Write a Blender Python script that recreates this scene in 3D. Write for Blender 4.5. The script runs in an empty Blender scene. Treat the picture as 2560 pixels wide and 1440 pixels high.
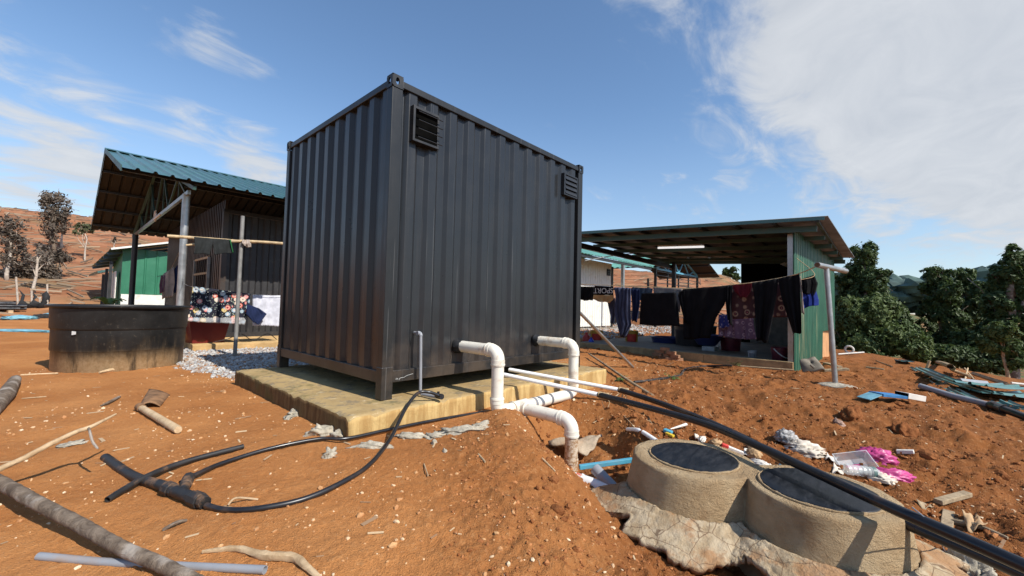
import bpy, bmesh, math, random
import numpy as np
from mathutils import Vector, Matrix, Euler

random.seed(7)
RNG = np.random.default_rng(11)
S = bpy.context.scene
C = S.collection

# ------------------------------------------------------------------ camera
# world frame: X runs along the long wall of the container, Y along its end wall, Z up
F, PIT, ROLL, YAW, HC = 1024.26, .0433, .0243, .8352, 1.0     # measured from the container's corners
cam = bpy.data.cameras.new('camera')
cam.sensor_width = 36.0
cam.lens = 36.0 * F / 2560
cam.clip_start = .05
cam.clip_end = 3000
cam_o = bpy.data.objects.new('camera', cam)
C.objects.link(cam_o)
def _dirw(x, y, z):
    return Vector((math.cos(YAW)*x + math.sin(YAW)*y, -math.sin(YAW)*x + math.cos(YAW)*y, z))
_f = Vector((0, math.cos(PIT), math.sin(PIT)))
_u = Vector((0, -math.sin(PIT), math.cos(PIT)))
_r = Vector((1, 0, 0))
_r2 = _r*math.cos(ROLL) + _u*math.sin(ROLL)
_u2 = -_r*math.sin(ROLL) + _u*math.cos(ROLL)
_r2, _u2 = _r*math.cos(ROLL) - _u*(-math.sin(ROLL)), _u*math.cos(ROLL) - _r*math.sin(ROLL)
R, U, FW = _dirw(*_r2), _dirw(*_u2), _dirw(*_f)
M = Matrix(((R.x, U.x, -FW.x, 0), (R.y, U.y, -FW.y, 0), (R.z, U.z, -FW.z, HC), (0, 0, 0, 1)))
cam_o.matrix_world = M
S.camera = cam_o

# ------------------------------------------------------------------ light
SUN = Vector((.05, -.73, .69)).normalized()
w = bpy.data.worlds.new('World')
S.world = w
w.use_nodes = True
nt = w.node_tree
nt.nodes.clear()
def wn(t, **k):
    n = nt.nodes.new(t)
    for a, b in k.items(): setattr(n, a, b)
    return n
out = wn('ShaderNodeOutputWorld')
bg = wn('ShaderNodeBackground')
sky = wn('ShaderNodeTexSky', sky_type='NISHITA', sun_disc=False)
sky.sun_elevation = math.asin(SUN.z)
sky.sun_rotation = math.atan2(SUN.x, SUN.y)
sky.air_density = 1.0
sky.dust_density = .25
sky.ozone_density = 1.2
bg.inputs['Strength'].default_value = .095
nt.links.new(bg.outputs[0], out.inputs[0])
def ray(px, py):
    uu = (px-1280)/F; vv = (720-py)/F
    return (FW + R*uu + U*vv)
# clouds: fractal noise on a flat cloud layer, thicker round a few real cloud banks
tc = wn('ShaderNodeTexCoord')
sep = wn('ShaderNodeSeparateXYZ'); nt.links.new(tc.outputs['Generated'], sep.inputs[0])
def wm(op, a, b=None, c=None, clamp=False):
    n = wn('ShaderNodeMath', operation=op); n.use_clamp = clamp
    for i, v in enumerate((a, b, c)):
        if v is None: continue
        if isinstance(v, (int, float)): n.inputs[i].default_value = v
        else: nt.links.new(v, n.inputs[i])
    return n.outputs[0]
zz = wm('ADD', wm('MAXIMUM', sep.outputs[2], 0.0), .12)
cmb = wn('ShaderNodeCombineXYZ')
nt.links.new(wm('DIVIDE', sep.outputs[0], zz), cmb.inputs[0])
nt.links.new(wm('DIVIDE', sep.outputs[1], zz), cmb.inputs[1])
def wnoise(scale, detail, rough, dist=0.0, vec=None):
    n = wn('ShaderNodeTexNoise')
    n.inputs['Scale'].default_value = scale; n.inputs['Detail'].default_value = detail
    n.inputs['Roughness'].default_value = rough; n.inputs['Distortion'].default_value = dist
    nt.links.new(vec or cmb.outputs[0], n.inputs['Vector'])
    return n.outputs[0]
stx = wn('ShaderNodeMapping'); stx.inputs['Rotation'].default_value = (0, 0, 2.5); stx.inputs['Scale'].default_value = (.8, 1.35, 1); nt.links.new(cmb.outputs[0], stx.inputs[0])
n1 = wnoise(1.0, 6, .55, .6, stx.outputs[0])
n2 = wnoise(2.9, 8, .62, .8, stx.outputs[0])
dens = wm('ADD', wm('ADD', wm('MULTIPLY', n1, 1.35), wm('MULTIPLY', n2, 1.1)), -.73)
banks = None
#       px    py   radius(deg) strength
for px, py, rad, st in ((2450, 90, 22, .44), (2150, 0, 14, .26), (2600, 330, 12, .26), (2300, 300, 9, .2), (1750, -40, 12, .18), (2000, 120, 9, .1),
                        (600, 120, 5.5, .24), (560, 340, 7, .2), (300, 320, 7.5, .15), (80, 270, 8, .12), (660, 400, 5, .2), (450, 90, 4, .12), (150, 460, 6, .1),
                        (1138, 70, 2.2, .16), (1830, 440, 3.0, .13), (1330, 330, 9, .06), (2450, 600, 8, .10), (200, 450, 6, .12),
                        (-900, 200, 24, .22), (3300, 150, 24, .25)):
    d = ray(px, py).normalized()
    vm = wn('ShaderNodeVectorMath', operation='DOT_PRODUCT')
    nt.links.new(tc.outputs['Generated'], vm.inputs[0]); vm.inputs[1].default_value = d
    mr = wn('ShaderNodeMapRange', interpolation_type='SMOOTHSTEP')
    mr.inputs['From Min'].default_value = math.cos(math.radians(rad)); mr.inputs['From Max'].default_value = 1.0
    mr.inputs['To Min'].default_value = 0; mr.inputs['To Max'].default_value = st
    nt.links.new(vm.outputs['Value'], mr.inputs['Value'])
    banks = mr.outputs[0] if banks is None else wm('ADD', banks, mr.outputs[0])
dens = wm('ADD', dens, banks)
cl = wn('ShaderNodeMapRange', interpolation_type='SMOOTHSTEP')
nt.links.new(dens, cl.inputs['Value'])
cl.inputs['From Min'].default_value = .62; cl.inputs['From Max'].default_value = 1.08
mix = wn('ShaderNodeMix', data_type='RGBA')
nt.links.new(wm('MULTIPLY', cl.outputs[0], .93), mix.inputs['Factor'])
# a thin milky veil low over the horizon, then the blue
hz = wn('ShaderNodeMapRange', interpolation_type='SMOOTHSTEP')
nt.links.new(sep.outputs[2], hz.inputs['Value'])
hz.inputs['From Min'].default_value = .0; hz.inputs['From Max'].default_value = .45
hz.inputs['To Min'].default_value = .5; hz.inputs['To Max'].default_value = 0.0
veil = wn('ShaderNodeMix', data_type='RGBA')
nt.links.new(hz.outputs[0], veil.inputs['Factor'])
hs = wn('ShaderNodeHueSaturation'); hs.inputs['Saturation'].default_value = 1.1; hs.inputs['Value'].default_value = 1.6
nt.links.new(sky.outputs[0], hs.inputs['Color']); nt.links.new(hs.outputs[0], veil.inputs['A']); veil.inputs['B'].default_value = (3.5, 4.6, 6.3, 1)
nt.links.new(veil.outputs['Result'], mix.inputs['A'])
cr = wn('ShaderNodeMix', data_type='RGBA')
nt.links.new(n2, cr.inputs['Factor'])
cr.inputs['A'].default_value = (4.4, 4.8, 5.4, 1); cr.inputs['B'].default_value = (7.2, 7.35, 7.55, 1)
nt.links.new(cr.outputs['Result'], mix.inputs['B'])
nt.links.new(mix.outputs['Result'], bg.inputs['Color'])

sl = bpy.data.lights.new('sun', 'SUN')
sl.energy = 5.0; sl.angle = math.radians(.53); sl.color = (1, .95, .87)
so = bpy.data.objects.new('sun', sl); C.objects.link(so)
so.rotation_euler = SUN.to_track_quat('Z', 'Y').to_euler()
so.location = (0, -20, 30)
S.view_settings.view_transform = 'Standard'
S.view_settings.look = 'None'
S.view_settings.exposure = .25
S.view_settings.gamma = 1.0
S.view_settings.use_curve_mapping = False

# ------------------------------------------------------------------ measuring helpers: where a sight line meets a plane of the place
C0 = Vector((0, 0, HC))
def Zp(px, py, z): d = ray(px, py); return C0 + d*((z-HC)/d.z)
def Ap(px, py, a): d = ray(px, py); return C0 + d*(a/d.x)
def Bp(px, py, b): d = ray(px, py); return C0 + d*(b/d.y)

# ------------------------------------------------------------------ noise
_perm = np.random.default_rng(3).permutation(4096)
_grad = np.random.default_rng(5).uniform(-1, 1, (4096, 2))
_grad /= np.linalg.norm(_grad, axis=1)[:, None]
def perlin(x, y):
    xi = np.floor(x).astype(np.int64); yi = np.floor(y).astype(np.int64)
    xf = x-xi; yf = y-yi
    u = xf*xf*xf*(xf*(xf*6-15)+10); v = yf*yf*yf*(yf*(yf*6-15)+10)
    def g(ix, iy, fx, fy):
        h = _perm[(_perm[ix & 4095] + iy) & 4095]
        gr = _grad[h]
        return gr[..., 0]*fx + gr[..., 1]*fy
    a = g(xi, yi, xf, yf); b = g(xi+1, yi, xf-1, yf)
    c = g(xi, yi+1, xf, yf-1); d = g(xi+1, yi+1, xf-1, yf-1)
    return (a*(1-u)+b*u)*(1-v) + (c*(1-u)+d*u)*v
def fbm(x, y, o=4, lac=2.1, gain=.5):
    s = 0; a = 1
    for i in range(o):
        s = s + a*perlin(x+17.3*i, y-9.1*i); x = x*lac; y = y*lac; a *= gain
    return s
def sstep(x, a, b):
    t = np.clip((x-a)/(b-a), 0, 1); return t*t*(3-2*t)

# ------------------------------------------------------------------ the lie of the land
ctrl = []
for px, py, z in ((20,900,0),(140,925,0),(300,940,0),(460,915,0),(60,1100,0),(300,1100,0),(20,1300,-.02),(300,1300,-.01),
        (600,1000,.02),(600,1200,.02),(866,1092,.035),(900,1200,.03),(700,1420,0),(1000,1420,-.01),(1100,1085,.04),(1000,1060,.045),(1200,1062,.03),(1280,1440,-.04),
        (1300,1062,.015),(1370,1120,-.0),(1415,1190,-.07),(1470,1265,-.15),(1540,1350,-.24),(1630,1438,-.31),(1240,1200,.01),(1400,1300,-.06),(1150,1300,.0),
        (1455,1205,-.43),(1480,1225,-.43),(1530,1250,-.42),(1570,1310,-.40),(1650,1370,-.37),(1760,1435,-.38),
        (1500,1010,-.01),(1600,1050,-.06),(1580,1095,-.12),(1510,1120,-.2),(1600,1000,-.01),(1700,1040,-.1),(1700,1085,-.18),
        (1900,1080,-.2),(1900,1140,-.24),(2100,1180,-.25),(2300,1250,-.28),(2480,1330,-.30),(2540,1420,-.32),(2100,1050,-.15),
        (2300,1050,-.18),(2500,1100,-.25),(2090,965,-.10),(1800,940,-.11),(1600,920,-.06),(1500,890,-.02),(1990,920,-.14),(1850,915,-.14),(1700,905,-.12),
        (2250,930,-.2),(2400,960,-.32),(2540,1000,-.40),(2540,945,-.6),(2300,905,-.4),(2120,880,-.18)):
    p = Zp(px, py, z); ctrl.append((p.x, p.y, z))
ctrl += [(3.05,2.3,-.30),(3.25,2.2,-.33),(3.45,2.1,-.30),(3.6,2.42,-.12),(2.83,2.36,.0),(3.02,1.98,-.42),(3.25,1.75,-.42),(2.95,1.7,-.42),(3.1,2.48,-.12),(3.5,2.6,-.06),(4.4,2.6,-.04),(5.2,2.6,-.02),(2.55,2.55,.03),
         (0,-2,-.25),(-2,-1,-.08),(2.6,-.9,-.36),(4.5,-2,-.38),(1.2,-.6,-.26),(-3,3,0),(-4,9,0),(0,12,0),(-6,14,.05),(0,18,0),(3,14,0),(8,12,0),(3.5,7.3,0),(3,4.2,0),(5.3,4.5,0),
         (7,7,0),(12,8,-.02),(12,3,-.05),(16,6,0),(16,1.2,-.25),(9,-4,-.5),(14,-5,-.9),(5,-6,-.7),(20,10,.1),(2.8,.6,-.38),(2.3,.3,-.38),(2.3,.9,-.37),(2.7,0,-.38),(3.2,.3,-.30),(3.3,1.,-.28)]
_cp = np.array(ctrl)
def _tps(r2): return .5*r2*np.log(r2+1e-9)
_n = len(_cp)
_K = _tps(((_cp[:, None, :2]-_cp[None, :, :2])**2).sum(-1)) + np.eye(_n)*.006
_Q = np.c_[np.ones(_n), _cp[:, :2]]
_Am = np.block([[_K, _Q], [_Q.T, np.zeros((3, 3))]])
_W = np.linalg.solve(_Am, np.r_[_cp[:, 2], 0, 0, 0])
def near_h(x, y):
    x = np.asarray(x, float); y = np.asarray(y, float)
    s = _W[_n] + _W[_n+1]*x + _W[_n+2]*y
    for i in range(_n):
        s = s + _W[i]*_tps((x-_cp[i, 0])**2 + (y-_cp[i, 1])**2)
    return s
HEAD = math.atan2(FW.y, FW.x)
# height of the skyline ridge for a bearing (degrees, left of the line of view is positive)
_bear = np.array([-180, -75, -52, -44, -40, -34, -30, -27, -12, 10, 30, 44, 48, 52, 60, 80, 180])
_crest = np.array([0, -8, -9, -9, -9, -6, 4.8, 7.0, 8.2, 9.4, 10.6, 11.1, 11.0, 10.7, 10, 6, 0])
def smooth_h(x, y):
    x = np.asarray(x, float); y = np.asarray(y, float)
    r = np.hypot(x, y)
    be = np.degrees((np.arctan2(y, x)-HEAD+np.pi) % (2*np.pi)-np.pi)
    cr_ = np.interp(be, _bear, _crest)
    k = np.where(r > 1e-6, np.minimum(r, 17)/np.maximum(r, 1e-6), 1)
    hn = near_h(x*k, y*k)
    hn = np.clip(hn, -1.6, .25)
    r0 = np.where(cr_ > 0, 27, 16.5); r1 = np.where(cr_ > 0, 76, 42)
    far = cr_*sstep(r, r0, r1)
    far = np.where(cr_ > 0, cr_*(.75*np.clip((r-r0)/(r1-r0), 0, 1)+.25*sstep(r, r0, r1)), far)
    # beyond the skyline
    far = far + np.where((cr_ > 0) & (r > 76), -.04*(r-76), 0)
    far = np.maximum(far, -12)
    # terraced slope across the valley on the right
    vb = np.exp(-((be+42.5)/7.5)**2)
    far = far + vb*sstep(r, 95, 190)*11
    return hn*(1-sstep(r, 19, 45)) + far
def rough(x, y):
    # right of the septic tank the soil is freshly dug and cloddy, left it is trodden flat
    r = np.hypot(x, y)
    be = np.degrees((np.arctan2(y, x)-HEAD+np.pi) % (2*np.pi)-np.pi)
    k = sstep(-be, 2, 22)*(1-sstep(y, 2.2, 3.4)*sstep(-x, -9, -4))
    k = np.maximum(k, sstep(-be, 14, 26))
    k = np.maximum(k, .5*sstep(-be, -14, -2)*(1-sstep(y, 2.4, 2.9))*(1-sstep(r, 5, 7)))
    return k
def relief(x, y):
    r = np.hypot(x, y)
    k = rough(x, y)
    near = (1-sstep(r, 9, 22))
    d = .022*fbm(x*.9, y*.9, 3) + .013*fbm(x*4, y*4, 3)*(.75+.7*k)
    cl_ = np.maximum(fbm(x*2.6+3, y*2.6, 3), -.05)
    d = d + k*(.085*cl_*near + .11*np.maximum(fbm(x*1.1+7, y*1.1+2, 3), -.12)*sstep(r, 3.6, 6)*(1-sstep(r, 14, 20))*(1-sstep(y, 1.2, 2.4)) + .05*np.abs(fbm(x*6, y*6, 3))*near + .030*(.35-np.abs(fbm(x*11, y*11, 3)))*near*(1-sstep(r, 6, 10)))
    d = d + (.0055+.009*k)*fbm(x*22, y*22, 3)*near + (.003+.004*k)*fbm(x*60, y*60, 2)*(1-sstep(r, 4, 7))
    far = sstep(r, 28, 60)
    d = d + far*(.5*fbm(x*.09, y*.09, 4) + .18*fbm(x*.5, y*.5, 3))
    d = d + sstep(r, 14, 30)*.08*fbm(x*.6, y*.6, 3)
    return d
PADS = []      # (x0,x1,y0,y1,z): level ground under slabs
def hgt(x, y):
    x = np.asarray(x, float); y = np.asarray(y, float)
    h = smooth_h(x, y) + relief(x, y)
    for (x0, x1, y0, y1, z) in PADS:
        dx = np.maximum(np.maximum(x0-x, x-x1), 0); dy = np.maximum(np.maximum(y0-y, y-y1), 0)
        f = 1-sstep(np.hypot(dx, dy), 0.0, .12)
        h = np.where(h > z, h*(1-f) + z*f, h)
    return h
PADS += [(1.38, 5.1, 2.70, 5.62, .02), (2.35, 9, 10.0, 18.5, .02), (9.2, 15.4, 1.0, 6.7, -.13)]
def h1(x, y): return float(hgt(np.array([x]), np.array([y]))[0])
def G(px, py, t0=1.0, t1=60):
    d = ray(px, py); t = np.geomspace(t0, t1, 900)
    P = np.stack([d.x*t, d.y*t, HC+d.z*t])
    below = P[2] < hgt(P[0], P[1])
    i = int(np.argmax(below)) if below.any() else len(t)-1
    return Vector((P[0, i], P[1, i], P[2, i]))

# ------------------------------------------------------------------ mesh helpers
class MB:
    def __init__(s): s.v = []; s.f = []
    def add(s, vs, fs):
        o = len(s.v); s.v += [tuple(p) for p in vs]; s.f += [tuple(i+o for i in f) for f in fs]; return s
    def box(s, x0, y0, z0, x1, y1, z1):
        return s.add([(x0,y0,z0),(x1,y0,z0),(x1,y1,z0),(x0,y1,z0),(x0,y0,z1),(x1,y0,z1),(x1,y1,z1),(x0,y1,z1)],
                     [(0,3,2,1),(4,5,6,7),(0,1,5,4),(1,2,6,5),(2,3,7,6),(3,0,4,7)])
    def bar(s, p, q, w, h, up=(0, 0, 1)):
        p = Vector(p); q = Vector(q); t = (q-p).normalized(); u = Vector(up)
        a = t.cross(u)
        if a.length < 1e-4: a = t.cross(Vector((1, 0, 0)))
        a.normalize(); b = a.cross(t).normalized()
        a *= w/2; b *= h/2
        return s.add([p-a-b, p+a-b, p+a+b, p-a+b, q-a-b, q+a-b, q+a+b, q-a+b],
                     [(0,3,2,1),(4,5,6,7),(0,1,5,4),(1,2,6,5),(2,3,7,6),(3,0,4,7)])
    def tube(s, pts, r, n=12, cap=True, hollow=0.0, jitter=0.0):
        pts = [Vector(p) for p in pts]; m = len(pts)
        rs = list(r) if hasattr(r, '__len__') else [r]*m
        t0 = (pts[1]-pts[0]).normalized()
        ref = Vector((0, 0, 1)) if abs(t0.z) < .9 else Vector((1, 0, 0))
        a = t0.cross(ref).normalized()
        vs = []; fs = []
        for i in range(m):
            t = (pts[min(i+1, m-1)]-pts[max(i-1, 0)]).normalized()
            a = (a - t*a.dot(t)).normalized(); b = t.cross(a)
            for k in range(n):
                an = 2*math.pi*k/n; rr = rs[i]*(1+(random.uniform(-jitter, jitter) if jitter else 0))
                vs.append(pts[i] + (a*math.cos(an) + b*math.sin(an))*rr)
        for i in range(m-1):
            for k in range(n):
                k2 = (k+1) % n
                fs.append((i*n+k, i*n+k2, (i+1)*n+k2, (i+1)*n+k))
        if hollow:
            o = len(vs)
            for i, j in ((0, 1), (m-1, m-2)):
                t = (pts[i]-pts[j]).normalized(); c = pts[i]
                base = i*n
                for k in range(n): vs.append(c + (vs[base+k]-c)*hollow)
                for k in range(n): vs.append(c - t*rs[i]*2.5 + (vs[base+k]-c)*hollow*.98)
                q = o
                for k in range(n):
                    k2 = (k+1) % n
                    fs.append((base+k, base+k2, q+k2, q+k) if i else (base+k2, base+k, q+k, q+k2))
                    fs.append((q+k, q+k2, q+n+k2, q+n+k) if i else (q+k2, q+k, q+n+k, q+n+k2))
                fs.append(tuple(q+n+k for k in range(n)))
                o += 2*n
        elif cap:
            fs.append(tuple(range(n-1, -1, -1))); fs.append(tuple((m-1)*n+k for k in range(n)))
        return s.add(vs, fs)
    def lathe(s, prof, c=(0, 0, 0), n=24, sx=1, sy=1):
        vs = []; fs = []; m = len(prof)
        for r, z in prof:
            for k in range(n):
                an = 2*math.pi*k/n; vs.append((c[0]+sx*r*math.cos(an), c[1]+sy*r*math.sin(an), c[2]+z))
        for i in range(m-1):
            for k in range(n):
                k2 = (k+1) % n; fs.append((i*n+k, i*n+k2, (i+1)*n+k2, (i+1)*n+k))
        if prof[0][0] > 1e-4: fs.append(tuple(range(n-1, -1, -1)))
        if prof[-1][0] > 1e-4: fs.append(tuple((m-1)*n+k for k in range(n)))
        return s.add(vs, fs)
    def extrude(s, prof, fn0, fn1, t=None):
        """open profile; fn0/fn1 map a profile point to the two ends"""
        n = len(prof); vs = [fn0(p) for p in prof] + [fn1(p) for p in prof]
        return s.add(vs, [(i, i+1, n+i+1, n+i) for i in range(n-1)])
    def build(s, name, m, parent=None, smooth=False, loc=None, solid=0.0, bevel=0.0, sub=0):
        me = bpy.data.meshes.new(name)
        me.from_pydata(s.v, [], s.f); me.update()
        if smooth:
            me.polygons.foreach_set('use_smooth', [True]*len(me.polygons))
            me.update()
            if smooth != 'all':
                try: me.set_sharp_from_angle(angle=math.radians(38))
                except Exception: pass
        o = bpy.data.objects.new(name, me); C.objects.link(o)
        for mm in (m if isinstance(m, (list, tuple)) else [m]): me.materials.append(MAT[mm] if isinstance(mm, str) else mm)
        if parent: o.parent = parent
        if loc is not None: o.location = loc
        if solid:
            md = o.modifiers.new('solid', 'SOLIDIFY'); md.thickness = solid; md.offset = 0
        if bevel:
            md = o.modifiers.new('bevel', 'BEVEL'); md.width = bevel; md.segments = 2; md.limit_method = 'ANGLE'; md.angle_limit = math.radians(40)
        if sub:
            md = o.modifiers.new('sub', 'SUBSURF'); md.levels = sub; md.render_levels = sub
        return o
def tag(o, label, cat, group=None, kind=None):
    if label: o['label'] = label
    if cat: o['category'] = cat
    if group: o['group'] = group
    if kind: o['kind'] = kind
    return o
def thing(name, label, cat, loc=(0, 0, 0), rz=0.0, group=None):
    o = bpy.data.objects.new(name, None); C.objects.link(o)
    o.empty_display_size = .1
    o.location = loc; o.rotation_euler = (0, 0, rz)
    return tag(o, label, cat, group)
def spline(pts, n=8):
    pts = [Vector(p) for p in pts]; o = []
    for i in range(len(pts)-1):
        p0 = pts[max(i-1, 0)]; p1 = pts[i]; p2 = pts[i+1]; p3 = pts[min(i+2, len(pts)-1)]
        for k in range(n):
            t = k/n
            o.append(.5*((2*p1)+(-p0+p2)*t+(2*p0-5*p1+4*p2-p3)*t*t+(-p0+3*p1-3*p2+p3)*t**3))
    o.append(pts[-1]); return o
def fast_mesh(name, V, Fq, mats, smooth=True):
    me = bpy.data.meshes.new(name); k = Fq.shape[1]
    me.vertices.add(len(V)); me.vertices.foreach_set('co', np.ascontiguousarray(V, dtype=np.float32).ravel())
    me.loops.add(Fq.size); me.loops.foreach_set('vertex_index', np.ascontiguousarray(Fq, dtype=np.int32).ravel())
    me.polygons.add(len(Fq)); me.polygons.foreach_set('loop_start', np.arange(0, Fq.size, k, dtype=np.int32))
    me.polygons.foreach_set('loop_total', np.full(len(Fq), k, dtype=np.int32))
    me.update(calc_edges=True); me.validate()
    me.polygons.foreach_set('use_smooth', np.full(len(me.polygons), smooth))
    for m in mats: me.materials.append(MAT[m] if isinstance(m, str) else m)
    o = bpy.data.objects.new(name, me); C.objects.link(o)
    return o
def vattr(o, name, vals):
    a = o.data.attributes.new(name, 'FLOAT', 'POINT'); a.data.foreach_set('value', np.ascontiguousarray(vals, dtype=np.float32))

# ------------------------------------------------------------------ materials
MAT = {}
class NT:
    def __init__(s, name):
        s.m = bpy.data.materials.new(name); s.m.use_nodes = True; s.t = s.m.node_tree
        s.b = s.t.nodes['Principled BSDF']; MAT[name] = s.m
        s.co = None
    def n(s, t, **k):
        n = s.t.nodes.new(t)
        for a, b in k.items(): setattr(n, a, b)
        return n
    def l(s, a, b): s.t.links.new(a, b)
    def coord(s, kind='Object'):
        n = s.n('ShaderNodeTexCoord'); return n.outputs[kind]
    def scaled(s, v, sc):
        m = s.n('ShaderNodeMapping'); m.inputs['Scale'].default_value = sc; s.l(v, m.inputs['Vector']); return m.outputs[0]
    def noise(s, v, scale, detail=4, rough=.55, dist=0.0):
        n = s.n('ShaderNodeTexNoise'); n.inputs['Scale'].default_value = scale; n.inputs['Detail'].default_value = detail
        n.inputs['Roughness'].default_value = rough; n.inputs['Distortion'].default_value = dist
        if v is not None: s.l(v, n.inputs['Vector'])
        return n.outputs[0]
    def vor(s, v, scale, feature='F1', rnd=1.0):
        n = s.n('ShaderNodeTexVoronoi', feature=feature); n.inputs['Scale'].default_value = scale; n.inputs['Randomness'].default_value = rnd
        if v is not None: s.l(v, n.inputs['Vector'])
        return n
    def mp(s, v, a, b, c=0.0, d=1.0, smooth=True):
        n = s.n('ShaderNodeMapRange', interpolation_type='SMOOTHSTEP' if smooth else 'LINEAR')
        n.inputs['From Min'].default_value = a; n.inputs['From Max'].default_value = b
        n.inputs['To Min'].default_value = c; n.inputs['To Max'].default_value = d
        s.l(v, n.inputs['Value']); return n.outputs[0]
    def math(s, op, a, b=None, clamp=False):
        n = s.n('ShaderNodeMath', operation=op); n.use_clamp = clamp
        for i, v in enumerate((a, b)):
            if v is None: continue
            if isinstance(v, (int, float)): n.inputs[i].default_value = v
            else: s.l(v, n.inputs[i])
        return n.outputs[0]
    def mix(s, f, a, b, blend='MIX'):
        n = s.n('ShaderNodeMix', data_type='RGBA', blend_type=blend)
        for nm, v in (('Factor', f), ('A', a), ('B', b)):
            if isinstance(v, (int, float)): n.inputs[nm].default_value = v
            elif isinstance(v, (tuple, list)): n.inputs[nm].default_value = (*v[:3], 1)
            else: s.l(v, n.inputs[nm])
        return n.outputs['Result']
    def bump(s, h, strength=.4, dist=.01):
        n = s.n('ShaderNodeBump'); n.inputs['Strength'].default_value = strength; n.inputs['Distance'].default_value = dist
        s.l(h, n.inputs['Height']); s.l(n.outputs[0], s.b.inputs['Normal']); return n
    def attr(s, name):
        n = s.n('ShaderNodeAttribute', attribute_name=name); return n
    def set(s, col=None, rough=None, metal=None, spec=None):
        for nm, v in (('Base Color', col), ('Roughness', rough), ('Metallic', metal), ('Specular IOR Level', spec)):
            if v is None: continue
            if isinstance(v, (int, float)): s.b.inputs[nm].default_value = v
            elif isinstance(v, (tuple, list)): s.b.inputs[nm].default_value = (*v[:3], 1)
            else: s.l(v, s.b.inputs[nm])
        return s
def simple(name, col, rough=.6, metal=0.0, var=.25, scale=6.0, spec=.5, bump=0.0, bscale=60, dirt=None, dirt_amt=.5, stretch=None, dscale=3.0):
    """one base colour with gentle variation, optional dirt blotches and fine relief"""
    t = NT(name); co = t.coord()
    v = co if stretch is None else t.scaled(co, stretch)
    f = t.noise(v, scale, 5, .6)
    c = t.mix(t.mp(f, .3, .7), tuple(x*(1-var) for x in col), tuple(min(1, x*(1+var)) for x in col))
    if dirt:
        g = t.noise(v, dscale, 6, .65, .3)
        c = t.mix(t.mp(g, .52, .68, 0, dirt_amt), c, dirt)
    t.set(c, t.mp(f, .3, .7, max(.02, rough-.08), min(1, rough+.08)), metal, spec)
    if bump:
        t.bump(t.noise(v, bscale, 4, .6), bump, .01)
    return t.m
# ---- surfaces of the place
def soil():
    t = NT('soil'); co = t.coord('Object')
    n1 = t.noise(co, .7, 6, .6); n2 = t.noise(co, 5, 6, .65); n3 = t.noise(co, 34, 5, .7); n4 = t.noise(co, 150, 3, .6)
    k = t.attr('dug').outputs['Fac']
    dust = t.mix(t.mp(n1, .35, .65), (.42, .162, .048), (.54, .235, .078))
    dug = t.mix(t.mp(n2, .3, .7), (.17, .058, .0165), (.30, .110, .032))
    c = t.mix(t.math('ADD', k, t.math('MULTIPLY', t.math('SUBTRACT', n2, .5), .5), True), dust, dug)
    c = t.mix(t.mp(n3, .5, .75, 0, .5), c, (.56, .30, .13))
    c = t.mix(t.mp(n3, .46, .25, 0, .55), c, (.19, .072, .025))
    dk = t.noise(co, 1.9, 5, .6); c = t.mix(t.mp(dk, .52, .68, 0, .22), c, (.25, .10, .034))
    sp = t.vor(co, 55)
    c = t.mix(t.mp(sp.outputs['Distance'], .16, .08, 0, .55), c, t.mix(sp.outputs['Color'], (.30, .12, .05), (.66, .44, .24)))
    hill = t.attr('hill').outputs['Fac']
    hv = t.scaled(co, (.16, .16, 1.1)); h1n = t.noise(hv, 1.0, 6, .68, .4); h2n = t.noise(co, .05, 5, .6)
    hc = t.mix(t.mp(h1n, .42, .62), (.27, .11, .052), (.38, .175, .09))
    hc = t.mix(t.mp(t.noise(co, .28, 7, .7), .52, .64, 0, .8), hc, (.22, .155, .085))
    hc = t.mix(t.mp(t.noise(hv, 2.4, 6, .72), .54, .64, 0, .9), hc, (.085, .055, .038))
    hc = t.mix(t.mp(h2n, .52, .66, 0, .6), hc, (.13, .12, .055))
    hc = t.mix(t.mp(t.noise(t.scaled(co, (1, 1, 3)), 1.3, 6, .75), .6, .68, 0, .8), hc, (.34, .26, .17))
    c = t.mix(hill, c, hc)
    val = t.attr('valley').outputs['Fac']
    c = t.mix(val, c, t.mix(t.mp(t.noise(hv, 1.6, 5), .42, .58), (.20, .11, .05), (.09, .11, .045)))
    t.set(c, .95, 0, .15)
    t.bump(t.math('ADD', t.math('MULTIPLY', n3, .8), t.math('MULTIPLY', n4, .8)), 1.0, .016)
soil()
def gravel_stone():
    t = NT('gravel_stone'); g = t.n('ShaderNodeNewGeometry')
    v = t.n('ShaderNodeValToRGB'); t.l(g.outputs['Random Per Island'], v.inputs[0])
    e = v.color_ramp.elements; e[0].color = (.13, .13, .14, 1); e[1].color = (.52, .50, .46, 1)
    x = v.color_ramp.elements.new(.45); x.color = (.30, .30, .30, 1)
    x = v.color_ramp.elements.new(.12); x.color = (.34, .24, .16, 1)
    t.set(v.outputs[0], .85)
gravel_stone()
def pebble():
    t = NT('pebble'); g = t.n('ShaderNodeNewGeometry')
    v = t.n('ShaderNodeValToRGB'); t.l(g.outputs['Random Per Island'], v.inputs[0])
    e = v.color_ramp.elements; e[0].color = (.40, .19, .08, 1); e[1].color = (.70, .56, .38, 1)
    x = e.new(.55); x.color = (.52, .30, .14, 1)
    t.set(v.outputs[0], .9, spec=.2)
    t.bump(t.noise(t.coord(), 90, 3), .4, .004)
pebble()
def clod():
    t = NT('clod'); co = t.coord(); n = t.noise(co, 12, 6, .7)
    t.set(t.mix(t.mp(n, .3, .7), (.20, .07, .024), (.34, .135, .05)), .95, spec=.1)
    t.bump(t.noise(co, 60, 5, .7), .9, .02)
clod()
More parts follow.
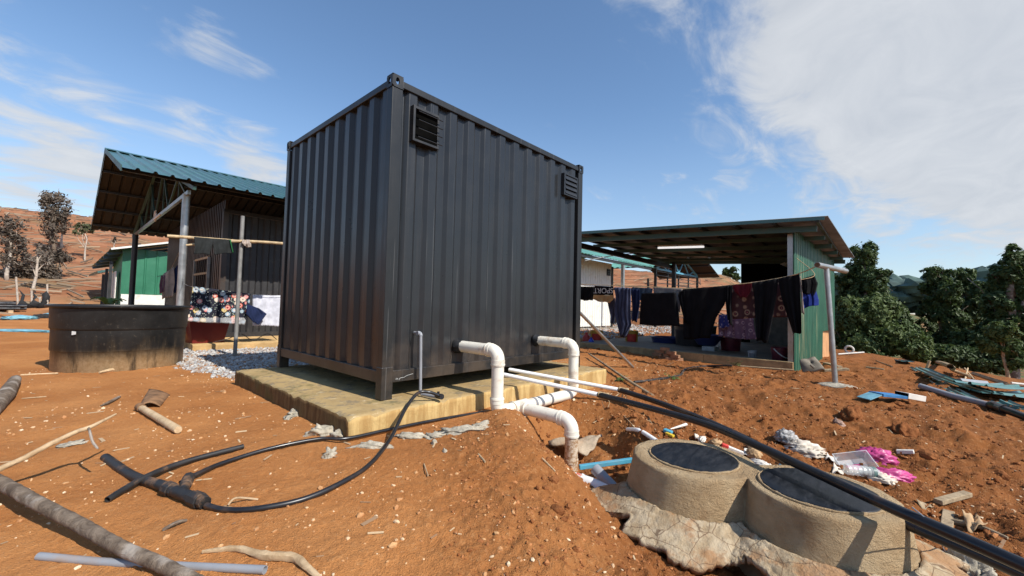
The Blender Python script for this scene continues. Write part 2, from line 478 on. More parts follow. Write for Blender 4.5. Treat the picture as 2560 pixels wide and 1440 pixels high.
def clod_light():
    t = NT('clod_light'); g = t.n('ShaderNodeNewGeometry')
    t.set(t.mix(g.outputs['Random Per Island'], (.22, .08, .028), (.46, .20, .08)), .95, spec=.1)
clod_light()
def sliver():
    t = NT('sliver'); g = t.n('ShaderNodeNewGeometry')
    t.set(t.mix(g.outputs['Random Per Island'], (.26, .14, .07), (.62, .47, .28)), .85)
sliver()

# ------------------------------------------------------------------ the ground: one sheet out to the horizon
def make_ground():
    half = math.radians(64); na, nb = 620, 60
    ang = np.concatenate([np.linspace(-half, half, na, endpoint=False), np.linspace(half, 2*math.pi-half, nb, endpoint=False)]) + HEAD
    rad = np.concatenate([[.05], np.geomspace(.5, 14, 470), np.geomspace(14, 120, 130)[1:], np.geomspace(120, 1800, 26)[1:]])
    A_, R_ = np.meshgrid(ang, rad)
    X = (R_*np.cos(A_)).ravel(); Y = (R_*np.sin(A_)).ravel()
    Zh = hgt(X, Y)
    n = len(ang); m = len(rad)
    i = np.arange(m-1)[:, None]*n + np.arange(n)[None]; j = np.arange(m-1)[:, None]*n + (np.arange(n)[None]+1) % n
    Fq = np.stack([i, j, j+n, i+n], -1).reshape(-1, 4)[:, ::-1]
    V = np.stack([X, Y, Zh], 1)
    # the little hole at the middle
    cap = np.array([list(range(n))])
    o = fast_mesh('ground', V, Fq, ['soil'])
    o.data.flip_normals() if o.data.polygons[100].normal.z < 0 else None
    r = np.hypot(X, Y); be = np.degrees((np.arctan2(Y, X)-HEAD+np.pi) % (2*np.pi)-np.pi)
    vattr(o, 'dug', np.clip(rough(X, Y)*.95 + .1*sstep(-be, -25, 0), 0, 1))
    crest = np.interp(be, _bear, _crest)
    vattr(o, 'hill', sstep(r, 22, 34)*(crest > 0))
    vattr(o, 'valley', sstep(r, 60, 100)*(crest <= 0))
    tag(o, 'bare orange laterite soil, trodden flat on the left and freshly dug on the right', None, kind='structure')
make_ground()

_ico = None
def rock_verts(k):
    global _ico
    if _ico is None:
        bm = bmesh.new(); bmesh.ops.create_icosphere(bm, subdivisions=1, radius=1)
        bm.verts.ensure_lookup_table()
        v1 = np.array([v.co[:] for v in bm.verts]); f1 = np.array([[v.index for v in f.verts] for f in bm.faces]); bm.free()
        bm = bmesh.new(); bmesh.ops.create_icosphere(bm, subdivisions=2, radius=1); bm.verts.ensure_lookup_table()
        v2 = np.array([v.co[:] for v in bm.verts]); f2 = np.array([[v.index for v in f.verts] for f in bm.faces]); bm.free()
        _ico = (v1, f1, v2, f2)
    return _ico[0:2] if k == 1 else _ico[2:4]
def scatter(name, xs, ys, sz, mat, label, sink=.3, flat=(.45, .9), lvl=1, rough_=.28, lift=None, cat=None, z=None):
    v0, f0 = rock_verts(lvl); n = len(xs); k = len(v0)
    zs = hgt(xs, ys) if z is None else z
    rz = RNG.uniform(0, 2*np.pi, n); sx = sz*RNG.uniform(.75, 1.35, n); sy = sz*RNG.uniform(.55, 1.0, n); szz = sz*RNG.uniform(*flat, n)
    V = np.repeat(v0[None], n, 0)*(1+RNG.uniform(-rough_, rough_, (n, k, 1)))
    x = V[..., 0]*sx[:, None]; y = V[..., 1]*sy[:, None]; z_ = V[..., 2]*szz[:, None]
    tl = RNG.normal(0, .25, n)[:, None]; x, z_ = x*np.cos(tl)-z_*np.sin(tl), x*np.sin(tl)+z_*np.cos(tl)
    c, s_ = np.cos(rz)[:, None], np.sin(rz)[:, None]
    P = np.stack([x*c-y*s_+xs[:, None], x*s_+y*c+ys[:, None], z_+(zs+szz*(1-2*sink)*.5)[:, None]], -1).reshape(-1, 3)
    Fq = (f0[None]+np.arange(n)[:, None, None]*k).reshape(-1, 3)
    o = fast_mesh(name, P, Fq, [mat], smooth=False)
    return tag(o, label, cat, kind='stuff')
def rand_polar(n, r0, r1, b0, b1, power=.5):
    t = RNG.uniform(0, 1, n)
    r = r0+(r1-r0)*t**power; be = np.radians(RNG.uniform(b0, b1, n))+HEAD
    return r*np.cos(be), r*np.sin(be)
def clear(x, y, m=0.0):
    ok = ~((x > 1.40-m) & (x < 5.1+m) & (y > 2.80-m) & (y < 5.6+m))
    ok &= ~((x > 2.2-m) & (x < 3.35+m) & (y > -.35-m) & (y < 1.45+m))
    return ok
def grit():
    x, y = rand_polar(15000, .9, 8.5, -62, 62, .75)
    k = clear(x, y); x, y = x[k], y[k]
    clump = fbm(x*.9+5, y*.9, 3)+.6*fbm(x*4, y*4, 2) > RNG.uniform(-.35, .75, len(x)); x, y = x[clump], y[clump]
    sz = np.clip(RNG.lognormal(-5.1, .5, len(x)), .0025, .022)
    scatter('pebbles', x, y, sz, 'pebble', 'small pale pebbles strewn over the orange soil', cat='pebbles')
    x, y = rand_polar(6500, 1.6, 14, -60, -4, .8)
    k = clear(x, y, .05) & (rough(x, y) > .35) & ~((x > 9.3) & (y > 1.1)); x, y = x[k], y[k]
    sz = np.clip(RNG.lognormal(-4.6, .58, len(x)), .006, .055)
    scatter('soil_clods', x, y, sz, 'clod', 'loose brown clods lying on the freshly dug soil', cat='clods', lvl=2, sink=.45, rough_=.22)
    x, y = rand_polar(16000, 1.1, 5.5, -58, 22, .8)
    k = clear(x, y, .02) & (rough(x, y) > RNG.uniform(.1, .7, len(x))); x, y = x[k], y[k]
    sz = np.clip(RNG.lognormal(-5.2, .45, len(x)), .003, .016)
    scatter('soil_crumbs', x, y, sz, 'clod_light', 'fine crumbs of soil on the dug bank and hump', cat='crumbs', sink=.25, rough_=.3)
    # gravel between the tank, the house slab and the container slab
    x = RNG.uniform(1.0, 6.0, 15000); y = RNG.uniform(5.6, 10.1, 15000)
    edge = 1.22+.28*fbm(x*0+3, y*1.4, 2)+.16*fbm(x*3, y*3, 2)+np.maximum(0, 7.4-y)*.1
    k = (x > edge) & ((x > 1.5) | (y > 6.3)); x, y = x[k], y[k]
    sz = np.clip(RNG.lognormal(-3.9, .32, len(x)), .008, .035)
    scatter('gravel', x, y, sz, 'gravel_stone', 'bed of pale grey crushed gravel beside the container slab', cat='gravel', sink=.2)
    x = RNG.uniform(10, 24, 5000); y = RNG.uniform(6.6, 16, 5000)
    scatter('gravel', x, y, np.clip(RNG.lognormal(-3.3, .35, len(x)), .02, .07), 'gravel_stone', 'sunlit gravel yard behind the open laundry shed', cat='gravel', sink=.2)
    # chips of wood and straw
    x, y = rand_polar(480, 1.0, 9, -60, 60, .9); k = clear(x, y); x, y = x[k], y[k]
    n = len(x); L = np.clip(RNG.lognormal(-4.1, .6, n), .006, .06); W = np.clip(L*RNG.uniform(.08, .3, n), .002, .012)
    a = RNG.uniform(0, np.pi, n); z = hgt(x, y)
    dx, dy = np.cos(a), np.sin(a); z1 = hgt(x+dx*L, y+dy*L); z0 = hgt(x-dx*L, y-dy*L)
    T = RNG.uniform(.0015, .005, n)
    V = []
    for e, zz_ in ((-1, z0), (1, z1)):
        for s_ in (-1, 1):
            for q in (0, 1):
                V.append(np.stack([x+e*dx*L-dy*W*s_, y+e*dy*L+dx*W*s_, zz_+q*T+.002], -1))
    V = np.stack(V, 1).reshape(-1, 3)
    f = np.array([[0,1,3,2],[4,6,7,5],[0,4,5,1],[2,3,7,6],[1,5,7,3],[0,2,6,4]])
    Fq = (f[None]+np.arange(n)[:, None, None]*8).reshape(-1, 4)
    tag(fast_mesh('wood_chips', V, Fq, ['sliver'], False), 'splinters of wood and straw scattered over the soil', 'wood chips', kind='stuff')
grit()
# ------------------------------------------------------------------ the black container and its slab
def paint(name, col, rough, scr=.3, dust=.25):
    t = NT(name); co = t.coord()
    n = t.noise(co, 3, 6, .65); st = t.noise(t.scaled(co, (9, 9, .35)), 1.0, 6, .7); fine = t.noise(co, 70, 4, .7)
    c = t.mix(t.mp(n, .3, .7), tuple(x*.93 for x in col), tuple(x*1.07 for x in col))
    c = t.mix(t.mp(st, .55, .74, 0, dust), c, (.13, .125, .12))
    ln_ = t.noise(t.scaled(co, (42, 42, .5)), 1.0, 3, .6); c = t.mix(t.mp(ln_, .66, .70, 0, scr*.8), c, (.17, .17, .17))
    c = t.mix(t.mp(fine, .69, .75, 0, scr), c, (.25, .24, .23))
    sx = t.n('ShaderNodeSeparateXYZ'); t.l(co, sx.inputs[0])
    low = t.math('MULTIPLY', t.mp(sx.outputs[2], .75, .15), t.mp(n, .35, .65))
    c = t.mix(t.math('MULTIPLY', low, .22), c, (.20, .13, .075))
    t.set(c, t.math('ADD', t.mp(n, .3, .7, rough-.03, rough+.05), t.mp(st, .5, .7, 0, .08)), 0, .42)
    t.bump(t.noise(co, 9, 3, .5), .05, .02)
paint('container_paint', (.0185, .0202, .0228), .30, .3, .06)
paint('frame_paint', (.014, .015, .016), .38, .4, .2)
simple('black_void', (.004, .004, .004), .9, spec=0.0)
simple('vent_black', (.016, .016, .017), .45)
simple('bare_steel', (.32, .31, .29), .35, .8)
L_, W_, H_ = 3.0375, 2.44, 2.816
def corr_profile(length, pitch=.237, out=.082, inn=.077, depth=.036, start=0.0):
    """trapezoid sheet; start = where an outer flat begins"""
    sl_ = (pitch-out-inn)/2; bp = []; x = start-pitch*math.ceil((start+.01)/pitch)-pitch
    while x < length+pitch:
        bp += [(x, 0.0), (x+out, 0.0), (x+out+sl_, depth), (x+out+sl_+inn, depth)]; x += pitch
    xs = np.array([q[0] for q in bp]); ds = np.array([q[1] for q in bp])
    p = [(0.0, float(np.interp(0, xs, ds)))] + [q for q in bp if 1e-4 < q[0] < length-1e-4] + [(length, float(np.interp(length, xs, ds)))]
    return p
def corr_panel(mb, length, z0, z1, fn, t=.002, **k):
    """fn(x along wall, depth inwards, z) -> point"""
    pr_ = corr_profile(length, **k); n = len(pr_)
    for off, flip in ((0, False), (t, True)):
        vs = [fn(x, d+off, z0) for x, d in pr_] + [fn(x, d+off, z1) for x, d in pr_]
        fs = [((i, i+1, n+i+1, n+i) if not flip else (i+1, i, n+i, n+i+1)) for i in range(n-1)]
        mb.add(vs, fs)
def casting(mb, cx, cy, sx, sy, z0, z1):
    """hollow corner fitting, outer corner at (cx,cy), body running inwards by sx, sy; oval holes in both outer faces and the top"""
    lx, ly = .106*sx, .094*sy
    def face(o, u, v, hole=(.46, .52, .021, .034)):
        o = Vector(o); u = Vector(u); v = Vector(v); lu, lv = u.length, v.length
        cu, cv = hole[0], hole[1]; ru, rv = hole[2]/lu, hole[3]/lv; n = 20
        nrm = u.cross(v).normalized()
        rect = []; ov = []; inn = []
        for k in range(n):
            a = 2*math.pi*k/n; c_, s_ = math.cos(a), math.sin(a)
            m_ = max(abs(c_), abs(s_)); rr = (c_/m_*.5, s_/m_*.5)
            rect.append(o+u*(.5+rr[0])+v*(.5+rr[1])); q = o+u*(cu+ru*c_)+v*(cv+rv*s_); ov.append(q); inn.append(q-nrm*.012)
        mb.add(rect+ov+inn, [(k, (k+1) % n, n+(k+1) % n, n+k) for k in range(n)] + [(n+k, n+(k+1) % n, 2*n+(k+1) % n, 2*n+k) for k in range(n)])
    h = z1-z0
    # order u,v so that the normal points outwards
    ox, oy = (cx, cy)
    face((ox, oy, z0), (lx, 0, 0), (0, 0, h)) if sx*sy > 0 and sy > 0 else face((ox+lx, oy, z0), (-lx, 0, 0), (0, 0, h)) if sy > 0 else (face((ox, oy, z0), (lx, 0, 0), (0, 0, h)))
    face((ox, oy+ly, z0), (0, -ly, 0), (0, 0, h))
    mb.add([(ox, oy, z1), (ox+lx, oy, z1), (ox+lx, oy+ly, z1), (ox, oy+ly, z1)], [(0, 1, 2, 3)])
    # inner walls leave a gap so daylight passes from hole to hole as in the real fitting
    mb.add([(ox+lx, oy, z0), (ox+lx, oy, z0+.05), (ox+lx, oy+ly, z0+.05), (ox+lx, oy+ly, z0)], [(0, 1, 2, 3)])
    mb.add([(ox, oy+ly, z0), (ox, oy+ly, z0+.05), (ox+lx, oy+ly, z0+.05), (ox+lx, oy+ly, z0)], [(0, 1, 2, 3)])
def make_container():
    K = thing('shipping_container', 'tall black corrugated steel container standing on a concrete slab', 'container', (1.8502, 3.124, .175))
    zc = 2.705
    for (cx, sx) in ((0, 1), (L_, -1)):
        for (cy, sy) in ((0, 1), (W_, -1)):
            m = MB(); x1 = cx+sx*.105; y1 = cy+sy*.090
            m.box(min(cx, x1), min(cy, y1), .27, max(cx, x1), max(cy, y1), zc)
            p = m.build('corner_post', 'frame_paint', K, bevel=.006)
            m = MB(); e = .004
            x0, x2 = cx-sx*e, cx+sx*.106; y0, y2 = cy-sy*e, cy+sy*.092
            m.box(min(x0, x2), min(y0, y2), 0, max(x0, x2), max(y0, y2), .278)
            m.build('foot', 'frame_paint', K, bevel=.007)
            m = MB(); casting(m, cx-sx*.003, cy-sy*.003, sx, sy, zc, H_)
            m.build('corner_casting', 'frame_paint', K, solid=.006)
    zt = H_-.027
    for y0, y1 in ((.004, .064), (W_-.064, W_-.004)):
        MB().box(.108, y0, zt-.062, L_-.108, y1, zt).build('top_rail', 'frame_paint', K, bevel=.005)
        MB().box(.107, y0-.002, .141, L_-.107, y1+.02, .243).build('bottom_rail', 'frame_paint', K, bevel=.005)
    for x0, x1 in ((.004, .064), (L_-.064, L_-.004)):
        MB().box(x0, .096, zt-.062, x1, W_-.096, zt-.002).build('top_rail', 'frame_paint', K, bevel=.005)
        MB().box(x0, .093, .141, x1, W_-.093, .243).build('bottom_rail', 'frame_paint', K, bevel=.005)
    zb, zu = .2435, zt-.035
    m = MB(); corr_panel(m, L_-.204, zb, zu, lambda x, d, z: (.102+x, .020+d, z), start=.084); m.build('wall_panel', 'container_paint', K, bevel=.004)
    m = MB(); corr_panel(m, W_-.176, zb, zu, lambda x, d, z: (.020+d, W_-.088-x, z), depth=.034, start=.03); m.build('wall_panel', 'container_paint', K)
    m = MB(); corr_panel(m, L_-.204, zb, zu, lambda x, d, z: (L_-.102-x, W_-.020-d, z)); m.build('wall_panel', 'container_paint', K)
    m = MB(); corr_panel(m, W_-.176, zb, zu, lambda x, d, z: (L_-.020-d, .088+x, z)); m.build('wall_panel', 'container_paint', K)
    m = MB(); corr_panel(m, L_-.1, .06, W_-.06, lambda x, d, z: (.05+x, z, zt-.012-d*.5), pitch=.2, out=.09, inn=.05, start=.1); m.build('roof_panel', 'container_paint', K)
    MB().box(.09, .09, .16, L_-.09, W_-.09, .235).build('floor', 'black_void', K)
    o = Vector((1.8502, 3.124, .175))
    # open vent with rods, near the tall corner; black panel paints its dark inside
    p = Bp(1030, 263, 3.124)-o; q = Bp(1099, 300, 3.124)-o; r = Bp(1034, 352, 3.124)-o
    x0, x1, z1, z0 = p.x, q.x, p.z+.0, r.z-.01
    V = thing('vent', None, None); V.parent = K
    m = MB(); dpt = .055; y0 = .022-dpt; fw = .022
    m.box(x0, y0, z0, x0+fw, .075, z1); m.box(x1-fw, y0+.03, z0, x1, .075, z1)
    m.box(x0+fw, y0+.01, z1-fw, x1-fw, .075, z1); m.box(x0+fw, y0, z0, x1-fw, .075, z0+fw)
    m.build('vent_frame', 'vent_black', V, bevel=.002)
    MB().box(x0+fw, .010, z0+fw, x1-fw, .016, z1-fw).build('vent_dark_panel', 'black_void', V)
    for k in range(4):
        z = z0 + (z1-z0)*(.14+.24*k)
        MB().tube([(x0+.05, y0-.005, z), (x1+.012, y0-.005, z)], .0055, 8).build('rod', 'frame_paint', V, smooth=True)
    # louvred vent, far end; black sheet paints the dark behind its slats
    p = Bp(1407, 432, 3.124)-o; q = Bp(1440, 450, 3.124)-o; r = Bp(1409, 488, 3.124)-o
    x0, x1, z1, z0 = p.x, q.x, p.z, r.z
    V = thing('louvre_vent', None, None); V.parent = K
    m = MB(); y0 = -.03
    m.box(x0, y0, z0, x0+.03, .06, z1); m.box(x1-.02, y0, z0, x1, .06, z1); m.box(x0+.03, y0, z1-.02, x1-.02, .06, z1); m.box(x0+.03, y0, z0, x1-.02, .06, z0+.02)
    m.build('vent_frame', 'container_paint', V, bevel=.003)
    MB().box(x0+.03, .0, z0+.02, x1-.02, .004, z1-.02).build('vent_dark_panel', 'black_void', V)
    n = 4; hh = (z1-z0-.04)/n
    for k in range(n):
        z = z0+.02+hh*k
        m = MB(); m.add([(x0+.03, y0-.006, z+.004), (x1-.02, y0-.006, z+.004), (x1-.02, y0+.012, z+hh*.92), (x0+.03, y0+.012, z+hh*.92)], [(0, 1, 2, 3)])
        m.build('slat', 'container_paint', V, solid=.004)
    # sealing rings where the drains leave the wall
    for ox, oz in ((2.712, .583), (3.948, .585)):
        m = MB(); c = Vector((ox, 3.124, oz))-o
        m.tube([c+Vector((0, .05, 0)), c+Vector((0, .02, 0)), c+Vector((0, -.008, 0)), c+Vector((0, -.035, 0))], [.072, .076, .066, .0575], 20, jitter=.10)
        m.build('rubber_seal', 'vent_black', K, smooth=True)
    # chalk scrawl on the rail and scuffs on the foot
    def stroke(pts, wd, mat='chalk'):
        m = MB()
        for a, b in zip(pts[:-1], pts[1:]):
            m.bar((a[0], -.0025, a[1]), (b[0], -.0025, b[1]), .002, wd, (0, 0, 1))
        return m.build('chalk_mark', mat, K)
    def W2(px, py): p_ = Bp(px, py, 3.124)-o; return (p_.x, p_.z)
    stroke([W2(997, 950), W2(998, 946), W2(1003, 944), W2(1010, 943), W2(1016, 939), W2(1032, 934)], .0035)
    stroke([W2(989, 949), W2(991, 945)], .0035); stroke([W2(992, 949), W2(994, 945)], .0035)
simple('chalk', (.42, .42, .40), .9)
simple('moss', (.09, .10, .03), .95)
make_container()

def slab_mat():
    t = NT('slab_concrete'); co = t.coord('Object')
    n = t.noise(co, 1.6, 7, .65); n2 = t.noise(co, 9, 6, .7); n3 = t.noise(co, 55, 4, .7)
    c = t.mix(t.mp(n, .35, .65), (.32, .215, .095), (.43, .305, .14))
    c = t.mix(t.mp(n2, .50, .62, 0, .75), c, (.20, .16, .105))
    c = t.mix(t.mp(t.noise(co, 2.6, 7, .75), .55, .63, 0, .55), c, (.13, .115, .045))
    c = t.mix(t.mp(t.noise(t.scaled(co, (3, 7, 7)), 2.2, 7, .78), .58, .64, 0, .8), c, (.56, .45, .28))
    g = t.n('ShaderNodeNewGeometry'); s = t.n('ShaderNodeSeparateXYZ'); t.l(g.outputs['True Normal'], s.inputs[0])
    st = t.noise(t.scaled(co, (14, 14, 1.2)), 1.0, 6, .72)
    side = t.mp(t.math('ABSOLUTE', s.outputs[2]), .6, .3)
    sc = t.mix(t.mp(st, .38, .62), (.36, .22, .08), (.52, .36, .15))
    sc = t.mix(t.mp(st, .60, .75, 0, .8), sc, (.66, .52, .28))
    west = t.mp(s.outputs[0], -.5, -.8)  # west face coloured darker: its shade painted in, plus damp mossy staining
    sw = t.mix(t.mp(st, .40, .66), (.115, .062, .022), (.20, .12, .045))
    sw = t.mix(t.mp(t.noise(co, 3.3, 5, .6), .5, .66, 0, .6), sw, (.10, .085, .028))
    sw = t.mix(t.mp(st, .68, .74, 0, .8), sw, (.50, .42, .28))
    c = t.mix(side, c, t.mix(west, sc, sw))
    t.set(c, t.mp(n2, .3, .7, .75, .95), 0, .25)
    t.bump(t.math('ADD', n2, t.math('MULTIPLY', n3, .5)), .45, .012)
slab_mat()
def make_slab():
    x0, x1, y0, y1, zt, zb = 1.425, 5.075, 2.815, 5.60, .1752, -.12
    m = MB(); nx, ny, nz = 74, 56, 8
    def nz_(p, s, a): return a*float(fbm(np.array([p[0]*s+p[2]*3.1]), np.array([p[1]*s+p[2]*s]), 3)[0])
    def grid(fn, nu, nv):
        vs = [fn(i/nu, j/nv) for j in range(nv+1) for i in range(nu+1)]
        m.add(vs, [(j*(nu+1)+i, j*(nu+1)+i+1, (j+1)*(nu+1)+i+1, (j+1)*(nu+1)+i) for j in range(nv) for i in range(nu)])
    def P(x, y, z):
        ex = min(x-x0, x1-x); ey = min(y-y0, y1-y)
        d = Vector((nz_((x, y, z), 7, .010)+nz_((x, y, z), 21, .006), nz_((y, x, z+3), 7, .010)+nz_((y, x, z+3), 21, .006), 0))
        top = (z-zb)/(zt-zb)
        round_ = -.006 if (ex < .001 or ey < .001) and top > .99 else 0
        under = (1.85 < x < 4.9 and 3.1 < y < 5.6)
        dz = nz_((x, y, 1), 2, .004)+round_ if top > .5 and not under else 0
        k = 1 if (ex < .001 or ey < .001) else 0
        chip = 0
        if k and top > .8:
            chip = -.018*max(0, float(fbm(np.array([x*9+4]), np.array([y*9]), 2)[0])-.12)*4
        return (x+d.x*k, y+d.y*k, z+min(dz, .0)+max(chip, -.03))
    grid(lambda u, v: P(x0+(x1-x0)*u, y0+(y1-y0)*v, zt), nx, ny)
    grid(lambda u, v: P(x0+(x1-x0)*u, y0, zb+(zt-zb)*v), nx, nz)
    grid(lambda u, v: P(x1-(x1-x0)*u, y1, zb+(zt-zb)*v), nx, nz)
    grid(lambda u, v: P(x0, y1-(y1-y0)*u, zb+(zt-zb)*v), ny, nz)
    grid(lambda u, v: P(x1, y0+(y1-y0)*u, zb+(zt-zb)*v), ny, nz)
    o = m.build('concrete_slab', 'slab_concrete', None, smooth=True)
    bm = bmesh.new(); bm.from_mesh(o.data); bmesh.ops.remove_doubles(bm, verts=bm.verts, dist=.004); bm.to_mesh(o.data); bm.free()
    tag(o, 'mud stained concrete slab carrying the black container', 'slab', kind='thing')
make_slab()
# spilled mortar along the foot of the slab
simple('mortar', (.36, .32, .25), .95, 0, .3, 20, .2, .9, 40)
def mortar_lump(px, py, sx, sy, h, label, rz=0.0, name='mortar_lump', mat='mortar', lvl=4):
    """irregular crusted lump bedded in the soil"""
    p = G(px, py); ox = random.uniform(0, 90)
    bm = bmesh.new(); bmesh.ops.create_icosphere(bm, subdivisions=lvl, radius=1)
    co = np.array([v.co[:] for v in bm.verts]); a = np.zeros(len(co)); f = 1.3; g = 1.0
    for k in range(5):
        a += g*perlin(co[:, 0]*f+ox+co[:, 2]*1.1*f, co[:, 1]*f-ox*.6+co[:, 2]*.9*f); f *= 2.1; g *= .62
    rr = 1+.62*a
    x, y, z = co[:, 0]*rr*sx, co[:, 1]*rr*sy, np.maximum(co[:, 2]*rr, -.5)*h
    c, s_ = math.cos(rz), math.sin(rz)
    X, Y = x*c-y*s_, x*s_+y*c
    Zg = hgt(X+p.x, Y+p.y)-p.z
    for v, q in zip(bm.verts, zip(X, Y, z+Zg)): v.co = q
    me = bpy.data.meshes.new(name); bm.to_mesh(me); bm.free(); me.materials.append(MAT[mat])
    me.polygons.foreach_set('use_smooth', [True]*len(me.polygons))
    o = bpy.data.objects.new(name, me); C.objects.link(o); o.location = (p.x, p.y, p.z)
    return o
ML = (('rough grey mortar lump spilled at the near left foot of the slab', 812, 1085, .13, .06, .06, .2),
      ('round mortar blob touching the near slab corner', 845, 1094, .06, .045, .05, .6),
      ('flat grey mortar smear halfway along the slab left edge', 735, 1037, .14, .05, .035, .9),
      ('thin mortar crust along the far half of the slab left edge', 672, 985, .16, .05, .03, 1.2),
      ('pale mortar crust under the black hose at the slab corner', 1028, 1094, .11, .045, .03, -.7),
      ('long pale mortar strip below the slab front near the corner', 930, 1118, .13, .03, .03, -.8),
      ('broad cracked mortar patch on the soil below the slab front', 1150, 1080, .17, .06, .03, -.75),
      ('small mortar patch right of the broad cracked one', 1200, 1066, .08, .04, .025, -.7),
      ('flat mortar flake left of the broad cracked patch', 1085, 1092, .07, .045, .025, -.5),
      ('small white mortar chunk lying left of the hose loop', 825, 1140, .045, .03, .045, .3),
      ('pale stone on the hump below the cracked mortar patch', 1085, 1110, .022, .018, .025, .3),
      ('second pale stone on the hump right of the first', 1112, 1130, .016, .014, .018, .3),
      ('grey flat stone on the soil beside the peeled stick', 178, 1112, .07, .05, .012, .3))
for lb, px, py, sx, sy, h, rz in ML:
    tag(mortar_lump(px, py, sx, sy, h, lb, rz), lb, 'mortar')
# ------------------------------------------------------------------ drains, hoses and what lies in the foreground
simple('white_pvc', (.74, .70, .60), .38, 0, .06, 3, .5, dirt=(.40, .24, .12), dirt_amt=.5, dscale=7)
simple('new_pvc', (.80, .80, .78), .30, 0, .03, 3, .5)
simple('pipe_print', (.16, .16, .17), .6)
simple('grey_pvc', (.25, .26, .28), .45, 0, .1, 4, dirt=(.36, .22, .12), dirt_amt=.5)
simple('black_poly', (.014, .014, .016), .33, 0, .2, 5, .5, dirt=(.20, .11, .055), dirt_amt=.22, dscale=4)
simple('muddy_poly', (.022, .021, .021), .55, 0, .3, 7, .4, dirt=(.30, .16, .075), dirt_amt=.55, dscale=9)
simple('twine', (.45, .33, .19), .95, 0, .3, 40, .2, .6, 120)
def wood(name, dark, light, rough=.8, sc=(3, 3, 30), bark=None, b=.5):
    t = NT(name); co = t.coord('Generated'); ob = t.coord('Object')
    g = t.noise(ob, 14, 6, .7, .8); n = t.noise(ob, 4, 5, .6)
    c = t.mix(t.mp(g, .3, .7), dark, light)
    if bark: c = t.mix(t.mp(n, .5, .62, 0, .85), c, bark)
    t.set(c, rough, 0, .25); t.bump(g, b, .015)
wood('bark', (.085, .060, .042), (.24, .185, .135), .9, bark=(.36, .31, .26), b=1.0)
wood('stripped_wood', (.33, .22, .12), (.52, .38, .23), .8, b=.35)
wood('pale_wood', (.42, .29, .16), (.60, .45, .28), .8, b=.3)
wood('old_board', (.22, .16, .10), (.42, .32, .20), .85, b=.5)
def lift(px, py, dz=0.0): p = G(px, py); return Vector((p.x, p.y, p.z+dz))

def collar(name, par, p, q, r, mat, n=20):
    MB().tube([p, q], r, n).build(name, mat, par, smooth=True, bevel=.003)
def elbow_pts(c, d1, d2, r=.085, n=8):
    """quarter bend round corner c coming from direction d1 (towards c) and leaving along d2"""
    c = Vector(c); d1 = Vector(d1); d2 = Vector(d2); s_ = c-d1*r; o = s_+d2*r
    return [o + (-d2*math.cos(t)+d1*math.sin(t))*r for t in [math.pi/2*k/n for k in range(n+1)]]
def make_drain():
    K = thing('drain_pipe', 'cream plastic drain of two outlets joined by a tee and dropping into the pit', 'drain pipe', (2.712, 2.61, 0))
    o = Vector((2.712, 2.61, 0)); L = lambda *p: Vector(p)-o
    R0 = .0565; RB = .060; b = 2.605
    xa, xb, xt, zo, zl = 2.712, 3.948, 3.02, .585, .03
    yd = 2.0
    def pipe(p, q, nm='pipe', mat='white_pvc', r=R0): return MB().tube([L(*p), L(*q)], r, 24).build(nm, mat, K, smooth=True)
    def bend(c, d1, d2):
        pts = [L(*p) for p in elbow_pts(c, d1, d2)]
        e = MB().tube(pts, RB, 24).build('elbow', 'white_pvc', K, smooth=True)
        for p, t in ((pts[0], -Vector(d1)), (pts[-1], Vector(d2))):
            MB().tube([p-t*.004, p+t*.05], RB+.0035, 24).build('socket', 'white_pvc', e, smooth=True)
            MB().tube([p+t*.032, p+t*.042], RB+.0065, 24).build('socket_rim', 'white_pvc', e, smooth=True)
    for x in (xa, xb):
        pipe((x, 3.15, zo), (x, b+.08, zo)); bend((x, b, zo), (0, -1, 0), (0, 0, -1))
        pipe((x, b, zo-.08), (x, b, zl+.08))
    bend((xa, b, zl), (0, 0, -1), (1, 0, 0)); bend((xb, b, zl), (0, 0, -1), (-1, 0, 0))
    pipe((xa+.08, b, zl), (xt-.09, b, zl)); pipe((xt+.09, b, zl), (xb-.08, b, zl))
    tee = MB().tube([L(xt-.095, b, zl), L(xt+.095, b, zl)], RB+.003, 24)
    tee.tube([L(xt, b-.02, zl), L(xt, b-.10, zl)], RB+.002, 24)
    t_ = tee.build('tee', 'white_pvc', K, smooth=True)
    for p, q in (((xt-.10, b, zl), (xt-.085, b, zl)), ((xt+.085, b, zl), (xt+.10, b, zl)), ((xt, b-.09, zl), (xt, b-.105, zl))):
        MB().tube([L(*p), L(*q)], RB+.007, 24).build('socket_rim', 'white_pvc', t_, smooth=True)
    for x in (xt+.20, xt+.46):
        MB().tube([L(x, b, zl), L(x+.035, b, zl)], R0+.0015, 24).build('print_band', 'pipe_print', K, smooth=True)
    pipe((xt, b-.09, zl), (xt, yd+.08, zl-.005)); bend((xt, yd, zl-.008), (0, -1, 0), (0, 0, -1))
    pipe((xt, yd, zl-.08), (xt, yd, -.43), mat='stained_pvc')
    MB().tube([L(xt, yd, -.30), L(xt, yd, -.33)], RB+.002, 24).build('socket', 'stained_pvc', K, smooth=True)
def stained():
    t = NT('stained_pvc'); co = t.coord(); n = t.noise(co, 40, 5, .7); n2 = t.noise(co, 5, 4)
    t.set(t.mix(t.mp(n, .42, .6), (.56, .47, .36), (.30, .17, .08)), .7); t.bump(n, .2, .004)
stained()
make_drain()

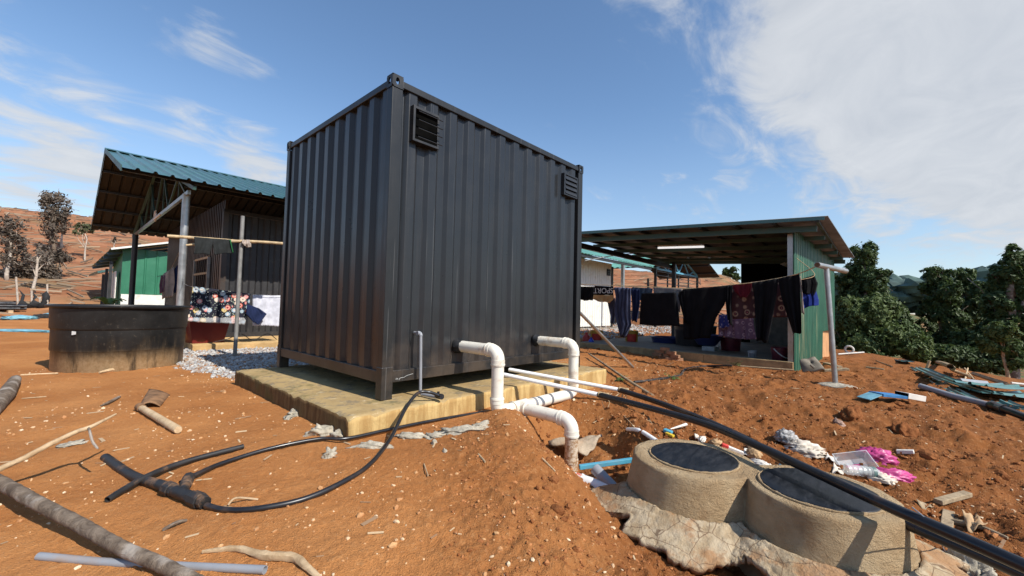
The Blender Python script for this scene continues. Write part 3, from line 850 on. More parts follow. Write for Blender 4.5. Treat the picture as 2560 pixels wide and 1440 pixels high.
# feed riser with a stop tap
def make_riser():
    K = thing('water_riser', 'thin grey plastic water riser with elbow against the container wall', 'water pipe', (2.19, 3.05, .175))
    o = Vector((2.19, 3.05, .175)); L = lambda *p: Vector(p)-o
    top = .735; x = 2.185; y = 3.062
    MB().tube([L(x, 3.16, top), L(x, y+.02, top)], .0135, 14).build('stub', 'grey_pvc', K, smooth=True)
    MB().tube([L(*p) for p in elbow_pts((x, y, top), (0, -1, 0), (0, 0, -1), .022)], .0165, 14).build('elbow', 'grey_pvc', K, smooth=True)
    MB().tube([L(x-.025, y+.02, top), L(x+.0, y+.02, top)], .019, 14).build('socket', 'grey_pvc', K, smooth=True)
    MB().tube([L(x, y, top-.02), L(x+.012, y-.005, .215)], .0135, 14).build('pipe', 'grey_pvc', K, smooth=True)
    MB().tube([L(*p) for p in elbow_pts((x+.012, y-.005, .20), (0, 0, -1), (.05, -1, 0), .03)], .0165, 14).build('elbow', 'grey_pvc', K, smooth=True)
    MB().tube([L(x+.014, y-.03, .198), L(x+.03, 2.835, .205)], .0135, 14).build('pipe', 'grey_pvc', K, smooth=True)
make_riser()
# black hose: from the riser, over the slab edge, down to the tee on the ground; a second hose runs on along the slab
def make_hose():
    g = lambda px, py, dz=.014: lift(px, py, dz)
    K = thing('water_hose', 'black hose looping from the riser to a clamped tee fitting on the soil', 'hose', g(470, 1250, 0))
    o = K.location.copy()
    st = Vector((2.22, 2.80, .215))
    path = [st, Bp(1075, 981, 2.83), Bp(1045, 983, 2.86), Bp(1015, 1020, 2.74), Zp(975, 1098, .075), Zp(925, 1160, .05), g(860, 1210), g(760, 1255), g(640, 1280), g(560, 1282), g(515, 1274, .02)]
    MB().tube([p-o for p in spline(path, 10)], .0135, 14).build('hose', 'black_poly', K, smooth=True)
    MB().tube([st-o+Vector((.0, .05, -.005)), st-o+Vector((.0, -.02, 0))], [.021, .024], 14).build('valve', 'black_poly', K, smooth=True)
    MB().tube([st-o+Vector((.0, .03, 0)), st-o+Vector((.0, .03, .035))], .012, 10).build('valve_knob', 'black_poly', K, smooth=True)
    path = [g(450, 1222, .03), g(490, 1200, .03), g(560, 1165, .02), g(680, 1128, .02), g(800, 1106, .025), Bp(868, 1096, 2.78), Bp(980, 1072, 2.77), Bp(1100, 1048, 2.76), Bp(1222, 1028, 2.74)]
    MB().tube([p-o for p in spline(path, 10)], .0125, 14).build('hose', 'black_poly', K, smooth=True)
    tk = [g(263, 1146, .005), g(330, 1195, .012), g(400, 1226, .028), g(425, 1238, .03)]
    MB().tube([p-o for p in spline(tk, 6)], .025, 16, hollow=.82).build('feed_pipe', 'muddy_poly', K, smooth=True)
    a, b2 = g(415, 1234, .03), g(512, 1273, .03); T = thing('tee_fitting', None, None, (0, 0, 0)); T.parent = K
    ax = (b2-a); n = 9
    MB().tube([a-o, b2-o], .027, 18).build('tee_body', 'muddy_poly', T, smooth=True)
    for f0, f1, r in ((0, .16, .034), (.18, .24, .030), (.62, .68, .030), (.70, .90, .036), (.9, 1.0, .029)):
        MB().tube([a-o+ax*f0, a-o+ax*f1], r, 9).build('clamp_nut', 'muddy_poly', T, bevel=.004)
    m_ = a+ax*.42; br = (g(470, 1212, .03)-m_)
    MB().tube([m_-o, m_-o+br*1.0], .022, 14).build('branch', 'muddy_poly', T, smooth=True)
    MB().tube([m_-o+br*.55, m_-o+br*1.15], .028, 9).build('clamp_nut', 'muddy_poly', T, bevel=.004)
make_hose()
def rod(name, mat, label, cat, pts, r, n=12, hollow=0, sm=6, jitter=0.0, group=None, spl=True, noise=0.0):
    pts = [Vector(p) for p in pts]; o = pts[0].copy()
    P = spline(pts, sm) if spl and len(pts) > 2 else pts
    if noise: P = [p+Vector((random.gauss(0, noise), random.gauss(0, noise), random.gauss(0, noise*.5))) for p in P]
    rs = r
    if isinstance(r, (list, tuple)):
        rs = list(np.interp(np.linspace(0, 1, len(P)), np.linspace(0, 1, len(r)), r))
    ob = MB().tube([p-o for p in P], rs, n, hollow=hollow, jitter=jitter).build(name, mat, None, smooth=True, loc=o)
    return tag(ob, label, cat, group)
rod('pipe_offcut', 'muddy_poly', 'short black pipe offcut lying across the thick black feed pipe', 'pipe', [lift(268, 1258, .016), lift(360, 1213, .040), lift(460, 1168, .03), lift(608, 1123, .018)], .0155, 14, .8)
rod('grey_pipe', 'grey_pvc', 'straight grey plastic pipe half buried beneath the bark log', 'pipe', [lift(97, 1396, .008), lift(300, 1412, .006), lift(662, 1436, .016)], .0145, 14, .8)
def knot(px, py, dz, r): return (lift(px, py, dz), r)
rod('bark_log', 'bark', 'long crooked grey bark log crossing the bottom left corner', 'log',
    [Zp(-160, 1120, .085), Zp(0, 1206, .07), Zp(100, 1260, .062), Zp(200, 1312, .05), Zp(300, 1368, .045), Zp(420, 1420, .04), Zp(520, 1470, .03)], [.027, .028, .027, .026, .024, .023, .022], 22, 0, 14, .025, noise=.0012)
rod('thick_branch', 'bark', 'short thick cut log end at the left edge of the photo', 'log', [lift(38, 962, .06), lift(12, 1000, .045), lift(-40, 1055, .03)], [.045, .062, .06], 14, 0, 6, .06)
def pale_stick():
    K = thing('peeled_stick', 'long pale peeled stick rising above the soil at the left', 'stick', Zp(-90, 1215, .1))
    o = K.location.copy()
    pts = [Zp(-90, 1215, .10), Zp(0, 1172, .13), Zp(60, 1145, .15), Zp(130, 1108, .20), Zp(190, 1080, .23), Zp(225, 1068, .25), Zp(290, 1035, .28)]
    P = spline([p-o for p in pts], 6)
    MB().tube(P, list(np.interp(np.linspace(0, 1, len(P)), [0, .8, 1], [.014, .012, .005])), 10, jitter=.06).build('stem', 'stripped_wood', K, smooth=True)
    MB().tube(spline([Zp(222, 1070, .25)-o, Zp(226, 1085, .23)-o, Zp(232, 1105, .19)-o, Zp(245, 1122, .16)-o], 4), [.006]*12+[.003], 6).build('twig', 'bark', K, smooth=True)
pale_stick()
rod('root', 'stripped_wood', 'pale twisted root on the soil at the bottom centre', 'root', [lift(505, 1385, .008), lift(590, 1380, .012), lift(660, 1398, .014), lift(735, 1405, .016), lift(765, 1425, .012), lift(800, 1450, .006)], [.006, .012, .016, .016, .013, .008], 9, 0, 5, .12)
rod('dry_stick', 'pale_wood', 'flat pale lath on the soil in front of the big tub', 'stick', [lift(52, 940, .012), lift(145, 936, .014)], .011, 6, spl=False)
rod('dry_stick', 'pale_wood', 'pointed pale splinter lying against the foot of the big tub', 'stick', [lift(248, 935, .02), lift(285, 929, .03)], [.012, .03], 6, spl=False)
rod('dry_stick', 'bark', 'small dark twig left of the buried spade head', 'stick', [lift(252, 1018, .012), lift(275, 1010, .02), lift(298, 996, .015)], [.006, .014, .012], 8)
rod('dry_stick', 'stripped_wood', 'thin curved pale twig in front of the big tub', 'stick', [lift(55, 998, .006), lift(85, 996, .008), lift(115, 993, .006)], .006, 6)
rod('dry_stick', 'bark', 'dark twig left of the tall root at the bottom centre', 'stick', [lift(408, 1328, .006), lift(440, 1318, .02), lift(465, 1306, .008)], .007, 7)
rod('dry_stick', 'stripped_wood', 'thin dry twig inside the hose loop', 'stick', [lift(570, 1268, .01), lift(590, 1261, .03), lift(645, 1252, .006)], .005, 6)
# spade head half buried, with its handle broken out of the soil
def make_spade():
    K = thing('hoe', 'rusty hoe with a stout wooden handle lying on the soil', 'hoe', lift(355, 1030, 0))
    o = K.location.copy()
    a, b = lift(350, 1027, .03), lift(445, 1086, .032)
    MB().tube([a-o+(b-a)*t for t in (0, .3, .7, .985, 1)], [.024, .027, .027, .028, .024], 14).build('handle', 'pale_wood', K, smooth=True)
    c = [lift(348, 1022, .025), lift(372, 985, .05), lift(425, 990, .01), lift(400, 1020, .015)]
    m = MB(); n = 8; vs = []
    for j in range(n+1):
        for i in range(n+1):
            u, v = i/n, j/n
            p = (c[0]*(1-u)+c[3]*u)*(1-v)+(c[1]*(1-u)+c[2]*u)*v
            vs.append(p-o+Vector((0, 0, .03*math.sin(math.pi*u)*(1-.5*v))))
    m.add(vs, [(j*(n+1)+i, j*(n+1)+i+1, (j+1)*(n+1)+i+1, (j+1)*(n+1)+i) for j in range(n) for i in range(n)])
    m.build('blade', 'rusty', K, smooth='all', solid=.006)
    MB().tube([a-o-(b-a)*.02, a-o+(b-a)*.05], [.036, .032], 14).build('socket', 'rusty', K, smooth=True)
simple('rusty', (.22, .12, .06), .85, 0, .4, 12, .3, .5, 60, dirt=(.38, .20, .09), dirt_amt=.8)
make_spade()

# ------------------------------------------------------------------ septic chambers
def render_mat():
    t = NT('cement_render'); co = t.coord()
    n = t.noise(co, 3, 6, .65); tr = t.noise(t.scaled(co, (1, 1, 2.2)), 16, 6, .7, 1.2); f = t.noise(co, 120, 4, .75)
    c = t.mix(t.mp(n, .35, .65), (.45, .305, .165), (.58, .43, .255))
    c = t.mix(t.mp(t.noise(co, 5, 5), .55, .7, 0, .5), c, (.27, .145, .065))
    t.set(c, .93, 0, .2); t.bump(t.math('ADD', t.math('MULTIPLY', tr, 1.1), t.math('MULTIPLY', f, .6)), .95, .03)
render_mat()
def apron_mat():
    t = NT('apron_mortar'); co = t.coord(); n = t.noise(co, 6, 7, .7); f = t.noise(co, 60, 4, .7)
    c = t.mix(t.mp(n, .4, .6), (.34, .25, .15), (.46, .37, .25)); c = t.mix(t.mp(f, .62, .7, 0, .7), c, (.16, .09, .045))
    c = t.mix(t.mp(t.noise(co, 3.4, 6, .7), .48, .6, 0, .75), c, (.33, .165, .07))
    cr_ = t.vor(co, 7, 'DISTANCE_TO_EDGE'); c = t.mix(t.mp(cr_.outputs['Distance'], .02, .006, 0, .7), c, (.12, .07, .04))
    t.set(c, .95, 0, .2); t.bump(t.math('ADD', n, t.math('MULTIPLY', f, .5)), .8, .02)
apron_mat()
def lid_mat():
    t = NT('rubber_lid'); co = t.coord(); n = t.noise(t.scaled(co, (2, 9, 4)), 3, 6, .7); n2 = t.noise(co, 26, 5, .7)
    c = t.mix(t.mp(n, .4, .7), (.006, .007, .009), (.024, .025, .028)); c = t.mix(t.mp(n2, .64, .72, 0, .35), c, (.14, .12, .10))
    t.set(c, t.mp(n, .3, .7, .32, .55), 0, .3); t.bump(n, .12, .02)
lid_mat()
def make_septic():
    K = thing('septic_tank', 'cement rendered twin septic chambers with two round black lids', 'septic tank', (2.85, .6, -.42))
    o = Vector((2.85, .6, -.42))
    zt = .035; c1 = Vector((2.855, .945)); c2 = Vector((2.855, .265)); R1, R2 = .372, .350
    def outline(z):
        t = (zt-z)/(zt+.42)
        g = .05*t + .07*t*t
        pts = []
        n = 150
        for k in range(n):
            a = 2*math.pi*k/n
            d = Vector((math.cos(a), math.sin(a)))
            cc = (c1+c2)/2
            best = 0
            for c, r in ((c1, R1+g), (c2, R2+g)):
                oc = cc-c; bb = oc.dot(d); di = bb*bb-(oc.dot(oc)-r*r)
                if di > 0: best = max(best, -bb+math.sqrt(di))
            pts.append((cc, d, best))
        # soften the waist on the far side, keep it crisp on the near side
        rs = np.array([p[2] for p in pts]); sm = rs.copy()
        for it in range(10): sm = (np.roll(sm, 1)+sm+np.roll(sm, -1))/3
        far = np.array([1 if p[1].x > -.2 else 0 for p in pts]); rs = np.where(far > 0, np.maximum(sm, rs), np.maximum(rs, .0))
        return [(p[0].x+p[1].x*r, p[0].y+p[1].y*r) for p, r in zip(pts, rs)]
    m = MB(); n = 150; rows = []
    zs = [-.42, -.36, -.3, -.24, -.18, -.12, -.06, -.01, .012, .027, zt]
    for z in zs:
        q = outline(z); k = {.012: .0, .027: .004}.get(z, .014 if z == zt else 0)
        cc = (c1+c2)/2
        row = []
        for (x, y) in q:
            d = Vector((x, y))-cc; L = d.length; nn = float(fbm(np.array([x*9]), np.array([y*9+z*11]), 3)[0])
            d = d*(1-k/L+(.010*nn+.004*float(perlin(np.array([x*33]), np.array([y*33+z*40]))[0])))
            row.append((cc.x+d.x, cc.y+d.y, z + (.004*nn if z > -.1 else 0)))
        rows.append(row)
    vs = [Vector(p)-o for r in rows for p in r]
    fs = [(i*n+k, i*n+(k+1) % n, (i+1)*n+(k+1) % n, (i+1)*n+k) for i in range(len(zs)-1) for k in range(n)]
    base = (len(zs)-1)*n; cc = (c1+c2)/2
    # top: rings toward a centre ridge
    prev = base
    for f in (.9, .75, .5, .25):
        st = len(vs)
        for k in range(n):
            p = vs[base+k]+o; y = max(min(p.y, c1.y), c2.y); ctr = Vector((2.86, y, 0)); d = Vector((p.x, p.y, 0))-ctr
            vs.append(Vector((ctr.x+d.x*f, ctr.y+d.y*f, zt+.004*float(perlin(np.array([p.x*14*f]), np.array([p.y*14]))[0])))-o)
        fs += [(prev+k, prev+(k+1) % n, st+(k+1) % n, st+k) for k in range(n)]; prev = st
    fs.append(tuple(prev+k for k in range(n)))
    m.add(vs, fs); m.build('chamber_body', 'cement_render', K, smooth='all')
    for c, r in ((Vector((2.845, .935)), .262), (Vector((2.845, .275)), .272)):
        prof = [(r, -.03), (r+.004, .008), (r-.006, .013), (r*.7, .0135), (r*.3, .0145), (.001, .015)]
        m = MB().lathe(prof, (0, 0, 0), 56)
        l = m.build('lid', 'rubber_lid', K, smooth='all', loc=Vector((c.x, c.y, zt))-o)
        # ragged mortar bead round the lid
        m = MB(); pts = [Vector((math.cos(a)*(r+.006), math.sin(a)*(r+.006), .004)) for a in np.linspace(0, 2*math.pi, 60)]
        m.tube(pts, [random.uniform(.004, .010) for _ in pts], 6); m.build('mortar_bead', 'cement_render', l, smooth='all')
    # spilled mortar apron round the near foot
    m = MB(); na, nr = 150, 16; vs = []
    q = outline(-.34)
    for i in range(na+1):
        kf = (.30+.52*i/na)*n; k0 = int(kf); ft = kf-k0; qa, qb = q[k0 % n], q[(k0+1) % n]
        x, y = qa[0]*(1-ft)+qb[0]*ft, qa[1]*(1-ft)+qb[1]*ft; d = Vector((x, y))-cc; L = d.length; d.normalize()
        wdt = .22+.13*float(fbm(np.array([i*.07]), np.array([2.2]), 2)[0])*1.6+.02*float(perlin(np.array([i*.9]), np.array([5.1]))[0])
        for j in range(nr+1):
            f = j/nr; p = cc+d*(L-.05+(wdt+.05)*f)
            dd = (wdt+.05)*f-.05; z = -.205-.38*dd+.007*float(fbm(np.array([p.x*9]), np.array([p.y*9]), 2)[0])+.011*float(fbm(np.array([p.x*31]), np.array([p.y*31]), 3)[0])
            vs.append(Vector((p.x, p.y, z))-o)
    m.add(vs, [(i*(nr+1)+j, (i+1)*(nr+1)+j, (i+1)*(nr+1)+j+1, i*(nr+1)+j+1) for i in range(na) for j in range(nr)])
    m.build('mortar_apron', 'apron_mortar', K, smooth=True, solid=.04)
make_septic()

# two black mains resting above the septic tank, each with a white sleeve tied on
def make_main(label, pw0, pw1, path, tie, sleeve_r=.021, r=.026):
    K = thing('supply_pipe', label, 'pipe', pw1)
    o = K.location.copy()
    MB().tube([pw0-o, pw1-o], sleeve_r, 18, hollow=.8).build('white_sleeve', 'new_pvc', K, smooth=True)
    P = spline([p-o for p in path], 10)
    MB().tube(P, r, 20).build('black_pipe', 'black_poly', K, smooth=True)
    t = (pw1-pw0).normalized(); c = pw1-o
    m = MB(); turns = 9; pts = []
    for k in range(turns*8):
        a = 2*math.pi*k/8; u = k/(turns*8)
        n1_ = t.cross(Vector((0, 0, 1))).normalized(); n2_ = n1_.cross(t)
        rr = r*1.06+.003*random.random()
        pts.append(c+t*(-.06+.10*u)+(n1_*math.cos(a)+n2_*math.sin(a))*rr)
    m.tube(pts, .0055, 6)
    for k in range(tie):
        q = c+Vector((random.uniform(-.02, .02), random.uniform(-.02, .02), -.02)); m.tube(spline([q, q+Vector((random.uniform(-.04, .04), random.uniform(-.05, .02), -.03)), q+Vector((random.uniform(-.05, .05), random.uniform(-.07, .01), -.08))], 4), .003, 5)
    m.build('twine', 'twine', K, smooth='all')
s1a, s1b = Zp(1262, 937, .285), Zp(1512, 990, .17)
make_main('nearer black water main crossing over the septic lids with white sleeve', Vector(s1a)+(s1a-s1b)*.03, s1b,
          [s1b-(s1b-s1a).normalized()*.06, Zp(1640, 1024, .155), Zp(1772, 1063, .15), Zp(1900, 1117, .14), Zp(2018, 1172, .13), Zp(2212, 1262, .12), Zp(2400, 1344, .11), Zp(2600, 1432, .10)], 2)
s2a, s2b = Zp(1280, 925, .27), Zp(1562, 977, .14)
make_main('farther black water main dipping behind the septic tank with white sleeve', Vector(s2a)+(s2a-s2b)*.03, s2b,
          [s2b-(s2b-s2a).normalized()*.06, Zp(1640, 1004, .11), Zp(1750, 1046, .08), Zp(1880, 1105, .05), Zp(2000, 1178, .02), Zp(2200, 1278, .01), Zp(2300, 1325, .0), Zp(2450, 1388, .0), Zp(2600, 1455, .0)], 5)
# ------------------------------------------------------------------ left: the tub, the roofed black house, the green hut
def tub_mat():
    t = NT('tub_plastic'); co = t.coord(); s = t.n('ShaderNodeSeparateXYZ'); t.l(co, s.inputs[0])
    n = t.noise(co, 3, 6, .65); st = t.noise(t.scaled(co, (5, 5, .7)), 1.4, 6, .7); f = t.noise(co, 24, 5, .7)
    c = t.mix(t.mp(n, .3, .7), (.008, .008, .008), (.017, .0165, .016))
    c = t.mix(t.mp(f, .60, .68, 0, .16), c, (.22, .18, .13))
    low = t.mp(s.outputs[2], .34, .10); mid = t.mp(s.outputs[2], .55, .30, 0, .14)
    mud = t.math('ADD', t.math('MULTIPLY', low, t.mp(st, .28, .52)), t.math('MULTIPLY', mid, t.mp(st, .45, .65)), True)
    c = t.mix(t.math('MULTIPLY', mud, .88), c, t.mix(t.mp(f, .3, .7), (.30, .20, .10), (.42, .30, .17)))
    t.set(c, t.mp(n, .3, .7, .38, .52), 0, .3); t.bump(f, .06, .008)
tub_mat()
simple('label_white', (.7, .7, .68), .7)
def make_tub():
    c = Zp(303, 905, 0); c = Vector((.66, 8.24, h1(.66, 8.24)-.02))
    K = thing('water_tub', 'large round black plastic water tub with mud stained base', 'tub', c)
    prof = [(.685, 0), (.70, .02), (.704, .275), (.712, .285), (.716, .295), (.718, .565), (.728, .575), (.731, .59), (.738, .845), (.762, .86), (.778, .865), (.781, .885), (.765, .893), (.735, .89), (.72, .865), (.68, .05), (.02, .05)]
    MB().lathe(prof, n=88).build('shell', 'tub_plastic', K, smooth=True)
    d = (Vector((0, 0, 0))-Vector((c.x, c.y, 0))).normalized()
    p = Bp(168, 839, c.y-.6); q = Vector((p.x, p.y, p.z))-c; h = Vector((q.x, q.y, 0)); h = h.normalized()*.733; tt = Vector((-h.y, h.x, 0)).normalized()
    a = Vector((h.x, h.y, q.z)); n_ = h.normalized()*.006
    m = MB(); m.add([a-tt*.025+n_, a+tt*.025+n_+Vector((0, 0, .01)), a+tt*.025+n_+Vector((0, 0, .045)), a-tt*.025+n_+Vector((0, 0, .05))], [(0, 1, 2, 3)])
    m.build('sticker', 'label_white', K, solid=.002)
make_tub()

def metal_sheet(name, col, rough, spec=.5, dirt=None, amt=.3):
    t = NT(name); co = t.coord(); n = t.noise(co, .9, 6, .65); st = t.noise(co, 6, 5, .6)
    c = t.mix(t.mp(n, .3, .7), tuple(x*.82 for x in col), tuple(x*1.15 for x in col))
    if dirt: c = t.mix(t.mp(st, .52, .68, 0, amt), c, dirt)
    t.set(c, t.mp(n, .3, .7, rough-.05, rough+.1), 0, spec)
metal_sheet('roof_green', (.05, .125, .115), .28, .5, (.12, .15, .145), .4)
metal_sheet('roof_mint', (.10, .27, .22), .4, .5, (.16, .22, .19), .3)
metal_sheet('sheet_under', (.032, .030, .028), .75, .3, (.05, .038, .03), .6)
metal_sheet('truss_green', (.045, .10, .085), .5, .5, (.12, .09, .06), .3)
metal_sheet('truss_blue', (.10, .32, .45), .5)
metal_sheet('wall_green', (.025, .155, .085), .42, .5, (.05, .19, .12), .4)
metal_sheet('wall_black', (.018, .017, .018), .48, .5, (.055, .05, .045), .45)
metal_sheet('lit_rib_trim_brown', (.045, .034, .028), .4, .5, (.07, .045, .03), .5)  # lit reflection on black ribs put into a brown, shared by trim
metal_sheet('slate_blue_under', (.04, .085, .12), .6)
simple('galvanised', (.40, .40, .39), .38, .75, .15, 5, .5, dirt=(.20, .17, .14), dirt_amt=.35)
simple('grey_post', (.22, .215, .20), .6, .15, .2, 8, .4, dirt=(.12, .10, .08), dirt_amt=.5)
simple('dark_steel', (.03, .032, .033), .5, .2, .2, 5)
simple('mud_cement', (.50, .33, .15), .95, 0, .2, 5, .2, .5, 40, dirt=(.36, .2, .09), dirt_amt=.5)
simple('white_paint', (.70, .69, .64), .7, 0, .08, 3, .4, dirt=(.42, .30, .18), dirt_amt=.4)
simple('bamboo', (.40, .29, .16), .6, 0, .3, 12, .4)
E_B0, E_B1, RB_, E_Z, PK_Z = 9.25, 18.76, 14.0, 3.10, 4.53
def make_house():
    K = thing('roofed_house', 'black corrugated house under a freestanding green gable roof', 'house', (2.45, 11.0, 0))
    o = Vector((2.45, 11.0, 0)); L = lambda *p: Vector(p)-o
    x0, x1 = .60, 9.5
    # roof: two slopes of trapezoid sheet, ribs running down the slope
    def slope(b0, z0, b1, z1, nm, mat, off):
        m = MB(); pr_ = []; x = x0; 
        while x < x1:
            for dx, d in ((0, 0), (.155, 0), (.178, .038), (.205, .038), (.228, 0)): pr_.append((x+dx, d))
            x += .2285
        m.extrude(pr_, lambda p: L(p[0], b0, z0+p[1]+off), lambda p: L(p[0], b1, z1+p[1]+off))
        return m.build(nm, mat, K)
    slope(E_B0, E_Z, RB_, PK_Z, 'roof_sheet', 'roof_green', .02)
    slope(RB_, PK_Z, E_B1, E_Z, 'roof_sheet', 'roof_green', .02)
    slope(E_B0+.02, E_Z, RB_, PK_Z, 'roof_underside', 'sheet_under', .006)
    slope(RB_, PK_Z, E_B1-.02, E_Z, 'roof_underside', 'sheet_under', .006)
    m = MB(); m.add([L(x0-.02, RB_-.18, PK_Z+.005), L(x1, RB_-.18, PK_Z+.005), L(x1, RB_, PK_Z+.075), L(x0-.02, RB_, PK_Z+.075), L(x1, RB_+.18, PK_Z+.005), L(x0-.02, RB_+.18, PK_Z+.005)], [(0, 1, 2, 3), (3, 2, 4, 5)])
    m.build('ridge_cap', 'roof_green', K, solid=.004)
    for b0, z0, b1, z1 in ((E_B0, E_Z, RB_, PK_Z), (RB_, PK_Z, E_B1, E_Z)):
        m = MB(); m.bar(L(x0-.012, b0, z0+.01), L(x0-.012, b1, z1+.01), .012, .10); m.build('barge_flashing', 'truss_green', K)
    def zr(b): return E_Z+(PK_Z-E_Z)*(1-abs(b-RB_)/(RB_-E_B0))
    for b in (9.6, 10.75, 11.9, 13.05, 14.9, 16.0, 17.15, 18.25):
        MB().bar(L(x0+.02, b, zr(b)-.035), L(x1, b, zr(b)-.035), .06, .06).build('purlin', 'dark_steel', K)
    # trusses on posts
    pa, pb = 10.07, 17.94; zc = 3.02
    for xi in (1.58, 5.2, 8.8):
        T = thing('truss', None, None); T.parent = K
        mat = 'truss_green'
        MB().bar(L(xi, pa-.25, zc), L(xi, pb+.25, zc), .05, .075).build('bottom_chord', 'galvanised' if xi < 2 else mat, T)
        for (b0, b1) in ((E_B0+.1, RB_), (RB_, E_B1-.1)):
            MB().bar(L(xi, b0, zr(b0)-.11), L(xi, b1, zr(b1)-.11), .05, .07).build('rafter', mat, T)
        bs = np.linspace(pa, pb, 9); top = False
        for k in range(8):
            z0 = zc if k % 2 == 0 else zr(bs[k])-.11; z1 = zc if k % 2 == 1 else zr(bs[k+1])-.11
            MB().bar(L(xi, bs[k], z0), L(xi, bs[k+1], z1), .035, .035).build('web', mat, T)
            if k % 2: MB().bar(L(xi+.03, bs[k], zc), L(xi+.03, bs[k], zr(bs[k])-.11), .03, .03).build('web', mat, T)
        MB().tube([L(xi, pa, -.1), L(xi, pa, 1.62)], .062, 18).build('post', 'galvanised', K, smooth=True)
        MB().tube([L(xi, pa, 1.62), L(xi, pa, 1.66)], .066, 18).build('post_joint', 'galvanised', K, smooth=True)
        MB().tube([L(xi, pa, 1.66), L(xi, pa, zc)], .062, 18).build('post', 'galvanised', K, smooth=True)
        MB().tube([L(xi, pb, -.1), L(xi, pb, zc)], .075, 14).build('post', 'dark_steel', K, smooth=True)
    # lamp tube under the chord
    MB().tube([L(1.52, 13.6, zc-.07), L(1.52, 12.6, zc-.07)], .02, 10).build('tube_lamp', 'white_paint', K, smooth=True)
    m = MB(); pts = [L(1.56, 13.75+.13*math.sin(a), zc+.05+.13*math.cos(a)) for a in np.linspace(0, 5.2, 22)]; m.tube(pts, .02, 8); m.build('hanging_ring', 'white_paint', K, smooth=True)
    # body: corrugated walls
    wz = 2.95; bn, bf = 11.03, 18.2; xw = 2.46
    m = MB(); corr_panel(m, 6.8, .16, wz, lambda x, d, z: L(xw+x, bn+d, z), pitch=.26, out=.10, inn=.09, depth=.035, start=.02); m.build('wall_panel', 'wall_black', K)
    # end wall facing the tub: brown uprights paint lit reflections on black corrugation
    MB().box(*(L(xw+.03, bn+.05, .12)), *(L(xw+.06, bf, wz+.25))).build('wall_panel', 'wall_black', K)
    n = 44
    for k in range(n):
        b = bn+.06+(bf-bn-.1)*k/(n-1)
        top = min(wz+.3, zr(b)-.2)
        MB().box(*(L(xw-.02, b-.035, .14)), *(L(xw+.03, b+.035, top))).build('slat', 'lit_rib_trim_brown', K)
    MB().box(*(L(xw-.05, bn-.03, .1)), *(L(xw+.05, bn+.05, wz+.02))).build('corner_trim', 'lit_rib_trim_brown', K)
    MB().box(*(L(xw-.04, bn, wz+.005)), *(L(xw+6.8, bn+.06, wz+.09))).build('top_rail', 'wall_black', K)
    MB().box(*(L(xw, bn-.02, .12)), *(L(xw+6.8, bn+.04, .24))).build('bottom_rail', 'wall_black', K)
    # window grille on the end wall
    Wd = thing('window', None, None); Wd.parent = K
    b0, b1, z0, z1 = 12.1, 13.6, 1.0, 2.0
    for q in ((b0, z0, b0, z1), (b1, z0, b1, z1)): MB().bar(L(xw-.06, q[0], q[1]), L(xw-.06, q[2], q[3]), .03, .06).build('frame', 'galvanised', Wd)
    for z in (z0, z1, z0+.62): MB().bar(L(xw-.06, b0+.03, z), L(xw-.06, b1-.03, z), .03, .05).build('frame', 'bamboo', Wd)
    MB().box(*(L(xw-.035, b0+.02, z0+.02)), *(L(xw-.025, b1-.02, z1-.02))).build('pane', 'black_void', Wd)
    for k in range(6):
        b = b0+.2+k*.21; MB().box(*(L(xw-.075, b-.012, z0+.03)), *(L(xw-.055, b+.012, z1-.03))).build('bar', 'lit_rib_trim_brown', Wd)
    # floor slab with a mud coloured edge
    m = MB(); zt = .13
    nseg = 40; front = []
    for k in range(nseg+1):
        x = 1.72+(9-1.72)*k/nseg; front.append((x, 9.55+.02*math.sin(x*5)+.015*math.sin(x*13)-.10*(x-1.7)/1.4*(x < 3.1)))
    vs = []
    for x, y in front: vs += [L(x, y, -.05), L(x, y-.01, zt-.02), L(x, y+.03, zt), L(x, 18.4, zt)]
    m.add(vs, [(4*k+j, 4*k+4+j, 4*k+5+j, 4*k+1+j) for k in range(nseg) for j in range(3)]+[(0, 1, 2, 3)])
    m.build('floor_slab', 'mud_cement', K, smooth=True)
make_house()

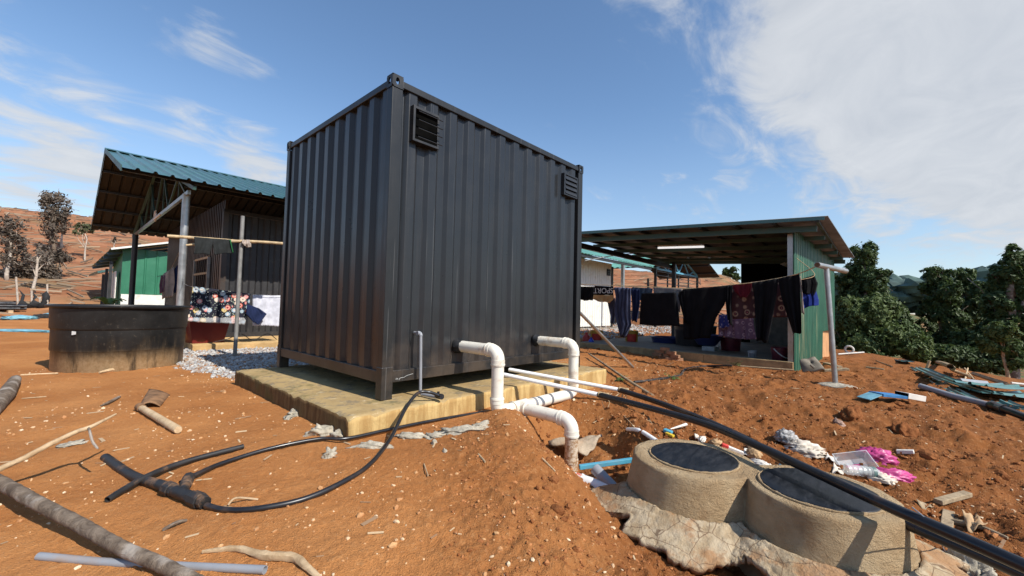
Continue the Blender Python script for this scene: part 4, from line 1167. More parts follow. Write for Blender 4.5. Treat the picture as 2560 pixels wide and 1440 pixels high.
# rails, poles and washing in front of the house
def wave(n, amp, seed):
    r = random.Random(seed); ph = [r.uniform(0, 6.28) for _ in range(4)]; fr = [r.uniform(.7, 1.3) for _ in range(4)]
    return lambda u, v: amp*(.6*math.sin(u*6.28*n*fr[0]+ph[0]+v*.9)+.4*math.sin(u*6.28*n*2.3*fr[1]+ph[1]+v*1.5)+.22*math.sin(u*6.28*n*4.7+ph[3]-v*2)+.3*math.sin(v*5*fr[2]+u*9+ph[2]))*(.45+.65*v)
def cloth(name, mat, label, cat, strips, nrm=(0, -1, 0), folds=3.0, amp=.03, seed=1, nu=16, nv=20, solid=.006, group=None, parent=None, over=None):
    """strips: list of (left edge points, right edge points), each a list running from the top down, in world space"""
    m = MB(); nrm = Vector(nrm).normalized(); wv = wave(folds, amp, seed); o = Vector(strips[0][0][0])
    for si, (le, re) in enumerate(strips):
        le = [Vector(p) for p in le]; re = [Vector(p) for p in re]
        def at(e, v):
            f = v*(len(e)-1); i = min(int(f), len(e)-2); t = f-i; return e[i]*(1-t)+e[i+1]*t
        vs = []
        for j in range(nv+1):
            v = j/nv
            a, b = at(le, v), at(re, v)
            for i in range(nu+1):
                u = i/nu; p = a*(1-u)+b*u
                vs.append(p+nrm*(wv(u+si*.37, v)) + Vector((0, 0, .25*amp*math.sin(u*7+seed)*v)) - o)
        m.add(vs, [(j*(nu+1)+i, j*(nu+1)+i+1, (j+1)*(nu+1)+i+1, (j+1)*(nu+1)+i) for j in range(nv) for i in range(nu)])
    if over:  # short flap folded over the rail
        le, re = over
        m.add([Vector(p)-o for p in le+re], [(0, 1, 3, 2)])
    ob = m.build(name, mat, None, smooth='all', loc=o, solid=solid)
    return tag(ob, label, cat, group)
def fabric(name, col, var=.2, sheen=.0, rough=.85):
    t = NT(name); co = t.coord(); n = t.noise(co, 6, 5, .6); f = t.noise(co, 240, 2, .5)
    t.set(t.mix(t.mp(n, .3, .7), tuple(x*(1-var) for x in col), tuple(x*(1+var) for x in col)), rough, 0, .1); t.bump(f, .1, .002)
fabric('cloth_black', (.0065, .0065, .0075)); fabric('cloth_charcoal', (.022, .024, .024)); fabric('cloth_navy', (.016, .024, .065)); fabric('cloth_slate', (.055, .065, .11))
fabric('cloth_denim', (.06, .08, .11)); fabric('cloth_grey', (.24, .21, .19)); fabric('cloth_tan', (.36, .23, .10)); fabric('cloth_maroon', (.10, .012, .02))
fabric('cloth_green', (.02, .10, .035)); fabric('cloth_white', (.55, .55, .60)); fabric('cloth_beige', (.33, .27, .23)); fabric('cloth_mauve', (.16, .08, .11)); fabric('cloth_blue', (.015, .03, .17))
def floral():
    t = NT('cloth_floral'); co = t.coord()
    v = t.vor(co, 9.5, rnd=.9); d = v.outputs['Distance']; cc = v.outputs['Color']
    hs = t.n('ShaderNodeSeparateColor'); t.l(cc, hs.inputs[0])
    ramp = t.n('ShaderNodeValToRGB'); ramp.color_ramp.interpolation = 'CONSTANT'; t.l(hs.outputs[0], ramp.inputs[0])
    e = ramp.color_ramp.elements; e[0].color = (.62, .20, .18, 1); e[1].color = (.55, .10, .06, 1); e[1].position = .2
    for p, c in ((.36, (.32, .42, .48)), (.55, (.70, .55, .42)), (.72, (.60, .42, .10)), (.84, (.20, .28, .36))): x = e.new(p); x.color = (*c, 1)
    ring = t.mp(t.noise(co, 60, 3), .4, .6)
    c = t.mix(t.mp(d, .50, .42), (.012, .012, .022), ramp.outputs[0])
    c = t.mix(t.mp(d, .34, .30, 0, .75), c, (.68, .56, .48)); c = t.mix(t.mp(d, .24, .20), c, ramp.outputs[0]); c = t.mix(t.mp(d, .12, .09), c, (.05, .03, .06))
    v2 = t.vor(co, 31); c = t.mix(t.mp(v2.outputs['Distance'], .30, .24, 0, .8), c, t.mix(v2.outputs['Color'], (.55, .5, .42), (.30, .40, .30)))
    s = t.n('ShaderNodeSeparateXYZ'); t.l(co, s.inputs[0])
    c = t.mix(t.mp(s.outputs[2], -.57, -.59, 0, .5), c, (.55, .56, .56))
    t.set(c, .8, 0, .3)
floral()
def batik(name, base, hi, dot, sc):
    t = NT(name); co = t.coord(); v = t.vor(co, sc, rnd=.55); n = t.noise(co, sc*3, 5, .7)
    c = t.mix(t.mp(v.outputs['Distance'], .46, .30), base, hi); c = t.mix(t.mp(v.outputs['Distance'], .24, .2), c, base); c = t.mix(t.mp(v.outputs['Distance'], .13, .1), c, dot)
    c = t.mix(t.mp(n, .5, .6, 0, .45), c, base); t.set(c, .75, 0, .3)
batik('cloth_batik', (.055, .02, .022), (.34, .24, .17), (.30, .10, .10), 7.5)
batik('cloth_sarong', (.16, .09, .14), (.42, .30, .34), (.05, .06, .20), 9)
batik('cloth_bluesarong', (.02, .03, .16), (.45, .36, .42), (.02, .03, .2), 14)

pole_b = Zp(587, 891, .0)
rod('washing_pole', 'grey_post', 'plain grey steel pole standing in the gravel with a bamboo rail tied on', 'pole', [Vector((pole_b.x, pole_b.y, -.1)), Bp(607, 540, pole_b.y)], .031, 16, spl=False)
yb = pole_b.y
rod('bamboo_rail', 'bamboo', 'longer bamboo rail reaching left from the grey pole past the silver post', 'rail', [Bp(418, 590, yb+.2), Bp(520, 597, yb+.15), Bp(640, 606, yb+.06)], [.028, .026, .022], 10)
rod('bamboo_rail', 'bamboo', 'bamboo rail running right from the grey pole behind the container', 'rail', [Bp(465, 613, yb+.08), Bp(600, 603, yb-.02), Bp(720, 610, yb-.06)], [.016, .026, .028], 10)
cloth('shorts', 'cloth_charcoal', 'charcoal shorts with green side stripe draped over the bamboo rail', 'shorts',
      [([Bp(485, 592, yb-.03), Bp(487, 615, yb-.04), Bp(484, 634, yb-.05)], [Bp(532, 596, yb-.03), Bp(531, 610, yb-.05), Bp(524, 636, yb-.07)]),
       ([Bp(532, 596, yb-.03), Bp(533, 610, yb-.05), Bp(537, 636, yb-.07)], [Bp(575, 599, yb-.03), Bp(579, 618, yb-.04), Bp(582, 632, yb-.05)])], folds=1.4, amp=.022, seed=4)
stp = cloth('side_stripe', 'cloth_green', None, None, [([Bp(574, 599, yb-.06), Bp(578, 618, yb-.07), Bp(581, 632, yb-.08)], [Bp(577, 599, yb-.06), Bp(581, 618, yb-.07), Bp(584, 632, yb-.08)])], folds=.5, amp=.003, seed=2, nu=2, nv=6)
_sh = bpy.data.objects['shorts']; _w = stp.location.copy(); stp.parent = _sh; stp.location = _w-_sh.location
cloth('rag', 'cloth_beige', 'pale knotted rag tied round the grey pole', 'rag', [([Bp(606, 600, yb-.05), Bp(604, 608, yb-.08), Bp(612, 616, yb-.05)], [Bp(626, 600, yb-.03), Bp(628, 609, yb-.05), Bp(629, 619, yb-.03)])], folds=2, amp=.03, seed=8, solid=.02)
yf = 9.35
rod('washing_line', 'grey_post', 'thin line holding the floral and white cloths before the black wall', 'line', [Vector((1.6, 10.0, 1.34)), Bp(480, 717, yf), Bp(620, 737, yf), Bp(720, 738, yf)], .004, 5)
cloth('floral_cloth', 'cloth_floral', 'large dark cloth printed with pink and blue flowers on the line', 'cloth', [([Bp(482, 715, yf), Bp(476, 760, yf), Bp(468, 803, yf)], [Bp(627, 735, yf), Bp(622, 775, yf), Bp(612, 812, yf)])], folds=5, amp=.025, seed=3, nu=40, nv=24)
cloth('white_cloth', 'cloth_white', 'white patterned cloth on the line beside the container', 'cloth', [([Bp(632, 737, yf+.05), Bp(632, 775, yf+.05), Bp(632, 814, yf+.05)], [Bp(712, 739, yf+.05), Bp(711, 777, yf+.05), Bp(709, 816, yf+.05)])], folds=4, amp=.02, seed=5, nu=24)
cloth('dark_cloth', 'cloth_navy', 'small dark navy cloth hanging slantwise beside the white cloth', 'cloth', [([Bp(618, 760, yf-.1), Bp(616, 786, yf-.1), Bp(634, 806, yf-.1)], [Bp(648, 771, yf-.1), Bp(666, 785, yf-.1), Bp(646, 811, yf-.1)])], folds=2, amp=.03, seed=6)
yl = 11.6
for nm, mat, lb, x0, x1, t0, t1, bt, sd in (
        ('sweater', 'cloth_mauve', 'mauve garment at the far left of the side washing line', 398, 412, 690, 688, 735, 11),
        ('shirt', 'cloth_beige', 'beige shirt hanging between the mauve garment and the silver post', 404, 434, 685, 668, 748, 12),
        ('shirt', 'cloth_navy', 'navy shirt hanging just left of the silver post', 432, 449, 672, 655, 735, 13)):
    cloth(nm, mat, lb, 'clothing', [([Bp(x0+4, t0, yl), Bp(x0, (t0+bt)/2, yl), Bp(x0+2, bt, yl)], [Bp(x1, t1, yl), Bp(x1+2, (t1+bt)/2, yl), Bp(x1-2, bt-8, yl)])], folds=2.2, amp=.05, seed=sd, nu=10, nv=12)
rod('washing_line', 'grey_post', 'thin side line carrying mauve and beige clothes left of the silver post', 'line', [Bp(392, 692, yl+.02), Bp(425, 676, yl+.02), Vector((1.58, 10.07, 2.1))], .006, 5)
simple('red_plastic', (.14, .012, .012), .4, 0, .1, 4, .5)
def basin(name, mat, label, c, r0, r1, h, cat='basin', n=32, sx=1, sy=1, group=None, rz=0):
    m = MB().lathe([(r0*.97, 0), (r0, .006), (r1*.985, h*.97), (r1*1.04, h*.975), (r1*1.05, h), (r1*1.0, h), (r1*.97, h*.96), (r0*.96, .012), (.01, .012)], n=n, sx=sx, sy=sy)
    o = m.build(name, mat, None, smooth=True, loc=c); o.rotation_euler.z = rz
    return tag(o, label, cat, group)
def square_tub(name, mat, label, c, w0, d0, w1, d1, h, rz=0):
    m = MB(); t = .012
    def ring(w, d, z): return [(-w, -d, z), (w, -d, z), (w, d, z), (-w, d, z)]
    vs = ring(w0, d0, 0)+ring(w1, d1, h)+ring(w1+.02, d1+.02, h)+ring(w1+.02, d1+.02, h+.015)+ring(w1-t, d1-t, h+.015)+ring(w0-t, d0-t, .02)
    fs = [(3, 2, 1, 0)]+[(a*4+k, a*4+(k+1) % 4, a*4+4+(k+1) % 4, a*4+4+k) for a in range(5) for k in range(4)]+[(20, 21, 22, 23)]
    m.add(vs, fs); o = m.build(name, mat, None, loc=c, bevel=.012); o.rotation_euler.z = rz
    return tag(o, label, 'basin')
square_tub('basin', 'red_plastic', 'dark red square plastic basin behind the black tub', Vector((1.98, 10.0, .13)), .26, .24, .34, .30, .46, .1)
MB().tube(spline([Vector((2.0, 9.6, .15)), Vector((2.3, 9.7, .2)), Vector((2.5, 9.62, .3)), Vector((2.75, 9.7, .16)), Vector((3.0, 9.66, .28)), Vector((3.2, 9.7, .15))], 6), .008, 6).build('cable', 'dark_steel', None, smooth=True)
tag(bpy.data.objects['cable'], 'loose grey cable curling on the house slab edge', 'cable')

# green hut behind the house
def make_hut():
    yh = 22.0
    K = thing('green_hut', 'green corrugated hut with a white base seen past the big tub', 'hut', Bp(300, 742, yh))
    o = K.location.copy(); L = lambda v: Vector(v)-o
    a0 = Bp(300, 742, yh).x; a1 = Bp(470, 742, yh).x
    zb = -.1; zw = Bp(300, 735, yh).z; zt = Bp(330, 622, yh).z
    m = MB(); corr_panel(m, a1-a0, zw, zt, lambda x, d, z: L((a0+x, yh+d, z)), pitch=.36, out=.28, inn=.03, depth=-.03, start=.0); m.build('wall_panel', 'wall_green', K)
    MB().box(*L((a0+.02, yh-.02, zb)), *L((a1, yh+.1, zw-.005))).build('base_wall', 'white_paint', K)
    m = MB(); corr_panel(m, 4.0, zb, zt, lambda x, d, z: L((a0+.0+d, yh+4.0-x, z)), pitch=.3, depth=.03); m.build('wall_panel', 'wall_green', K)
    # lean-to roof reaching left
    p = [Bp(276, 624, yh-.5), Bp(480, 600, yh-.5)]
    l2 = Bp(228, 668, yh+3.4)
    ra0, ra1 = p[0].x, p[1].x; zf = p[0].z
    q00, q10, q01 = Bp(278, 622, yh-.5), Bp(480, 600, yh-.5), Bp(229, 667, yh+4.0)
    q11 = Vector((q10.x+q01.x-q00.x, q01.y, q10.z+q01.z-q00.z)); n = 16; m = MB(); vs = []
    for k in range(n+1):
        f = k/n; vs += [L(q00.lerp(q01, f))+Vector((0, 0, .03*(k % 2))), L(q10.lerp(q11, f))+Vector((0, 0, .03*(k % 2)))]
    m.add(vs, [(2*k, 2*k+1, 2*k+3, 2*k+2) for k in range(n)]); m.build('roof_sheet', 'roof_green', K, solid=.02)
    MB().bar(L(q00), L(q10), .05, .07).build('fascia', 'white_paint', K)  # added white bar paints the bright sheen along the roof edge
    for f in (.15, .35, .55, .75, .95):
        A0, A1 = q00.lerp(q01, f), q10.lerp(q11, f); MB().bar(L(A0)-Vector((0, 0, .08)), L(A1)-Vector((0, 0, .08)), .08, .10).build('purlin', 'slate_blue_under', K)
    for f in (.1, .5, .85):
        b = yh-.4+5*f; MB().bar(L((a0-.3, b, -.1)), L((a0-.3, b, zf-.35-.5*f)), .09, .09).build('post', 'dark_steel', K)
    for f in (.2, .45, .7): MB().box(*L((a0-.12, yh-.4+5*f, .3)), *L((a0-.09, yh+.3+5*f, 2.0))).build('panel', 'white_paint', K)
make_hut()
def make_small_hut():
    yh = 30.0; K = thing('far_hut', 'low far hut with a green roof edge left of the green hut', 'hut', Bp(262, 745, yh)); o = K.location.copy()
    p = Bp(244, 680, yh); q = Bp(300, 672, yh)
    m = MB(); m.add([p-o, q-o, q-o+Vector((0, 3, .1)), p-o+Vector((-.2, 3, -.1))], [(0, 1, 2, 3)]); m.build('roof_sheet', 'roof_green', K, solid=.10)
    for px in (264, 272, 280): 
        b = Bp(px, 745, yh+.6); MB().bar(Vector((b.x, b.y, -.1))-o, Vector((b.x, b.y, p.z))-o, .1, .1).build('post', 'dark_steel', K)
    c = Bp(276, 745, yh+1.2); MB().box(*(Vector((c.x-.1, c.y, -.1))-o), *(Vector((c.x+1.4, c.y+2, p.z-.05))-o)).build('wall_panel', 'white_paint', K)
make_small_hut()
# ------------------------------------------------------------------ right: open laundry shed, washing, huts behind
def stained_green():
    t = NT('wall_green_stained'); co = t.coord(); st = t.noise(t.scaled(co, (8, 8, .5)), 1.0, 6, .7); n = t.noise(co, 2, 5)
    c = t.mix(t.mp(n, .3, .7), (.013, .072, .042), (.021, .105, .062))
    c = t.mix(t.mp(st, .53, .66, 0, .75), c, (.26, .25, .14)); t.set(c, .5, 0, .45)
stained_green()
simple('kerb_timber', (.36, .25, .13), .85, 0, .25, 6, .2, .4, 30, dirt=(.22, .15, .08), dirt_amt=.5)
simple('floor_cement', (.21, .165, .12), .75, 0, .25, 2, .3, .3, 25)
simple('orange_wall', (.52, .27, .12), .9, 0, .15, 3)
simple('plaster_dark', (.16, .15, .13), .85)
def lamp_mat():
    t = NT('tube_light'); t.set((.8, .8, .8), .4); t.b.inputs['Emission Color'].default_value = (1, 1, 1, 1); t.b.inputs['Emission Strength'].default_value = .7
lamp_mat()
def make_shed():
    K = thing('laundry_shed', 'open fronted laundry shed with flat corrugated roof and green side wall', 'shed', (9.5, 3.5, -.1))
    o = Vector((9.5, 3.5, -.1)); L = lambda *p: Vector(p)-o
    fl, fr = 6.3, .74; af, ab = 9.0, 15.2
    def zr(a, b): return 2.67+(b-.74)*.05-(a-9.0)*.012
    def yr(a): return .74-(a-9)*.018       # right eave drifts a little
    # sheet: corrugation runs across the shed (along Y)
    m = MB(); n = 62*4; vs = []
    for k in range(n+1):
        a = af+(ab-af)*k/n; d = .016*math.cos(2*math.pi*k/4)
        vs += [L(a, yr(a)-.05, zr(a, yr(a))+d+.03), L(a, fl, zr(a, fl)+d+.03)]
    m.add(vs, [(2*k, 2*k+1, 2*k+3, 2*k+2) for k in range(n)])
    m.build('roof_sheet', 'shed_under', K, smooth='all', solid=.004)
    MB().bar(L(af-.02, yr(af), zr(af, yr(af))+.005), L(af-.02, fl, zr(af, fl)+.005), .02, .06).build('fascia', 'roof_green', K)
    # beams along the shed and purlins across
    for a, h in ((9.35, .11), (10.5, .08), (11.75, .10), (13.0, .08), (14.2, .08), (15.1, .11)):
        MB().bar(L(a, yr(a)+.15, zr(a, 1)-.115), L(a, fl, zr(a, fl)-.115), .07, h).build('beam', 'truss_green', K)
    for b in np.linspace(.85, 6.2, 9):
        MB().bar(L(af+.02, b, zr(af, b)-.02), L(ab-.02, b, zr(ab, b)-.02), .05, .06).build('purlin', 'dark_steel', K)
    for b in (6.22,): MB().bar(L(9.2, b, zr(9.2, b)-.22), L(15.2, b-.45, zr(15, b)-.30), .09, .14).build('side_beam', 'dark_steel', K)
    MB().bar(L(9.6, 1.33, -.12), L(9.6, 1.33, zr(9.6, 1.3)-.15), .09, .09).build('post', 'galvanised', K)
    p = Ap(1685, 660, 15.1); MB().bar(L(15.1, p.y, -.1), L(15.1, p.y, zr(15.1, p.y)-.1), .12, .12).build('post', 'dark_steel', K)
    MB().bar(L(9.6, 6.22, -.1), L(9.6, 6.22, zr(9.6, 6.2)-.1), .10, .10).build('post', 'dark_steel', K)
    # right side wall, corrugated, dirty with splash
    m = MB(); w0, w1 = Vector((9.52, 1.245)), Vector((15.1, 1.03)); d_ = (w1-w0); ln = d_.length; d_.normalize(); n_ = Vector((d_.y, -d_.x))
    zlow = lambda x: -.16 if x < 3.3 else .55
    pr_ = corr_profile(ln, pitch=.19, out=.10, inn=.04, depth=-.028, start=.02)
    top = lambda x: zr(9.52+x, 1.0)-.06
    vs0 = [L(*(w0+d_*x-n_*q*-1), zlow(x)) for x, q in pr_]; vs1 = [L(*(w0+d_*x-n_*q*-1), top(x)) for x, q in pr_]
    nn = len(pr_); m.add(vs0+vs1, [(i, i+1, nn+i+1, nn+i) for i in range(nn-1)]); m.build('side_wall', 'wall_green_stained', K, solid=.004)
    MB().box(*L(12.9, 1.16, -.3), *L(15.0, 1.26, .60)).build('base_wall', 'orange_wall', K)
    # back wall panel at the right
    q0 = Ap(1853, 645, 15.15); q1 = Ap(2000, 645, 15.15)
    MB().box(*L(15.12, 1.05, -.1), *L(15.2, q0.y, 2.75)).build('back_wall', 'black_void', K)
    MB().box(*L(14.95, 1.1, -.1), *L(15.1, q0.y-.3, .85)).build('low_wall', 'plaster_dark', K)
    # floor and timber kerb
    MB().box(*L(9.62, 1.3, -.2), *L(15.3, 6.6, -.005)).build('floor_slab', 'floor_cement', K)
    for b0, b1, zz_ in ((1.28, 2.9, -.005), (2.905, 4.25, -.002), (4.255, 6.2, .004)):
        MB().box(*L(9.46, b0, -.22), *L(9.61, b1, zz_+.055)).build('kerb_beam', 'kerb_timber', K, bevel=.008)
    for k, (x0, y0, x1, y1, a) in enumerate(((1645, 620, 1760, 617, 11.4), (1717, 650, 1812, 648, 14.4))):
        p, q = Ap(x0, y0, a), Ap(x1, y1, a)
        Q = thing('tube_lamp', None, None); Q.parent = K
        MB().tube([L(*p), L(*q)], .026, 10).build('tube', 'tube_light', Q, smooth=True)
        MB().bar(L(*p)+Vector((0, 0, .05)), L(*q)+Vector((0, 0, .05)), .06, .035).build('housing', 'white_paint', Q)
    h = Ap(1962, 660, 13.0); g = Ap(1985, 652, 13.0)
    Q = thing('shower_head', None, None); Q.parent = K
    MB().tube([L(*g)+Vector((0, -.5, .12)), L(*g), L(*h)], .018, 8).build('arm', 'white_paint', Q, smooth=True)
    MB().tube([L(*h)+Vector((0, .03, -.05)), L(*h)+Vector((0, -.02, .03))], [.10, .03], 14).build('rose', 'white_paint', Q, smooth=True)
def shed_under():
    t = NT('shed_under'); co = t.coord(); n = t.noise(co, 1.7, 5, .6)
    t.set(t.mix(t.mp(n, .35, .65), (.11, .105, .10), (.21, .205, .195)), .5, .2, .5)
shed_under()
make_shed()
# goods on the shed floor
simple('pail_yellow', (.42, .24, .02), .45, 0, .1); simple('pail_red', (.45, .03, .02), .5); simple('basin_blue', (.012, .022, .10), .4, 0, .1); simple('pail_maroon', (.12, .015, .03), .45)
simple('tin_white', (.40, .41, .42), .5); simple('bottle_blue', (.02, .05, .42), .3); simple('brick', (.36, .19, .11), .95, 0, .3, 9, .2, .6, 40, dirt=(.34, .24, .16), dirt_amt=.6)
def pail(name, label, c, r, h, mat, lab=None, handle=None):
    K = thing(name, label, 'bucket', c)
    MB().lathe([(r*.84, 0), (r*.86, .006), (r*.98, h*.84), (r*1.05, h*.845), (r*1.05, h*.90), (r*1.0, h*.91), (r*1.0, h*.98), (r*1.06, h), (r*.97, h), (r*.82, .02), (.01, .02)], n=28).build('shell', mat, K, smooth=True)
    if lab:
        d = math.atan2(-c[1], -c[0]); m = MB(); n = 12; vs = []
        for k in range(n+1):
            a = d-.8+1.6*k/n
            for z, f in ((h*.2, .885), (h*.78, .975)): vs.append(((r*f+.004)*math.cos(a), (r*f+.004)*math.sin(a), z))
        m.add(vs, [(2*k, 2*k+2, 2*k+3, 2*k+1) for k in range(n)]); m.build('label_band', lab, K, smooth='all')
    if handle:
        pts = [Vector((math.cos(a)*r*1.05*handle[0]-math.sin(a)*0, math.sin(a)*r*1.05*handle[1], h*.92-.5*h*abs(math.sin(t)))) for t, a in [(math.pi*k/12, math.pi*k/12+math.radians(150)) for k in range(13)]]
        MB().tube(pts, .012, 7).build('handle', 'white_paint', K, smooth=True)
fz = -.10
pail('bucket', 'yellow paint bucket with red label standing by the slanting steel bar', Vector((11.4, 6.68, h1(11.4, 6.68))), .20, .42, 'pail_yellow', 'pail_red')
pail('bucket', 'yellow bucket with red label half hidden behind the blue dress', Vector((11.9, 5.75, fz)), .20, .42, 'pail_yellow', 'pail_red')
p = Ap(1995, 900, 10.2); pail('bucket', 'maroon bucket with white handle next to the shed corner post', Vector((10.3, 1.62, fz)), .165, .36, 'pail_maroon', None, (1, 1))
pail('bucket', 'small white paint tin on the shed floor below the black trousers', Vector((10.35, 2.15, fz)), .085, .24, 'tin_white', 'pipe_print')
pail('bucket', 'dull red bucket below the hanging purple sarong', Vector((11.6, 2.9, fz)), .24, .42, 'pail_maroon')
basin('basin', 'basin_blue', 'wide dark blue basin on the shed floor behind the black cloth', Vector((12.6, 4.9, fz)), .42, .50, .26)
basin('basin', 'basin_blue', 'blue basin tilted on a white crate below the sarong', Vector((11.2, 3.35, fz+.22)), .22, .40, .26)
MB().box(-.2, -.15, 0, .2, .15, .2).build('crate', 'tin_white', None, loc=Vector((11.15, 3.25, fz)), bevel=.01); tag(bpy.data.objects['crate'], 'small pale crate under the tilted blue basin', 'crate')
p_ = Vector((12.3, 4.0, fz))
m = MB().lathe([(.50, 0), (.52, .02), (.55, .62), (.58, .66), (.56, .67), (.5, .1), (.02, .1)], n=28); tag(m.build('barrel', 'vent_black', None, smooth=True, loc=p_), 'black barrel in the shade behind the long black shirt', 'barrel')
def bottle(name, mat, label, c, h, r, cat='bottle'):
    m = MB().lathe([(r*.9, 0), (r, .01), (r, h*.55), (r*.8, h*.7), (r*.35, h*.85), (r*.35, h), (.001, h)], n=14); return tag(m.build(name, mat, None, smooth=True, loc=c), label, cat)
pb = Ap(1478, 858, 10.6); bottle('bottle', 'bottle_blue', 'blue detergent bottle beside the shed kerb near the container', Vector((10.6, pb.y, h1(10.6, pb.y))), .26, .085)
pb = Ap(1466, 856, 10.9); bottle('packet', 'pail_red', 'red detergent packet beside the blue bottle', Vector((10.9, pb.y, h1(10.9, pb.y))), .34, .12, 'packet')
# bricks by the kerb
bme = None; gnd = h1(9.3, 3.8)-.01
for k, (px, py, lvl, rz, lb) in enumerate(((1640, 895, 0, .3, 'bottom left brick of the small pile against the shed kerb'), (1658, 897, 0, -.2, 'second brick on the ground in the kerb pile'), (1676, 899, 0, .2, 'third brick on the ground in the kerb pile'), (1693, 900, 0, .9, 'broken brick right of the kerb pile'),
        (1643, 885, 1, -.1, 'left brick of the second course in the kerb pile'), (1668, 888, 1, .15, 'middle brick of the second course in the kerb pile'), (1688, 890, 1, -.1, 'right brick of the second course in the kerb pile'), (1647, 876, 2, .2, 'left brick of the top course in the kerb pile'), (1678, 879, 2, .05, 'right brick of the top course in the kerb pile'), (1660, 868, 3, .35, 'single brick crowning the kerb pile'))):
    p = Ap(px, py, 9.28)
    if bme is None:
        b_ = MB().box(-.10, -.05, 0, .10, .05, .068).build('brick', 'brick', None, bevel=.006); bme = b_
    else:
        b_ = bme.copy(); C.objects.link(b_)
    b_.location = (9.28+.05*(k % 2), p.y, gnd+lvl*.069); b_.rotation_euler = (0, 0, math.pi/2+rz)
    tag(b_, lb, 'brick', 'bricks piled against the shed kerb')

# T shaped washing post with its footing
def make_tpost():
    base = Zp(2090, 965, -.1); K = thing('washing_post', 'T shaped galvanised washing post set in a blob of concrete', 'washing post', (base.x, base.y, base.z)); o = K.location.copy()
    top = Ap(2066, 672, base.x+.02)
    MB().tube([Vector((0, 0, -.1)), top-o], .036, 18).build('post', 'galvanised', K, smooth=True)
    e0, e1 = Zp(2008, 660, 1.75), Zp(2112, 682, 1.75)
    dr = (e1-e0); t_ = ((top-e0).dot(dr))/dr.dot(dr)
    cen = Vector((top.x, top.y, top.z+.03)); dv = Vector((dr.x, dr.y, 0)).normalized()
    MB().tube([cen-dv*.40-o, cen+dv*.95-o], .042, 18, hollow=.86).build('cross_bar', 'galvanised', K, smooth=True)
    MB().tube([cen-dv*.402-o, cen-dv*.395-o], .036, 16).build('end_plug', 'rusty', K, smooth=True)
    m = MB(); v0, f0 = rock_verts(2)
    m.add([(v[0]*.20*(1+.25*math.sin(5*math.atan2(v[1], v[0]))), v[1]*.26*(1+.2*math.sin(3*math.atan2(v[1], v[0])+1)), max(v[2], -.2)*.055) for v in v0], f0.tolist()); m.build('footing', 'mortar', K, smooth='all', sub=1)
    return cen-dv*.34
tie = make_tpost()
# the washing line and the clothes on it
AX = 8.0
ln = [tie, Ap(1990, 686, AX-.15), Ap(1900, 704, AX-.05), Ap(1830, 712, AX), Ap(1740, 721, AX), Ap(1640, 718, AX), Ap(1540, 714, AX), Ap(1440, 710, AX)]
rod('washing_line', 'twine', 'long sagging rope line of clothes from the T post to the container', 'line', ln, .008, 6)
def A_(px, py, d=0.0): return Ap(px, py, AX+d)
N_ = (-1, 0, 0)
def hang(name, mat, label, cat, strips, d=0.0, **k):
    return cloth(name, mat, label, cat, [([A_(x, y, d) for x, y in a], [A_(x, y, d) for x, y in b]) for a, b in strips], nrm=N_, **k)
hang('shirt', 'cloth_black', 'small black garment at the container end of the long line', 'clothing', [([(1450, 716), (1450, 735), (1452, 750)], [(1486, 717), (1486, 735), (1480, 752)])], .1, folds=3, amp=.05, seed=21)
sp = hang('sport_shirt', 'cloth_black', 'black and tan shirt lettered SPORT hung upside down', 'shirt', [([(1487, 714), (1486, 725), (1485, 737)], [(1534, 717), (1533, 727), (1534, 738)])], -.05, folds=1.5, amp=.012, seed=22)
tn = hang('tan_panel', 'cloth_tan', None, None, [([(1484, 737), (1483, 747), (1495, 753)], [(1535, 738), (1534, 748), (1524, 757)])], -.05, folds=1.8, amp=.03, seed=22)
w_ = tn.location.copy(); tn.parent = sp; tn.location = w_-sp.location
def sport_text():
    cu = bpy.data.curves.new('t', 'FONT'); cu.body = 'SPORT'; cu.size = .16; cu.extrude = .001; cu.align_x = 'CENTER'; cu.align_y = 'CENTER'
    to = bpy.data.objects.new('t', cu); C.objects.link(to); bpy.context.view_layer.update()
    me = bpy.data.meshes.new_from_object(to); bpy.data.objects.remove(to); me.materials.append(MAT['chalk'])
    c = A_(1508, 726, -.09); t = bpy.data.objects.new('lettering', me); C.objects.link(t)
    # upright text would run along -Y facing -X; the shirt hangs upside down
    r = Matrix(((0, 0, -1), (1, 0, 0), (0, -1, 0))).to_4x4()
    t.matrix_world = Matrix.Translation(c) @ r
    t.scale = (1, 1, 1)
    t.parent = sp; t.matrix_parent_inverse = Matrix.Translation(sp.location).inverted()
sport_text()
hang('dress', 'cloth_slate', 'blue grey long dress gathered to a point on the long line', 'dress', [([(1535, 718), (1540, 740), (1538, 780), (1545, 815), (1552, 840)], [(1578, 720), (1577, 740), (1575, 780), (1578, 810), (1562, 842)])], -.05, folds=4, amp=.09, seed=23, nu=22)
hang('dress_sleeve', 'cloth_slate', 'loose blue grey shirt sleeve hanging left of the long dress', 'clothing', [([(1516, 745), (1522, 775), (1526, 805)], [(1538, 745), (1540, 775), (1536, 812)])], .12, folds=1.5, amp=.04, seed=33) 
hang('shirt', 'cloth_navy', 'navy shirt behind the blue grey dress on the line', 'shirt', [([(1576, 722), (1578, 750), (1580, 803)], [(1600, 724), (1600, 760), (1593, 805)])], .06, folds=3, amp=.05, seed=24)
hang('jeans', 'cloth_denim', 'faded denim shorts with pale seams on the line', 'shorts', [([(1581, 718), (1585, 728), (1590, 745)], [(1633, 721), (1630, 735), (1605, 752)])], .15, folds=3, amp=.03, seed=25)
hang('towel', 'cloth_grey', 'grey towel at the sagging middle of the line', 'towel', [([(1633, 718), (1634, 730), (1636, 742)], [(1705, 722), (1702, 750), (1701, 782)])], .12, folds=3, amp=.02, seed=26)
